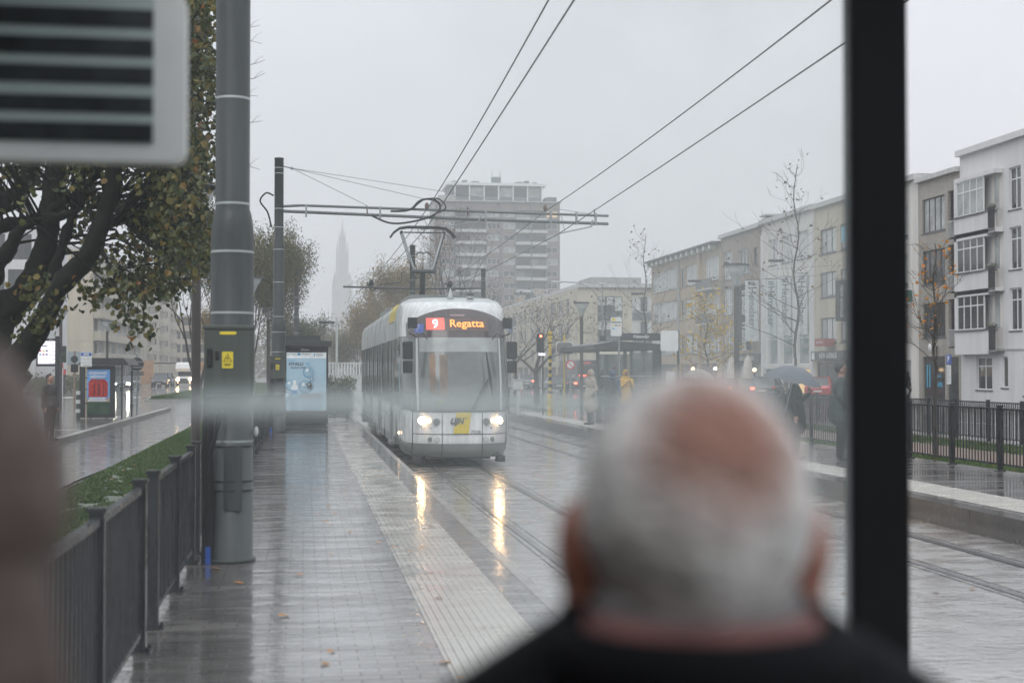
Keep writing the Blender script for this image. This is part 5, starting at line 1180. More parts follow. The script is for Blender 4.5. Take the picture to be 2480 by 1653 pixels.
t = thing('hoarding', 'orange-brown plywood board at the foot of the far flats', 'hoarding', (*at(357, 900, 185)[:2], 0)); s = MB(); m_ply = mat('plywood', (.42, .24, .13), .6); s.box(-.8, .8, -.1, 0, .2, 3.2, m_ply); s.box(-.8, -.7, 0, .1, 0, 3.2, m_dark); s.box(5.5, 7.2, -.1, 0, 1.9, 3.1, m_ply); s.box(.8, 6.3, -.08, -.02, 2.8, 2.95, m_dark); s.box(5.6, 5.7, 0, .1, 0, 2, m_dark); s.build('board', t)
b = MB(); rg = random.Random(8); tw = [(Vector((rg.uniform(-25, -20), rg.uniform(120, 150), rg.uniform(.2, 1.2))), None, 0) for _ in range(300)]; leaves(b, tw, 5000, .2, .3, lm_green, rg); tag(b.build('hedge'), 'low dark hedge in front of the blank gable', 'hedge')
# far end of the platforms: dark hedge wall, white bridge railing
b = MB(); rg = random.Random(9); tw = [(Vector((rg.uniform(-1.2, 2.2), rg.uniform(64, 67), rg.uniform(.1, 1.55))), None, 0) for _ in range(500)]; b.box(-1.0, 2.1, 64.6, 66.4, 0, 1.4, m_bark); leaves(b, tw, 9000, .1, .12, lm_green, rg); tag(b.build('hedge'), 'clipped dark hedge below the white railing behind the ad shelter', 'hedge')
t = thing('bridge_railing', 'white slatted railing on a pale wall seen left of the tram', 'railing', (2.2, 92, 0)); s = MB()
s.box(-4, 4, 0, .4, 0, 1.65, m_offwhite); s.build('wall', t); s = MB()
for k in range(42): s.box(-4 + k * .19, -3.9 + k * .19, .0, .06, 1.66, 2.38, m_white)
s.box(-4, 4, -.03, .08, 2.38, 2.45, m_white); s.build('railing_bars', t)
t = thing('gate', 'low dark gate with a post at the end of the near platform', 'gate', (1.15, 51.3, .12)); s = MB(); s.box(-.1, -.0, 0, .1, 0, .95, m_dark); s.box(.32, .45, 0, .12, 0, 1.25, m_dark); s.build('post', t); s = MB()
s.box(-.9, .32, .04, .07, .85, .88, m_steel); s.box(-.9, .32, .04, .07, .12, .16, m_dark)
for k in range(9): s.box(-.88 + k * .14, -.86 + k * .14, .04, .06, .16, .85, m_dark)
s.build('leaf', t)
t = thing('street_pole', 'slim pale pole with a lamp standing between the ad shelter and the tram', 'pole', (1.65, 72, 0)); s = MB(); s.tube([(0, 0, 0), (0, 0, 4.6)], .06, m_offwhite, 10); s.build('pole', t); s = MB(); s.bbox(-.9, -.1, -.1, .1, 4.3, 4.4, m_dark, .02); s.build('lamp_head', t)
# ------------------------------------------------------------------ the oncoming tram (local origin: front centre on rail level, body goes to +y)
m_tw = mat('tram_white', (.64, .65, .65), .25, var=.12, scale=1.6, coat=.4, streak=True); m_tg = mat('tram_grey', (.20, .215, .21), .35, var=.12, scale=1.5); m_tlg = mat('tram_light_grey', (.42, .44, .44), .35, var=.1, scale=1.5)
m_ty = mat('tram_yellow', (.62, .48, .05), .3, var=.08); m_tgl = mat('tram_glass', (.10, .115, .115), .06, var=.25, scale=.8, spec=.8); m_tglf = mat('tram_windscreen', (.15, .16, .16), .05, var=.25, scale=1.1, spec=.8)
m_hl = mat('headlight_glow', (1, .8, .5), .2, emit=(1, .62, .30), es=100); m_hl2 = mat('sidelight_glow', (1, .8, .5), .2, emit=(1, .62, .32), es=8)
m_oled = mat('amber_led', (1, .4, .08), .3, emit=(1, .34, .08), es=1.45); m_rled = mat('red_led_panel', (.8, .1, .08), .3, emit=(.95, .10, .07), es=1.1)
m_under = mat('underframe_grime', (.03, .028, .026), .6)
TR = thing('tram', 'white articulated tram with lit headlights and amber destination display, arriving at the platform', 'tram', (3.13, 28.25, 0))
def prof(z):      # front profile: (depth of the nose, half width, corner length)
    K = [(.20, .16, 1.02, 1.5), (.32, .04, 1.06, 1.5), (.50, .0, 1.09, 1.5), (.70, .02, 1.10, 1.5), (1.1, .06, 1.12, 1.5), (1.8, .22, 1.15, 1.55), (2.55, .42, 1.13, 1.55), (2.75, .49, 1.12, 1.55), (3.0, .60, 1.12, 1.55), (3.18, .72, 1.10, 1.5), (3.32, .92, 1.07, 1.4), (3.41, 1.2, 1.01, 1.3), (3.46, 1.5, .90, 1.1)]
    for a, b in zip(K, K[1:]):
        if a[0] <= z <= b[0]:
            q = (z - a[0]) / (b[0] - a[0]); return [a[i] + (b[i] - a[i]) * q for i in (1, 2, 3)]
    return list(K[0 if z < 1 else -1][1:])
def surf(x, z, off=0):
    y0, w, Lc = prof(z); q = min(1, abs(x) / w); y = y0 + Lc * (1 - (1 - q ** 3.2) ** (1 / 2.2)); return (x, y - off, z)
s = MB(); NZ, NX = 60, 56; rows = []
for i in range(NZ + 1):
    z = .20 + 3.26 * i / NZ; y0, w, Lc = prof(z); row = [(-w, 3.0, z)]
    for j in range(NX + 1):
        a = -1 + 2 * j / NX; x = w * math.copysign(1 - (1 - abs(a)) ** 1.7, a); row.append(surf(x * .99999, z))
    row.append((w, 3.0, z)); rows.append(row)
n = len(rows[0]); vs = [p for r in rows for p in r]
for i in range(NZ):
    z = .20 + 3.26 * (i + .5) / NZ
    for j in range(n - 1):
        xm = (rows[i][j][0] + rows[i][j+1][0]) / 2; ym = (rows[i][j][1] + rows[i][j+1][1]) / 2
        mm = m_tg if z < .45 else m_tw
        if z > 3.36: mm = m_tlg
        if 1.12 < z < 3.36 and abs(xm) > .86 and z < 2.62: mm = m_tgl
        if j in (0, n - 2): mm = m_tg if z < .45 else m_tlg if z > 2.66 else m_tgl if z > 1.2 else m_tw
        o = i * n; s.add([vs[o + j], vs[o + j + 1], vs[o + n + j + 1], vs[o + n + j]], [(0, 1, 2, 3)], mm, True)
o = NZ * n; s.add(rows[-1], [list(range(n))], m_tlg)
# merge doubled vertices so that the shell shades smoothly
import bmesh
def weld(o, d=.0005):
    bm = bmesh.new(); bm.from_mesh(o.data); bmesh.ops.remove_doubles(bm, verts=bm.verts, dist=d); bm.to_mesh(o.data); bm.free()
fs_ = s.build('front_shell', TR); weld(fs_)
def patch(b, x0f, x1f, z0, z1, m, off=.012, nz=16, nx=24):
    """panel lying on the nose surface between two edges given as functions of z"""
    g = []
    for i in range(nz + 1):
        z = z0 + (z1 - z0) * i / nz; a, c = x0f(z), x1f(z); g.append([surf(a + (c - a) * j / nx, z, off) for j in range(nx + 1)])
    vs = [p for r in g for p in r]; k = nx + 1
    b.add(vs, [(i*k+j, i*k+j+1, (i+1)*k+j+1, (i+1)*k+j) for i in range(nz) for j in range(nx)], m, True)
c = lambda v: (lambda z: v)
s = MB(); patch(s, c(-.83), c(.83), 1.13, 2.62, m_tglf, .014); s.build('windscreen', TR)
s = MB(); patch(s, c(-.80), c(.80), 2.31, 2.60, mat('windscreen_shade', (.36, .38, .38), .2), .017, 4)
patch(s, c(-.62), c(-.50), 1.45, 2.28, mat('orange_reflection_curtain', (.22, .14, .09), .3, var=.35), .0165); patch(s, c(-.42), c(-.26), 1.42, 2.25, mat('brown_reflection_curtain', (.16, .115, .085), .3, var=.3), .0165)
s.build('cab_interior', TR)
s = MB()
def arc(x): return 3.20 - .27 * abs(x) ** 2.2
g = []
for i in range(13):
    row = []
    for j in range(41):
        x = -1.03 + 2.06 * j / 40; row.append(surf(x, 2.60 + (arc(x) - 2.60) * i / 12, .016))
    g.append(row)
s.add([p for r in g for p in r], [(i*41+j, i*41+j+1, (i+1)*41+j+1, (i+1)*41+j) for i in range(12) for j in range(40)], mat('display_tint', (.07, .05, .052), .12, spec=.7), True)
disp = s.build('destination_display', TR)
def onface(x, z, off, size, txt, m, b, bold=0, tilt=None, shear=0):
    p = surf(x, z, off); q = surf(x, z + .1, off); a = math.atan2(q[1] - p[1], .1)
    b.text(txt, size, Matrix.Translation(p) @ Matrix.Rotation(R(90) - a, 4, 'X'), m, .001, bold=bold, shear=shear)
s = MB(); patch(s, c(-.66), c(-.30), 2.76, 3.0, m_rled, .022, 4, 6); patch(s, c(-.28), c(.60), 2.74, 3.0, mat('display_band', (.13, .08, .075), .3), .020, 4, 10); patch(s, c(-.18), c(.12), 3.04, 3.08, mat('display_label', (.3, .2, .2), .3), .02, 2, 4)
onface(-.48, 2.875, .034, .27, '9', m_led_w, s, .004); onface(.155, 2.885, .034, .235, 'Regatta', m_oled, s, .003); s.build('led_matrix', disp)
s = MB(); patch(s, lambda z: -.88 + (z - 2.7) * .06, lambda z: -.72 + (z - 2.7) * .06, 2.70, 2.88, mat('sign_blue', (.08, .14, .5), .4), .020, 4, 6)
p = surf(-.80, 2.79, .035); s.ball((p[0], p[1] + .01, 2.855), .014, m_white, 8, 6); s.tube([(p[0], p[1], 2.84), (p[0] + .005, p[1], 2.79), (p[0] + .035, p[1], 2.785), (p[0] + .045, p[1], 2.74), (p[0] + .06, p[1], 2.74)], .008, m_white, 6)
s.tube([(p[0] - .01 + .035 * math.cos(a), p[1], 2.758 + .035 * math.sin(a)) for a in [R(x) for x in range(100, 380, 20)]], .006, m_white, 5); s.build('wheelchair_sign', TR)
# lower front: seams, stripe, logo, number
s = MB()
for x in (-.39, .42): patch(s, c(x - .006), c(x + .006), .22, 1.11, m_under, .014, 12, 1)
for x in (-.945, .985): patch(s, c(x - .006), c(x + .006), .22, 1.11, m_under, .014, 12, 1)
patch(s, c(-.95), c(.98), .655, .668, m_under, .014, 1, 24); patch(s, c(-.98), c(1.0), 1.10, 1.125, m_under, .014, 1, 24); s.build('panel_seam', TR)
s = MB(); patch(s, lambda z: -.165 + (z - .67) * .13, lambda z: .14 + (z - .67) * .13, .675, 1.095, m_ty, .016, 8, 8); s.build('yellow_stripe', TR)
s = MB(); onface(-.10, .915, .024, .15, 'LIJN', mat('logo_grey', (.09, .1, .12), .4), s, .007, shear=.25); s.box(-.16, .14, surf(0, .99)[1] - .026, surf(0, .99)[1] - .022, .985, .992, m_letd); onface(.28, .70, .02, .1, '7328', m_letd, s); s.build('logo', TR)
s = MB(); onface(-.44, 1.28, .03, .16, '7', mat('dull_yellow_number', (.4, .38, .1), .4), s, .004, shear=.3); s.box(-.54, -.36, surf(-.45, 1.37)[1] - .026, surf(-.45, 1.37)[1] - .02, 1.365, 1.378, m_white); s.build('lettering', TR)
for sx in (-1, 1):
    h = MB(); p = surf(sx * .775, .93); h.tube([(sx * .775, p[1] + .02, .93), (sx * .775, p[1] - .03, .93)], .085, m_steel, 20); ho = h.build('headlight', TR)
    h = MB(); h.tube([(sx * .775, p[1] - .03, .93), (sx * .775, p[1] - .04, .93)], .078, m_hl, 20); h.build('lens', ho)
    h = MB(); p = surf(sx * .645, .93); h.tube([(sx * .645, p[1] + .02, .93), (sx * .645, p[1] - .03, .93)], .045, m_hl2, 16); h.build('side_light', TR)
    h = MB(); p = surf(sx * .50, .905); h.tube([(sx * .5, p[1] + .02, .905), (sx * .5, p[1] - .025, .905)], .082, m_tlg, 22); h.tube([(sx * .5, p[1] - .025, .905), (sx * .5, p[1] - .032, .905)], .064, m_tg, 22); h.build('main_beam', TR)
    for x in (.49, .625):
        h = MB(); p = surf(sx * x, .555); h.tube([(sx * x, p[1] + .02, .555), (sx * x, p[1] - .02, .555)], .055, m_tlg, 18); h.tube([(sx * x, p[1] - .02, .555), (sx * x, p[1] - .027, .555)], .042, m_tg if x > .5 else m_offwhite, 18); h.build('fog_light', TR)
    h = MB(); h.ball(surf(sx * .61, .78, .0), .016, m_letd, 8, 6); h.ball((sx * 1.13, 1.9, .62), (.02, .03, .03), m_hl2, 8, 6); h.build('marker_lamp', TR)
    # mirrors
    h = MB(); x = sx * 1.06
    h.bbox(min(x + sx * .0, x - sx * .19), max(x + sx * .0, x - sx * .19), .28, .40, 2.78, 3.0, m_black, .02); h.bbox(x - .105, x + .105, .28, .42, 2.16, 2.52, m_black, .03); h.bbox(x - .095, x + .1, .30, .43, 1.88, 2.13, m_black, .03)
    h.tube([(x - sx * .22, .62, 2.95), (x - sx * .12, .3, 2.93), (x + sx * .02, .3, 2.9), (x, .32, 2.75), (x - sx*.02, .34, 2.52)], .014, m_steel, 6); h.tube([(x, .34, 2.7), (x - sx * .18, .5, 2.62)], .014, m_black, 6); h.build('mirror', TR)
    h = MB(); h.tube([(sx*.66, .40, 2.56), (sx * .75, .34, 2.68), (sx * .9, .36, 2.6)], .012, m_black, 6); h.build('mirror_cable', TR)
h = MB(); h.tube([(.19, .06 - .05, 1.14), (.4, .10, 1.5), (.60, .16 - .03, 1.84)], .014, m_black, 6); h.tube([(.24, .02, 1.16), (.62, .13, 1.80)], .01, m_black, 6); h.tube([(.52, .23, 2.30), (.58, .15, 1.85), (.64, .03, 1.32)], [.012, .03, .012], m_black, 6); h.build('windscreen_wiper', TR)
h = MB(); h.lathe([(.09, 0), (.05, .08), (.01, .24)], m_tlg, (-.1, 1.3, 3.40), 14); h.lathe([(.07, 0), (.07, .06), (.03, .1)], m_offwhite, (.32, 1.3, 3.43), 12); h.lathe([(.09, 0), (.09, .02), (.04, .07)], m_dark, (.32, 1.3, 3.5), 12); h.build('roof_antenna', TR)
h = MB(); h.box(-.7, .7, .3, 1.5, .16, .24, m_under); h.box(.60, .70, .2, .25, .15, .20, m_offwhite); h.box(.78, .93, .4, .9, .08, .2, m_under); h.box(-.93, -.78, .4, .9, .08, .2, m_under); h.build('underframe', TR)
# body sections
def side(b, sgn, y0, y1, doors, first=False):
    x = sgn * 1.15; t = lambda d: x + sgn * d
    def bx(ya, yb, za, zb, d, m): b.box(min(x - sgn * .02, t(d)), max(x - sgn * .02, t(d)), ya, yb, za, zb, m)
    bx(y0, y1, .32, 1.18, .0, m_tlg); bx(y0, y1, 2.62, 3.0, .0, m_tlg); bx(y0, y1, 1.18, 2.62, -.004, m_tgl); bx(y0, y1, .32, .5, .003, m_tg)
    for (d0, d1) in doors: bx(d0, d1, .34, 2.56, .008, m_tgl); bx(d0 - .04, d0, .34, 2.6, .014, m_tg); bx(d1, d1 + .04, .34, 2.6, .014, m_tg); bx((d0+d1)/2 - .03, (d0+d1)/2 + .03, .34, 2.56, .014, m_under); bx(d0, d1, .28, .36, .06, m_tg); bx(d0, d1, .36, .9, .010, m_tg)
    y = y0 + .7
    while y < y1 - .4:
        if not any(d0 - .1 < y < d1 + .1 for d0, d1 in doors): bx(y - .03, y + .03, 1.18, 2.62, .004, m_under); bx(y + .3, y + .33, 1.3, 2.4, .002, m_dark)
        y += .85
SEC = [(3.0, 6.6, [(3.5, 4.5)]), (7.0, 11.4, [(8.3, 9.7)]), (11.8, 16.2, [(13.0, 14.4)]), (16.6, 21.0, [(17.8, 19.2)])]
roofprof = [(-1.15, 3.0), (-1.12, 3.24), (-1.04, 3.39), (-.85, 3.46), (.85, 3.46), (1.04, 3.39), (1.12, 3.24), (1.15, 3.0)]
for k, (y0, y1, dr) in enumerate(SEC):
    s = MB(); s.prism([(-1.13, .32), (-1.13, 3.0), (1.13, 3.0), (1.13, .32)], 'y', y0, y1, m_tg); s.prism(roofprof, 'y', y0, y1, m_tlg); side(s, -1, y0, y1, dr); side(s, 1, y0, y1, [])
    if k == 0:
        s.prism([(-1.165, 3.02), (-1.135, 3.25), (-1.055, 3.40), (-1.04, 3.39), (-1.12, 3.24), (-1.15, 3.02)], 'y', y0 + .05, y0 + 2.1, m_ty)
    for yy in (y0 + (y1 - y0) * .5,): s.prism([(p[0] * 1.004, p[1] + .006) for p in roofprof], 'y', yy, yy + .05, m_under)
    s.build('body_section', TR)
    s = MB(); s.box(-.85, .85, y0 + .4, y1 - .3, .06, .32, m_under); s.build('bogie', TR)
    if k:
        s = MB(); py = SEC[k-1][1]
        for q in range(4): s.prism([(-1.08 + .02 * (q % 2), .35), (-1.08 + .02 * (q % 2), 3.3), (1.08 - .02 * (q % 2), 3.3), (1.08 - .02 * (q % 2), .35)], 'y', py + q * .1, py + q * .1 + .1, m_under)
        s.build('bellows', TR)
s = MB(); s.box(-.8, .8, 3.4, 6.2, 3.46, 3.62, m_tg); s.box(-.8, .8, 12.3, 15.8, 3.46, 3.68, m_tg); s.build('roof_equipment', TR)
# pantograph
Yp = 9.3
s = MB(); s.box(-.5, .5, Yp - .5, Yp + .9, 3.46, 3.62, m_dark); s.tube([(0, Yp + .6, 3.6), (0, Yp + .1, 4.55)], [.09, .07], m_dark, 10); s.tube([(-.33, Yp, 4.55), (.33, Yp, 4.55)], .055, m_pole, 10)
for sx in (-1, 1):
    s.tube([(sx * .22, Yp, 4.55), (sx * .28, Yp, 4.70), (sx * .56, Yp + .2, 5.62)], .032, m_steel, 8); s.tube([(sx * .3, Yp + .05, 4.6), (sx * .60, Yp + .25, 5.6)], .01, m_black, 5); s.ball((sx * .56, Yp + .2, 5.6), .05, m_dark, 8, 6)
    s.tube([(sx * .15 + .05 * math.cos(a), Yp, 4.42 + .06 * math.sin(a)) for a in [R(x) for x in range(0, 370, 30)]], .01, m_black, 4)
s.tube([(-.5, Yp + .2, 5.60), (.5, Yp + .2, 5.60)], .02, m_dark, 6); s.tube([(-.2, Yp + .1, 5.0), (-.08, Yp + .1, 5.08), (0, Yp + .1, 5.03), (.08, Yp+.1, 5.08), (.22, Yp + .1, 5.0)], .02, m_dark, 6); s.tube([(0, Yp + .1, 4.55), (0, Yp + .1, 5.05)], .012, m_dark, 5)
s.build('pantograph', TR)
s = MB()
for dy in (0, .3): s.tube([(-.86, Yp + dy, 5.46), (-.78, Yp + dy, 5.58), (-.62, Yp + dy, 5.70), (-.4, Yp + dy, 5.735), (.4, Yp + dy, 5.735), (.62, Yp + dy, 5.70), (.78, Yp + dy, 5.58), (.86, Yp + dy, 5.46)], .028, m_dark, 8)
s.build('collector_head', TR)

# ------------------------------------------------------------------ cars
m_tail = mat('tail_light_glow', (.8, .05, .03), .3, emit=(1, .08, .04), es=12); m_head = mat('car_headlight_glow', (1, .95, .8), .3, emit=(1, .92, .75), es=60); m_plate = mat('number_plate', (.6, .6, .55), .4)
def car(label, loc, rz, col, h=1.5, w=1.8, ln=4.3, estate=True, tail=True, brake=False, heads=0, gm='parked and queueing cars'):
    """local: nose towards -y, width along x"""
    t = thing('car', label, 'car', loc, rz, gm); pm = mat('car_paint', col, .2, .2, var=.05, coat=.7)
    hw = w / 2; st = [(-ln/2, .5, .68, .80), (-ln/2 + .12, .32, .80, .93), (-ln/2 + .9, .28, .92, 1), (-ln/2 + 1.3, .25, .98, 1), (0, .25, .97, 1), (ln/2 - .5, .26, .98, .99), (ln/2 - .08, .32, .95, .93), (ln/2, .42, .80, .88)]
    s = MB(); rows = []
    for y, z0, z1, q in st:
        x = hw * q; rows.append([(-x * .92, y, z0), (-x, y, z0 + .12), (-x, y, z1 - .15), (-x * .9, y, z1), (x * .9, y, z1), (x, y, z1 - .15), (x, y, z0 + .12), (x * .92, y, z0)])
    n = 8; vs = [p for r in rows for p in r]; s.add(vs, [(i*n+j, (i+1)*n+j, (i+1)*n+(j+1) % n, i*n+(j+1) % n) for i in range(len(rows)-1) for j in range(n)] + [list(range(n)), [(len(rows)-1)*n + j for j in range(n)][::-1]], pm); s.build('body', t)
    yb = ln/2 - (.12 if estate else .5); g = MB(); base = [(-ln/2 + 1.05, .94, .88), (-ln/2 + 1.85, h, .70), (yb - .45, h, .70), (yb, .94, .86)]
    g0 = [(-hw * k, y, z) for y, z, k in base] + [(hw * k, y, z) for y, z, k in base]; g.add(g0, [(0, 1, 5, 4), (1, 2, 6, 5), (2, 3, 7, 6), (0, 3, 2, 1), (4, 5, 6, 7)], m_glass_dark); g.build('window', t)
    g = MB(); g.box(-hw*.69, hw*.69, -ln/2 + 1.8, yb - .42, h - .02, h + .03, pm)
    for sx in (-1, 1):
        for a, c_ in ((0, 1), (3, 2)): 
            p, q = base[a], base[c_]; g.tube([(sx*hw*p[2], p[0], p[1]), (sx*hw*q[2], q[0], q[1])], .045, pm, 6)
        ym = (base[1][0] + base[2][0]) / 2; g.tube([(sx*hw*.88, ym, .95), (sx*hw*.70, ym, h)], .04, pm, 6)
    g.build('roof', t)
    for sx in (-1, 1):
        for y in (-ln/2 + .8, ln/2 - .8):
            k = MB(); k.tube([(sx*(hw-.2), y, .32), (sx*(hw+.005), y, .32)], .32, m_rubber, 20); k.tube([(sx*(hw+.005), y, .32), (sx*(hw+.012), y, .32)], .19, m_steel, 14); k.build('wheel', t)
        k = MB(); k.bbox(min(sx*(hw-.32), sx*(hw-.08)), max(sx*(hw-.32), sx*(hw-.08)), ln/2 - .03, ln/2 + .012, .76, .90, m_tail if tail else m_redp, .01); k.build('tail_light', t)
        k = MB(); k.bbox(min(sx*(hw-.42), sx*(hw-.12)), max(sx*(hw-.42), sx*(hw-.12)), -ln/2 - .015, -ln/2 + .05, .58, .74, m_head if heads else m_glass_mid, .01); k.build('headlight', t)
        k = MB(); k.bbox(sx*(hw+.1)-.09, sx*(hw+.1)+.09, -.75, -.6, .95, 1.08, pm, .02); k.build('wing_mirror', t)
    k = MB(); k.box(-.26, .26, ln/2 + .0, ln/2 + .01, .55, .66, m_plate); k.box(-.26, .26, -ln/2 - .01, -ln/2, .38, .48, m_plate); k.build('number_plate', t)
    if brake: k = MB(); k.box(-.3, .3, yb - .32, yb - .26, h - .06, h - .01, m_tail); k.build('brake_light', t)
    return t
gx = lambda u, y: at(u, 900, y).x
car('dark hatchback with glowing red brake lights beside the yellow mirror pole', (gx(1402, 124), 124, 0), math.pi, (.05, .02, .022), brake=True, h=1.55)
car('dark grey car left of the braking one, behind the striped post', (gx(1344, 126), 126, 0), math.pi, (.05, .055, .06), h=1.45, tail=False)
car('pale car with red tail lights just right of the tram', (gx(1268, 150), 150, 0), math.pi, (.25, .26, .27), h=1.5)
car('red estate car parked by the shops, under the grey umbrella rim', (gx(1985, 90), 90, 0), R(156), (.42, .03, .03), h=1.5, tail=False, estate=True)
car('dark green estate car parked left of the umbrella', (gx(1860, 92), 92, 0), R(152), (.06, .08, .08), h=1.5, tail=False)
car('dark car with a small red lamp below the parasols', (gx(1790, 86), 86, 0), R(165), (.05, .05, .055), h=1.4)
car('dark car with one dazzling white headlight coming up the left street', (gx(307, 143), 143, 0), R(-6), (.10, .11, .12), tail=False, heads=1)
car('grey parked car in front of the far flats', (gx(389, 172), 172, 0), 0, (.06, .065, .075), h=1.6, tail=False)
car('second grey parked car just behind, left of the camper van', (gx(402, 182), 182, 0), 0, (.09, .1, .11), h=1.6, tail=False)
# camper van
t = thing('camper_van', 'white camper van with lit headlights approaching on the left street', 'camper van', (gx(446, 178), 178, 0), R(-4)); m_cv = mat('camper_white', (.72, .72, .7), .3, var=.04)
s = MB(); s.bbox(-1.1, 1.1, 1.6, 6, .5, 2.9, m_cv, .08); s.prism([(1.7, 1.75), (.5, 1.85), (.35, 2.2), (.6, 2.75), (1.7, 2.95)], 'x', -1.08, 1.08, m_cv); s.prism([(.0, .45), (-.1, .7), (.0, 1.1), (.8, 1.25), (1.7, 1.25), (1.7, .4)], 'x', -.95, .95, m_cv); s.build('body', t)
s = MB(); s.prism([(.75, 1.24), (1.15, 1.85), (1.6, 1.85), (1.6, 1.24)], 'x', -.85, .85, m_glass_dark); s.build('windscreen', t)
s = MB(); s.box(-.5, .5, -.12, -.02, .65, .95, m_dark); s.bbox(-.95, .95, -.14, .1, .38, .62, m_dark, .03); s.build('grille', t)
for sx in (-1, 1):
    s = MB(); s.bbox(sx*.75-.13, sx*.75+.13, -.14, -.02, .78, .98, m_hl, .02); s.build('headlight', t); s = MB(); s.tube([(sx*.8, .9, .36), (sx*1.0, .9, .36)], .36, m_rubber, 16); s.build('wheel', t); s = MB(); s.ball((sx*.72, -.15, .48), (.07, .03, .06), m_hl2, 8, 6); s.build('fog_light', t)
# dark bus at the far right road
t = thing('bus', 'dark fronted bus waiting behind the funnel lamp and passengers', 'bus', (gx(1426, 150), 150, 0)); s = MB(); s.bbox(-1.25, 1.25, 0, 11, .35, 3.1, mat('bus_grey', (.12, .11, .12), .35), .1); s.build('body', t)
s = MB(); s.box(-1.15, 1.15, -.03, .0, 1.3, 2.5, m_glass_dark); s.box(-1.0, 1.0, -.035, -.0, 2.58, 2.95, m_black); s.box(-.6, .2, -.04, -.036, 2.65, 2.88, mat('faint_red_led', (.3, .04, .03), .4, emit=(1, .15, .1), es=.25)); s.build('rear_window', t)
for sx in (-1, 1): s = MB(); s.box(sx*1.05-.1, sx*1.05+.1, -.03, 0, .9, 1.2, m_redp); s.build('tail_light', t); s = MB(); s.tube([(sx*1.0, 2, .45), (sx*1.26, 2, .45)], .45, m_rubber, 16); s.build('wheel', t)
# ------------------------------------------------------------------ people
def fuse(name, prims, voxel, parent, smooth_it=4):
    """one continuous skin from overlapping tapered limbs; each face takes the cloth or skin of the limb it lies on"""
    b = MB()
    for p in prims:
        if p[0] == 'c': b.capsule(p[1], p[2], p[3], p[4], m_black, 12)
        else: b.ball(p[1], p[2], m_black, 20, 14)
    o = b.build('tmp'); md = o.modifiers.new('r', 'REMESH'); md.mode = 'VOXEL'; md.voxel_size = voxel; md.use_smooth_shade = True
    sm = o.modifiers.new('s', 'SMOOTH'); sm.factor = .5; sm.iterations = smooth_it
    bpy.context.view_layer.update(); me = bpy.data.meshes.new_from_object(o.evaluated_get(bpy.context.evaluated_depsgraph_get()))
    bpy.data.objects.remove(o); mats = []
    for p in prims:
        if p[-1] not in mats: mats.append(p[-1])
    me.materials.clear()
    for m in mats: me.materials.append(m)
    def dist(q, p):
        if p[0] == 'c':
            a, c_ = Vector(p[1]), Vector(p[3]); d = c_ - a; t_ = max(0, min(1, (q - a).dot(d) / max(1e-9, d.length_squared))); return (q - a - d * t_).length - (p[2] + (p[4] - p[2]) * t_)
        r = p[2] if isinstance(p[2], (list, tuple)) else (p[2],) * 3; v = q - Vector(p[1]); k = math.sqrt(sum((v[i] / r[i]) ** 2 for i in range(3))); return (k - 1) * min(r)
    idx = []
    for f in me.polygons: q = f.center; idx.append(mats.index(min(prims, key=lambda p: dist(q, p))[-1]))
    me.polygons.foreach_set('material_index', idx); me.polygons.foreach_set('use_smooth', [True] * len(idx))
    me.name = name; ob = bpy.data.objects.new(name, me); COL.objects.link(ob); ob.parent = parent; return ob
m_skin = mat('skin', (.38, .22, .17), .5, var=.1, scale=20); m_skin2 = mat('brown_skin', (.22, .13, .09), .5, var=.1)
m_shoe = mat('dark_shoe', (.02, .02, .022), .4); m_eye = mat('eye', (.03, .02, .02), .2)
def hand(P, wr, d, side, m):
    """palm, four unequal fingers and a thumb from the wrist along direction d"""
    wr, d = Vector(wr), Vector(d).normalized(); s_ = Vector((0, -1, 0)) if abs(d.z) > .6 else Vector((0, 0, 1)); s_ = (s_ - d * s_.dot(d)).normalized(); nrm = d.cross(s_)
    P.append(('c', wr, .024, wr + d * .07, .030, m))
    for k, l in enumerate((.062, .072, .068, .05)):
        a = wr + d * .085 + s_ * (.026 - .0175 * k); e = a + d * l * .6 + nrm * side * .006; f = e + d * l * .4 + nrm * side * .018; P.append(('c', a, .0095, e, .0085, m)); P.append(('c', e, .0085, f, .007, m))
    a = wr + d * .03 + s_ * .024; P.append(('c', a, .012, a + d * .035 + s_ * .028, .010, m)); P.append(('c', a + d * .035 + s_ * .028, .010, a + d * .062 + s_ * .030, .008, m))
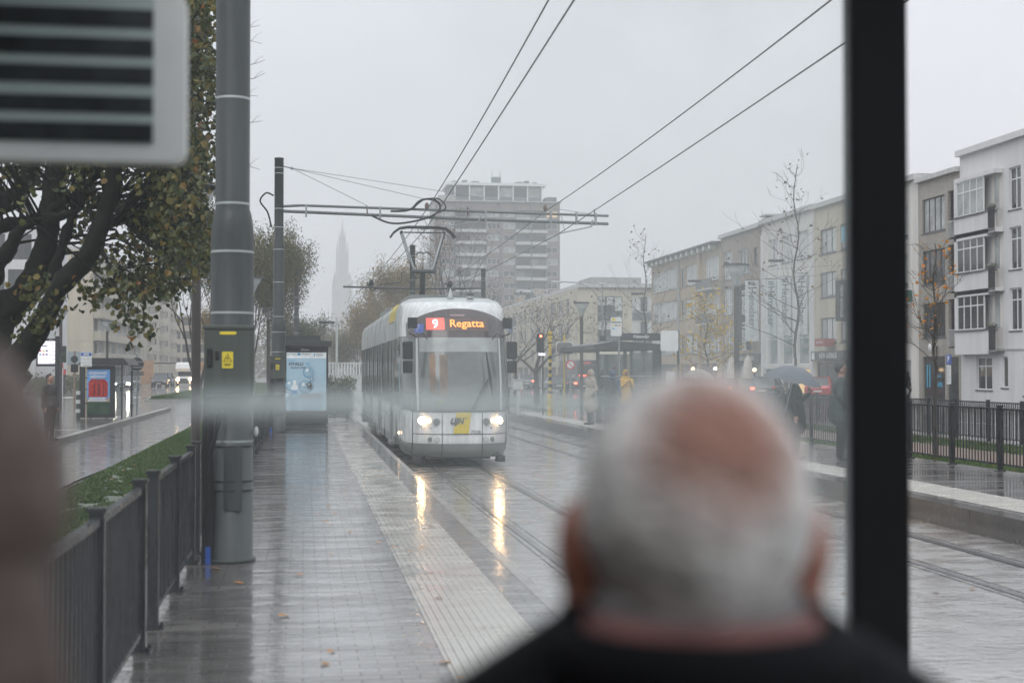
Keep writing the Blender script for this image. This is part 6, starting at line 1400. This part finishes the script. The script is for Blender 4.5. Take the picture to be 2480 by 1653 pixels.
def person(label, loc, rz, H, top, legs, skin=None, hair=None, arms=('down', 'down'), coat=None, hood=None, hat=None, pack=None, bulk=1.0, longhair=False, vox=.012, stride=.0, name='person'):
    skin = skin or m_skin; k = H / 1.70; t = thing(name, label, 'person', loc, rz); P = []
    S = lambda x, y, z: (x * k, y * k, z * k); B_ = bulk
    for sx in (-1, 1):
        yo = stride * sx
        P += [('c', S(sx*.095, 0, .90), .098*k*B_, S(sx*.10, yo*.5 - .01, .49), .062*k*B_, legs), ('c', S(sx*.10, yo*.5 - .01, .49), .062*k*B_, S(sx*.105, yo + .02, .10), .045*k*B_, legs), ('c', S(sx*.105, yo + .03, .045), .040*k, S(sx*.12, yo - .15, .035), .036*k, m_shoe)]
    P += [('e', S(0, .0, .95), (.165*k*B_, .115*k*B_, .13*k), legs), ('e', S(0, 0, 1.10), (.150*k*B_, .11*k*B_, .17*k), top), ('e', S(0, .0, 1.27), (.175*k*B_, .12*k*B_, .18*k), top), ('c', S(-.15, 0, 1.39), .062*k*B_, S(.15, 0, 1.39), .062*k*B_, top), ('c', S(0, .005, 1.40), .058*k, S(0, -.01, 1.50), .052*k, skin)]
    P += [('e', S(0, -.012, 1.60), (.075*k, .092*k, .108*k), skin), ('e', S(0, -.045, 1.545), (.052*k, .052*k, .060*k), skin), ('c', S(0, -.100, 1.605), .008*k, S(0, -.115, 1.575), .013*k, skin), ('c', S(-.022, -.092, 1.535), .008*k, S(.022, -.092, 1.535), .008*k, skin)]
    for sx in (-1, 1): P.append(('e', S(sx*.078, 0, 1.585), (.012*k, .022*k, .032*k), skin))
    for sx, a in ((-1, arms[0]), (1, arms[1])):
        sh = S(sx*.185, 0, 1.375)
        if a == 'down': el, wr, hd = S(sx*.235, .02, 1.12), S(sx*.245, -.05, .88), (0, -.1, -1)
        elif a == 'front': el, wr, hd = S(sx*.235, -.02, 1.13), S(sx*.06, -.24, 1.16), (-sx*.9, -.3, .2)
        elif a == 'pocket': el, wr, hd = S(sx*.26, .05, 1.12), S(sx*.19, -.09, .95), (-sx*.2, -.3, -1)
        elif a == 'hold': el, wr, hd = S(sx*.22, -.07, 1.13), S(sx*.14, -.25, 1.28), (-sx*.5, -.1, 1)
        elif a == 'phone': el, wr, hd = S(sx*.22, -.05, 1.12), S(sx*.08, -.27, 1.27), (-sx*.5, -.2, .7)
        P += [('c', sh, .062*k*B_, el, .047*k*B_, top), ('c', el, .047*k*B_, wr, .036*k*B_, top)]; hand(P, wr, hd, -sx, skin)
    if coat: P += [('c', S(0, 0, 1.02), .155*k*B_, S(0, .01, coat + .12), .185*k*B_, top), ('c', S(-.07, 0, coat + .1), .12*k*B_, S(.07, .01, coat + .1), .12*k*B_, top)]
    fuse('body', P, vox, t)
    e = MB()
    for sx in (-1, 1): e.ball(S(sx*.030, -.096, 1.61), .010*k, m_eye, 8, 6)
    e.build('eyes', t)
    if hair:
        h = MB(); h.ball(S(0, .012, 1.625), (.086*k, .098*k, .100*k), hair, 20, 12, fn=lambda d, p: p if not (d.y < -.35 and d.z < .35) else p * .82)
        if longhair: h.ball(S(0, .045, 1.50), (.098*k, .055*k, .16*k), hair, 16, 10)
        h.build('hair', t)
    if hood:
        h = MB(); h.ball(S(0, .015, 1.60), (.108*k, .118*k, .135*k), hood, 20, 14, fn=lambda d, p: p if d.y > -.62 else p * .55); h.ball(S(0, .03, 1.46), (.13*k, .12*k, .07*k), hood, 16, 8); h.build('hood', t)
    if hat:
        h = MB(); h.ball(S(0, 0, 1.645), (.092*k, .108*k, .085*k), hat, 18, 10, fn=lambda d, p: p if d.z > -.2 else p * .6); h.box(-.07*k, .07*k, -.17*k, -.06*k, 1.63*k, 1.645*k, hat); h.build('cap', t)
    if pack:
        h = MB(); h.bbox(-.15*k, .15*k, .10*k, .28*k, .98*k, 1.40*k, pack, .05*k)
        for sx in (-1, 1): h.tube([S(sx*.10, .12, 1.38), S(sx*.11, 0, 1.455), S(sx*.11, -.125, 1.36), S(sx*.12, -.12, 1.15), S(sx*.13, .1, 1.05)], .014*k, pack, 6)
        h.build('backpack', t)
    return t
cl = lambda n, c, r=.75: mat(n, c, r, var=.15, scale=8, bump=.2, bscale=30)
m_blackc = mat('black_cloth', (.007, .0075, .009), .85, var=.15, scale=8, spec=.15); m_beigec = cl('beige_coat_cloth', (.36, .31, .26)); m_navy = cl('navy_jacket_cloth', (.05, .075, .13)); m_ylw = cl('yellow_raincoat', (.62, .36, .03), .45); m_drk = cl('dark_coat_cloth', (.035, .035, .038)); m_jean = cl('grey_trousers', (.06, .065, .075)); m_redc = cl('red_knit', (.40, .03, .03)); m_grn = cl('dark_green_coat', (.03, .045, .042)); m_hairb = mat('black_hair', (.012, .011, .012), .5, bump=.4, bscale=80)
def on(u, y): p = at(u, 900, y); return (p.x, y, ZP)
person('person in a long beige hooded coat waiting by the tram track, hand in pocket', on(1430, 42.6), R(-70), 1.66, m_beigec, m_jean, coat=.45, hood=m_beigec, arms=('pocket', 'pocket'), bulk=1.22)
person('person with long black hair and dark coat behind the beige coat', on(1461, 45.2), R(20), 1.68, m_drk, m_jean, skin=m_skin2, hair=m_hairb, longhair=True, coat=.8, arms=('phone', 'down'))
person('person in a navy hooded jacket with a dark backpack, seen from behind', on(1484, 43.0), R(140), 1.66, m_navy, m_jean, hood=m_navy, pack=m_drk, bulk=1.25, arms=('down', 'down'))
person('person in a red cap and dark coat half hidden behind the navy jacket', on(1489, 46.2), R(30), 1.76, m_drk, m_jean, hair=m_hairb, hat=m_redc, arms=('down', 'down'))
person('person in a yellow hooded raincoat looking at a phone', on(1516, 44.6), R(5), 1.66, m_ylw, m_jean, skin=m_skin2, hood=m_ylw, coat=.62, arms=('phone', 'phone'), bulk=1.12)
pu = at(1925, 900, 25.4)
person('person in a black coat under the grey umbrella', (pu.x, 25.4, ZP), R(60), 1.62, m_blackc, m_blackc, hair=m_hairb, coat=.55, arms=('down', 'hold'), bulk=1.2)
pg = at(1700, 900, 38)
person('person under the green umbrella, mostly hidden behind the bald man', (pg.x, 38, ZP), R(40), 1.64, m_grn, m_jean, hair=m_hairb, coat=.6, arms=('down', 'hold'))
pr = at(2036, 900, 25.0)
person('person in a dark green padded coat standing just left of the black post', (pr.x, 25.0, ZP), R(75), 1.78, m_grn, m_blackc, hair=m_hairb, coat=.7, arms=('pocket', 'pocket'), bulk=1.25)
pl = at(121, 900, 37.5)
person('person with short dark hair on the bus platform beside the brown blur', (pl.x, 37.5, .15), R(60), 1.68, m_drk, m_blackc, hair=m_hairb, coat=.8, arms=('down', 'down'), bulk=1.15)
person('person in a long dark raincoat with a white bag, by the optician window', (36.6, 82.6, .1), R(80), 1.75, m_blackc, m_blackc, hood=m_blackc, coat=.5, arms=('down', 'down'), bulk=1.2)
t = thing('shopping_bag', 'small white bag held by the dark raincoat person', 'bag', (36.3, 82.2, .55)); s = MB(); s.ball((0, 0, .1), (.16, .14, .2), m_white, 12, 8); s.build('bag', t); s = MB(); s.tube([(-.06, 0, .28), (0, 0, .42), (.06, 0, .28)], .01, m_white, 5); s.build('handle', t)
def umbrella(label, loc, r, m, tilt):
    t = thing('umbrella', label, 'umbrella', loc); t.rotation_euler = tilt; s = MB(); n = 8; rings = 7; vs = []; seg = 4
    for i in range(rings + 1):
        q = i / rings; z = .36 * r * 1.4 * (1 - q ** 2.1)
        for j in range(n * seg):
            a = 2 * math.pi * j / (n * seg); f = (j % seg) / seg; sc_ = 1 - .07 * q * math.sin(math.pi * f); vs.append((r * q * sc_ * math.cos(a), r * q * sc_ * math.sin(a), z - .03 * q * math.sin(math.pi * f)))
    N_ = n * seg; fs = [(i*N_+j, i*N_+(j+1) % N_, (i+1)*N_+(j+1) % N_, (i+1)*N_+j) for i in range(rings) for j in range(N_)]; s.add(vs, fs, m, True); s.build('canopy', t)
    s = MB(); s.tube([(0, 0, r * .5 + .06), (0, 0, -.62)], .007, m_steel, 6); s.tube([(0, 0, -.55), (0, 0, -.68), (.03, 0, -.71), (.06, 0, -.68)], .012, m_black, 6); s.build('handle', t)
    s = MB()
    for j in range(n): a = 2 * math.pi * j / n; s.tube([(0, 0, .33 * r), (r * .5 * math.cos(a), r * .5 * math.sin(a), r * .38), (r * math.cos(a), r * math.sin(a), -.0)], .004, m_dark, 4)
    s.build('ribs', t); return t
m_umb = mat('grey_umbrella_cloth', (.075, .085, .105), .45, var=.1); m_umbg = mat('green_grey_umbrella_cloth', (.20, .23, .20), .35, var=.1)
p = at(1925, 922, 25.2); umbrella('large grey umbrella held low over a person in black', (p.x - .08, 25.1, p.z), .56, m_umb, (R(5), R(12), 0))
p = at(1690, 914, 37.7); umbrella('pale green umbrella behind the bald head', (p.x, 37.6, p.z), .46, m_umbg, (R(4), R(6), 0))

# ------------------------------------------------------------------ the shelter we stand in
m_postblk = mat('black_shelter_paint', (.005, .0055, .007), .6, var=.05, spec=.15)
t = thing('shelter', 'black framed platform shelter around us with a misted glass front and thick black post', 'shelter', (0, 0, ZP))
s = MB(); s.bbox(1.280, 1.419, 3.19, 3.26, 0, 2.64, m_postblk, .012); s.build('corner_post', t)
s = MB(); s.box(-1.25, -.42, -1.6, 3.35, 2.66, 2.78, m_postblk); s.box(-1.24, -1.2, -1.4, 1.8, .1, 2.66, m_postblk); s.box(1.3, 1.42, -1.6, 3.35, 2.66, 2.78, m_postblk); s.box(-.42, 1.3, 3.15, 3.35, 2.66, 2.78, m_postblk); s.box(-.42, 1.3, -1.6, -1.45, 2.66, 2.78, m_postblk); s.build('roof', t)  # unseen roof and opaque left wall, added to darken the man's left side
s = MB(); s.box(-.42, 1.3, -1.45, 3.15, 2.70, 2.72, glassmat('frosted_roof_glass', (.6, .62, .62), .12, .4)); s.build('added_roof_glass', t)  # unseen roof is glazed here only to let light reach the man
s = MB(); s.box(-1.2, 1.287, 3.19, 3.24, .12, .17, m_postblk); s.box(-1.2, 1.287, 3.19, 3.24, 2.60, 2.66, m_postblk); s.box(-1.24, -1.2, 3.16, 3.26, 0, 2.66, m_postblk); s.box(-1.24, -1.2, -1.5, -1.4, 0, 2.66, m_postblk); s.box(1.28, 1.4, -1.5, -1.4, 0, 2.66, m_postblk); s.build('frame', t)
s = MB(); s.box(-1.2, 1.28, -1.52, -1.5, 0, 2.66, m_postblk); s.build('unseen_back_wall', t)  # unseen wall behind us, made black to keep the post unlit
m = bpy.data.materials.new('misted_glass'); m.use_nodes = True; q = m.node_tree; q.nodes.clear(); N = q.nodes.new; K = q.links.new
o = N('ShaderNodeOutputMaterial'); c1 = N('ShaderNodeTexCoord'); nn = N('ShaderNodeTexNoise'); nn.inputs['Scale'].default_value = 2.2; nn.inputs['Detail'].default_value = 4; K(c1.outputs['Object'], nn.inputs['Vector'])
mr = N('ShaderNodeMapRange'); mr.inputs[1].default_value = .3; mr.inputs[2].default_value = .7; mr.inputs[3].default_value = .6; mr.inputs[4].default_value = 1.4; K(nn.outputs['Fac'], mr.inputs[0])
# smeared band of condensation wiped across the glass
sp = N('ShaderNodeSeparateXYZ'); K(c1.outputs['Object'], sp.inputs[0])
def mth(op, a, b=None):
    n_ = N('ShaderNodeMath'); n_.operation = op
    for i, v in enumerate((a, b)):
        if v is None: continue
        if isinstance(v, (int, float)): n_.inputs[i].default_value = v
        else: K(v, n_.inputs[i])
    return n_.outputs[0]
BZ = 1.93 - 78 / F * 3.2 - ZP
bz = mth('POWER', 2.718, mth('MULTIPLY', mth('POWER', mth('DIVIDE', mth('SUBTRACT', sp.outputs['Z'], BZ), .033), 2), -1))
r1 = N('ShaderNodeMapRange'); r1.inputs[1].default_value = -.30; r1.inputs[2].default_value = -.20; K(sp.outputs['X'], r1.inputs[0])
r2 = N('ShaderNodeMapRange'); r2.inputs[1].default_value = 1.0; r2.inputs[2].default_value = .2; K(sp.outputs['X'], r2.inputs[0])
band = mth('MULTIPLY', mth('MULTIPLY', bz, r1.outputs[0]), mth('MULTIPLY', r2.outputs[0], .32))
r3 = N('ShaderNodeMapRange'); r3.interpolation_type = 'SMOOTHSTEP'; r3.inputs[1].default_value = -.35; r3.inputs[2].default_value = .9; r3.inputs[3].default_value = .016; r3.inputs[4].default_value = .13; K(sp.outputs['X'], r3.inputs[0])
fac = mth('ADD', mth('MULTIPLY', mr.outputs[0], r3.outputs[0]), band)
tr = N('ShaderNodeBsdfTransparent'); tr.inputs['Color'].default_value = (.98, .985, .985, 1); tl = N('ShaderNodeBsdfTranslucent'); tl.inputs['Color'].default_value = (.88, .95, .945, 1); df = N('ShaderNodeBsdfDiffuse'); df.inputs['Color'].default_value = (.88, .95, .945, 1)
a1 = N('ShaderNodeMixShader'); a1.inputs[0].default_value = .25; K(tl.outputs[0], a1.inputs[1]); K(df.outputs[0], a1.inputs[2]); a2 = N('ShaderNodeMixShader'); K(fac, a2.inputs[0]); K(tr.outputs[0], a2.inputs[1]); K(a1.outputs[0], a2.inputs[2]); K(a2.outputs[0], o.inputs['Surface'])
m_mist = m
s = MB(); s.box(-1.2, 1.287, 3.206, 3.216, .17, 2.60, m_mist); s.build('misted_glass', t)
# hanging information sign in the top left corner
t = thing('hanging_sign', 'pale framed sign with five dark display rows hanging in the top left corner', 'sign', (-.252, 3.10, 2.375))
m_sf = mat('sign_frame_white', (.80, .83, .82), .4, var=.05); m_sg = mat('sign_face_grey_green', (.46, .55, .53), .4, var=.05); m_sr = mat('sign_dark_rows', (.055, .062, .065), .2, var=.3, scale=6)
px = 3.12 / F
s = MB(); s.prism(rrect(-1.1, 0, 0, .372, .03), 'y', 0, .07, m_sf); s.build('frame', t)
s = MB(); s.prism(rrect(-1.05, -.066, .036, .352, .008), 'y', -.004, -.001, m_sg); s.build('face', t)
s = MB()
for v0, v1 in ((45, 88), (114, 155), (180, 221), (250, 289), (313, 357)): s.box(-1.02, -(455 - 382) * px, -.008, -.005, (400 - v1) * px, (400 - v0) * px, m_sr)
s.build('display_rows', t)
s = MB(); s.box(-1.1, -.02, -.003, -.001, .357, .371, m_ty); s.build('yellow_strip', t)
s = MB(); s.tube([(-.2, .03, .37), (-.2, .03, .565)], .012, m_steel, 8); s.tube([(-.9, .03, .37), (-.9, .03, .565)], .012, m_steel, 8); s.build('bracket', t)

# ------------------------------------------------------------------ the man in front of us, seen from behind
m_hairw = mat('white_hair', (.86, .85, .83), .8, var=.25, scale=30, bump=.6, bscale=90); m_skinr = mat('ruddy_skin', (.40, .17, .12), .5, var=.15, scale=12)
mp_ = at(1680, 1180, .985)
t = thing('person', 'old man with white hair and a bald crown, black coat, seen from behind close up', 'person', (mp_.x, mp_.y, ZP + .006), math.pi - .12)
P = []
for sx in (-1, 1):
    P += [('c', (sx*.095, 0, .86), .10, (sx*.10, 0, .46), .07, m_blackc), ('c', (sx*.10, 0, .46), .07, (sx*.105, .02, .1), .05, m_blackc), ('c', (sx*.105, .04, .045), .042, (sx*.12, -.15, .035), .038, m_shoe)]
    P += [('c', (sx*.188, .0, 1.315), .073, (sx*.25, .02, 1.05), .062, m_blackc), ('c', (sx*.25, .02, 1.05), .062, (sx*.24, -.1, .82), .048, m_blackc)]; hand(P, (sx*.24, -.11, .80), (0, -.15, -1), -sx, m_skinr)
    P.append(('e', (sx*.083, -.01, 1.515), (.016, .028, .040), m_skinr))
P += [('e', (0, 0, .93), (.20, .15, .2), m_blackc), ('e', (0, 0, 1.12), (.20, .15, .22), m_blackc), ('e', (0, .015, 1.27), (.21, .14, .14), m_blackc), ('c', (-.185, .0, 1.33), .075, (-.045, 0, 1.425), .07, m_blackc), ('c', (.185, .0, 1.33), .075, (.045, 0, 1.425), .07, m_blackc), ('c', (0, 0, .95), .17, (0, 0, .6), .19, m_blackc),
      ('c', (0, .0, 1.36), .055, (0, -.012, 1.50), .053, m_skinr), ('e', (0, -.01, 1.54), (.076, .094, .102), m_skinr), ('e', (0, -.05, 1.485), (.054, .052, .06), m_skinr), ('c', (0, -.104, 1.55), .009, (0, -.122, 1.515), .015, m_skinr), ('c', (-.024, -.098, 1.475), .008, (.024, -.098, 1.475), .008, m_skinr)]
fuse('body', P, .0075, t, 3)
s = MB(); cb_ = Vector((-.10, .50, .86)).normalized()
def hairfn(d, p): return p
hb = MB(); hb.ball((0, .004, 1.540), (.083, .100, .104), m_hairw, 64, 44)
keep = MB(); ctr = Vector((0, .004, 1.54))
vsn = []
for v in hb.v:
    d = (Vector(v) - ctr); nz_ = 1 + .03 * noise.noise(Vector(v) * 35); tp = 1 - .30 * max(0, -d.z / .106) ** 1.3; vsn.append(ctr + Vector((d.x * tp, d.y * (1 - .1 * max(0, -d.z / .106)), d.z)) * nz_)
m_hairw.node_tree.nodes['Principled BSDF'].inputs['Roughness'].default_value = .8
q_ = m_hairw.node_tree; N_w, K_w = q_.nodes.new, q_.links.new      # the crown is bald: skin shows through ever thinner hair
pb = q_.nodes['Principled BSDF']; cur = pb.inputs['Base Color'].links[0].from_socket
t1 = N_w('ShaderNodeTexCoord'); v1 = N_w('ShaderNodeVectorMath'); v1.operation = 'SUBTRACT'; v1.inputs[1].default_value = ctr; K_w(t1.outputs['Object'], v1.inputs[0])
v2 = N_w('ShaderNodeVectorMath'); v2.operation = 'NORMALIZE'; K_w(v1.outputs[0], v2.inputs[0]); v3 = N_w('ShaderNodeVectorMath'); v3.operation = 'DOT_PRODUCT'; v3.inputs[1].default_value = Vector((-.10, .80, .62)).normalized(); K_w(v2.outputs[0], v3.inputs[0])
n9 = N_w('ShaderNodeTexNoise'); n9.inputs['Scale'].default_value = 22; n9.inputs['Detail'].default_value = 5; K_w(t1.outputs['Object'], n9.inputs['Vector'])
m9 = N_w('ShaderNodeMath'); m9.operation = 'MULTIPLY_ADD'; m9.inputs[1].default_value = .22; m9.inputs[2].default_value = -.11; K_w(n9.outputs['Fac'], m9.inputs[0]); m8 = N_w('ShaderNodeMath'); m8.operation = 'ADD'; K_w(v3.outputs['Value'], m8.inputs[0]); K_w(m9.outputs[0], m8.inputs[1])
r9 = N_w('ShaderNodeMapRange'); r9.interpolation_type = 'SMOOTHSTEP'; r9.inputs[1].default_value = .66; r9.inputs[2].default_value = 1.0; K_w(m8.outputs[0], r9.inputs[0])
x9 = N_w('ShaderNodeMixRGB'); K_w(r9.outputs[0], x9.inputs['Fac']); K_w(cur, x9.inputs['Color1']); x9.inputs['Color2'].default_value = (.37, .20, .155, 1); K_w(x9.outputs[0], pb.inputs['Base Color'])
fs = []
for f in hb.f:
    c_ = sum((Vector(hb.v[i]) for i in f), Vector()) / 4 - ctr; d = Vector((c_.x / .082, c_.y / .098, c_.z / .106)).normalized()
    pass
    if d.y < -.25 and d.z < .45 + .0: continue
    if d.z < -.72: continue
    fs.append(f)
keep.add(vsn, fs, m_hairw, True); keep.build('hair', t)
s = MB(); e_ = []
for sx in (-1, 1): s.ball((sx*.030, -.098, 1.555), .011, m_eye, 8, 6)
s.build('eyes', t)
s = MB(); s.lathe([(.078, 1.43), (.077, 1.474), (.070, 1.484), (.066, 1.47), (.068, 1.44)], mat('grey_shirt_collar', (.26, .25, .25), .8), (0, .0, .01), 28, 1, 1.05); s.lathe([(.090, 1.43), (.089, 1.462), (.083, 1.470), (.075, 1.44)], mat('dusty_pink_scarf', (.26, .12, .115), .85, var=.2, scale=20), (0, .0, .008), 28, 1, 1.08); s.build('collar', t)
s = MB(); s.lathe([(.118, 1.425), (.108, 1.458), (.096, 1.466), (.085, 1.43)], m_blackc, (0, .005, .005), 28, 1, 1.05); s.build('coat_collar', t)

# the brown haired person at the left edge
m_brh = mat('brown_hair', (.115, .08, .066), .55, var=.35, scale=25, bump=.5, bscale=60); m_brc = cl('brown_coat_cloth', (.05, .038, .033))
t = thing('person', 'person with long brown hair and brown coat, a dark blur at the left edge', 'person', (-.226, .75, ZP), math.pi)
P = []
for sx in (-1, 1):
    P += [('c', (sx*.09, 0, .90), .095, (sx*.10, 0, .48), .065, m_brc), ('c', (sx*.10, 0, .48), .065, (sx*.10, .02, .1), .048, m_brc), ('c', (sx*.10, .03, .045), .04, (sx*.115, -.14, .035), .036, m_shoe)]
    P += [('c', (sx*.165, 0, 1.30), .06, (sx*.20, .02, 1.08), .05, m_brc), ('c', (sx*.20, .02, 1.08), .05, (sx*.18, -.12, .88), .04, m_brc)]; hand(P, (sx*.18, -.13, .86), (0, -.2, -1), -sx, m_skin)
P += [('e', (0, 0, .98), (.165, .125, .16), m_brc), ('e', (0, 0, 1.18), (.16, .12, .2), m_brc), ('c', (-.12, 0, 1.32), .06, (.12, 0, 1.32), .06, m_brc), ('c', (0, 0, 1.35), .05, (0, -.01, 1.5), .048, m_skin), ('e', (0, -.012, 1.58), (.073, .09, .105), m_skin), ('e', (0, -.045, 1.53), (.05, .05, .058), m_skin), ('c', (0, -.1, 1.585), .008, (0, -.113, 1.555), .012, m_skin), ('c', (-.02, -.09, 1.52), .007, (.02, -.09, 1.52), .007, m_skin)]
fuse('body', P, .009, t, 3)
s = MB(); s.ball((0, .02, 1.585), (.112, .108, .105), m_brh, 28, 18, fn=lambda d, p: p if not (d.y < -.4 and d.z < .4) else p * .7); s.lathe([(.10, 1.08), (.128, 1.14), (.134, 1.25), (.130, 1.38), (.120, 1.48), (.106, 1.56), (.06, 1.62)], m_brh, (0, .045, 0), 28, 1, .62); s.build('hair', t)
s = MB()
for sx in (-1, 1): s.ball((sx*.03, -.094, 1.59), .010, m_eye, 8, 6)
s.build('eyes', t)

# ------------------------------------------------------------------ misty air
m = bpy.data.materials.new('mist'); m.use_nodes = True; q = m.node_tree; q.nodes.clear(); o = q.nodes.new('ShaderNodeOutputMaterial'); v = q.nodes.new('ShaderNodeVolumePrincipled')
v.inputs['Color'].default_value = (.985, .987, 1, 1); v.inputs['Density'].default_value = .0011; v.inputs['Anisotropy'].default_value = .0
q.links.new(v.outputs[0], o.inputs['Volume'])
s = MB(); s.box(-600, 600, -40, 1420, -1.2, 138, m); hz = s.build('haze', kind='stuff', label='pale rainy mist filling the street and hiding the far towers', cat='haze')
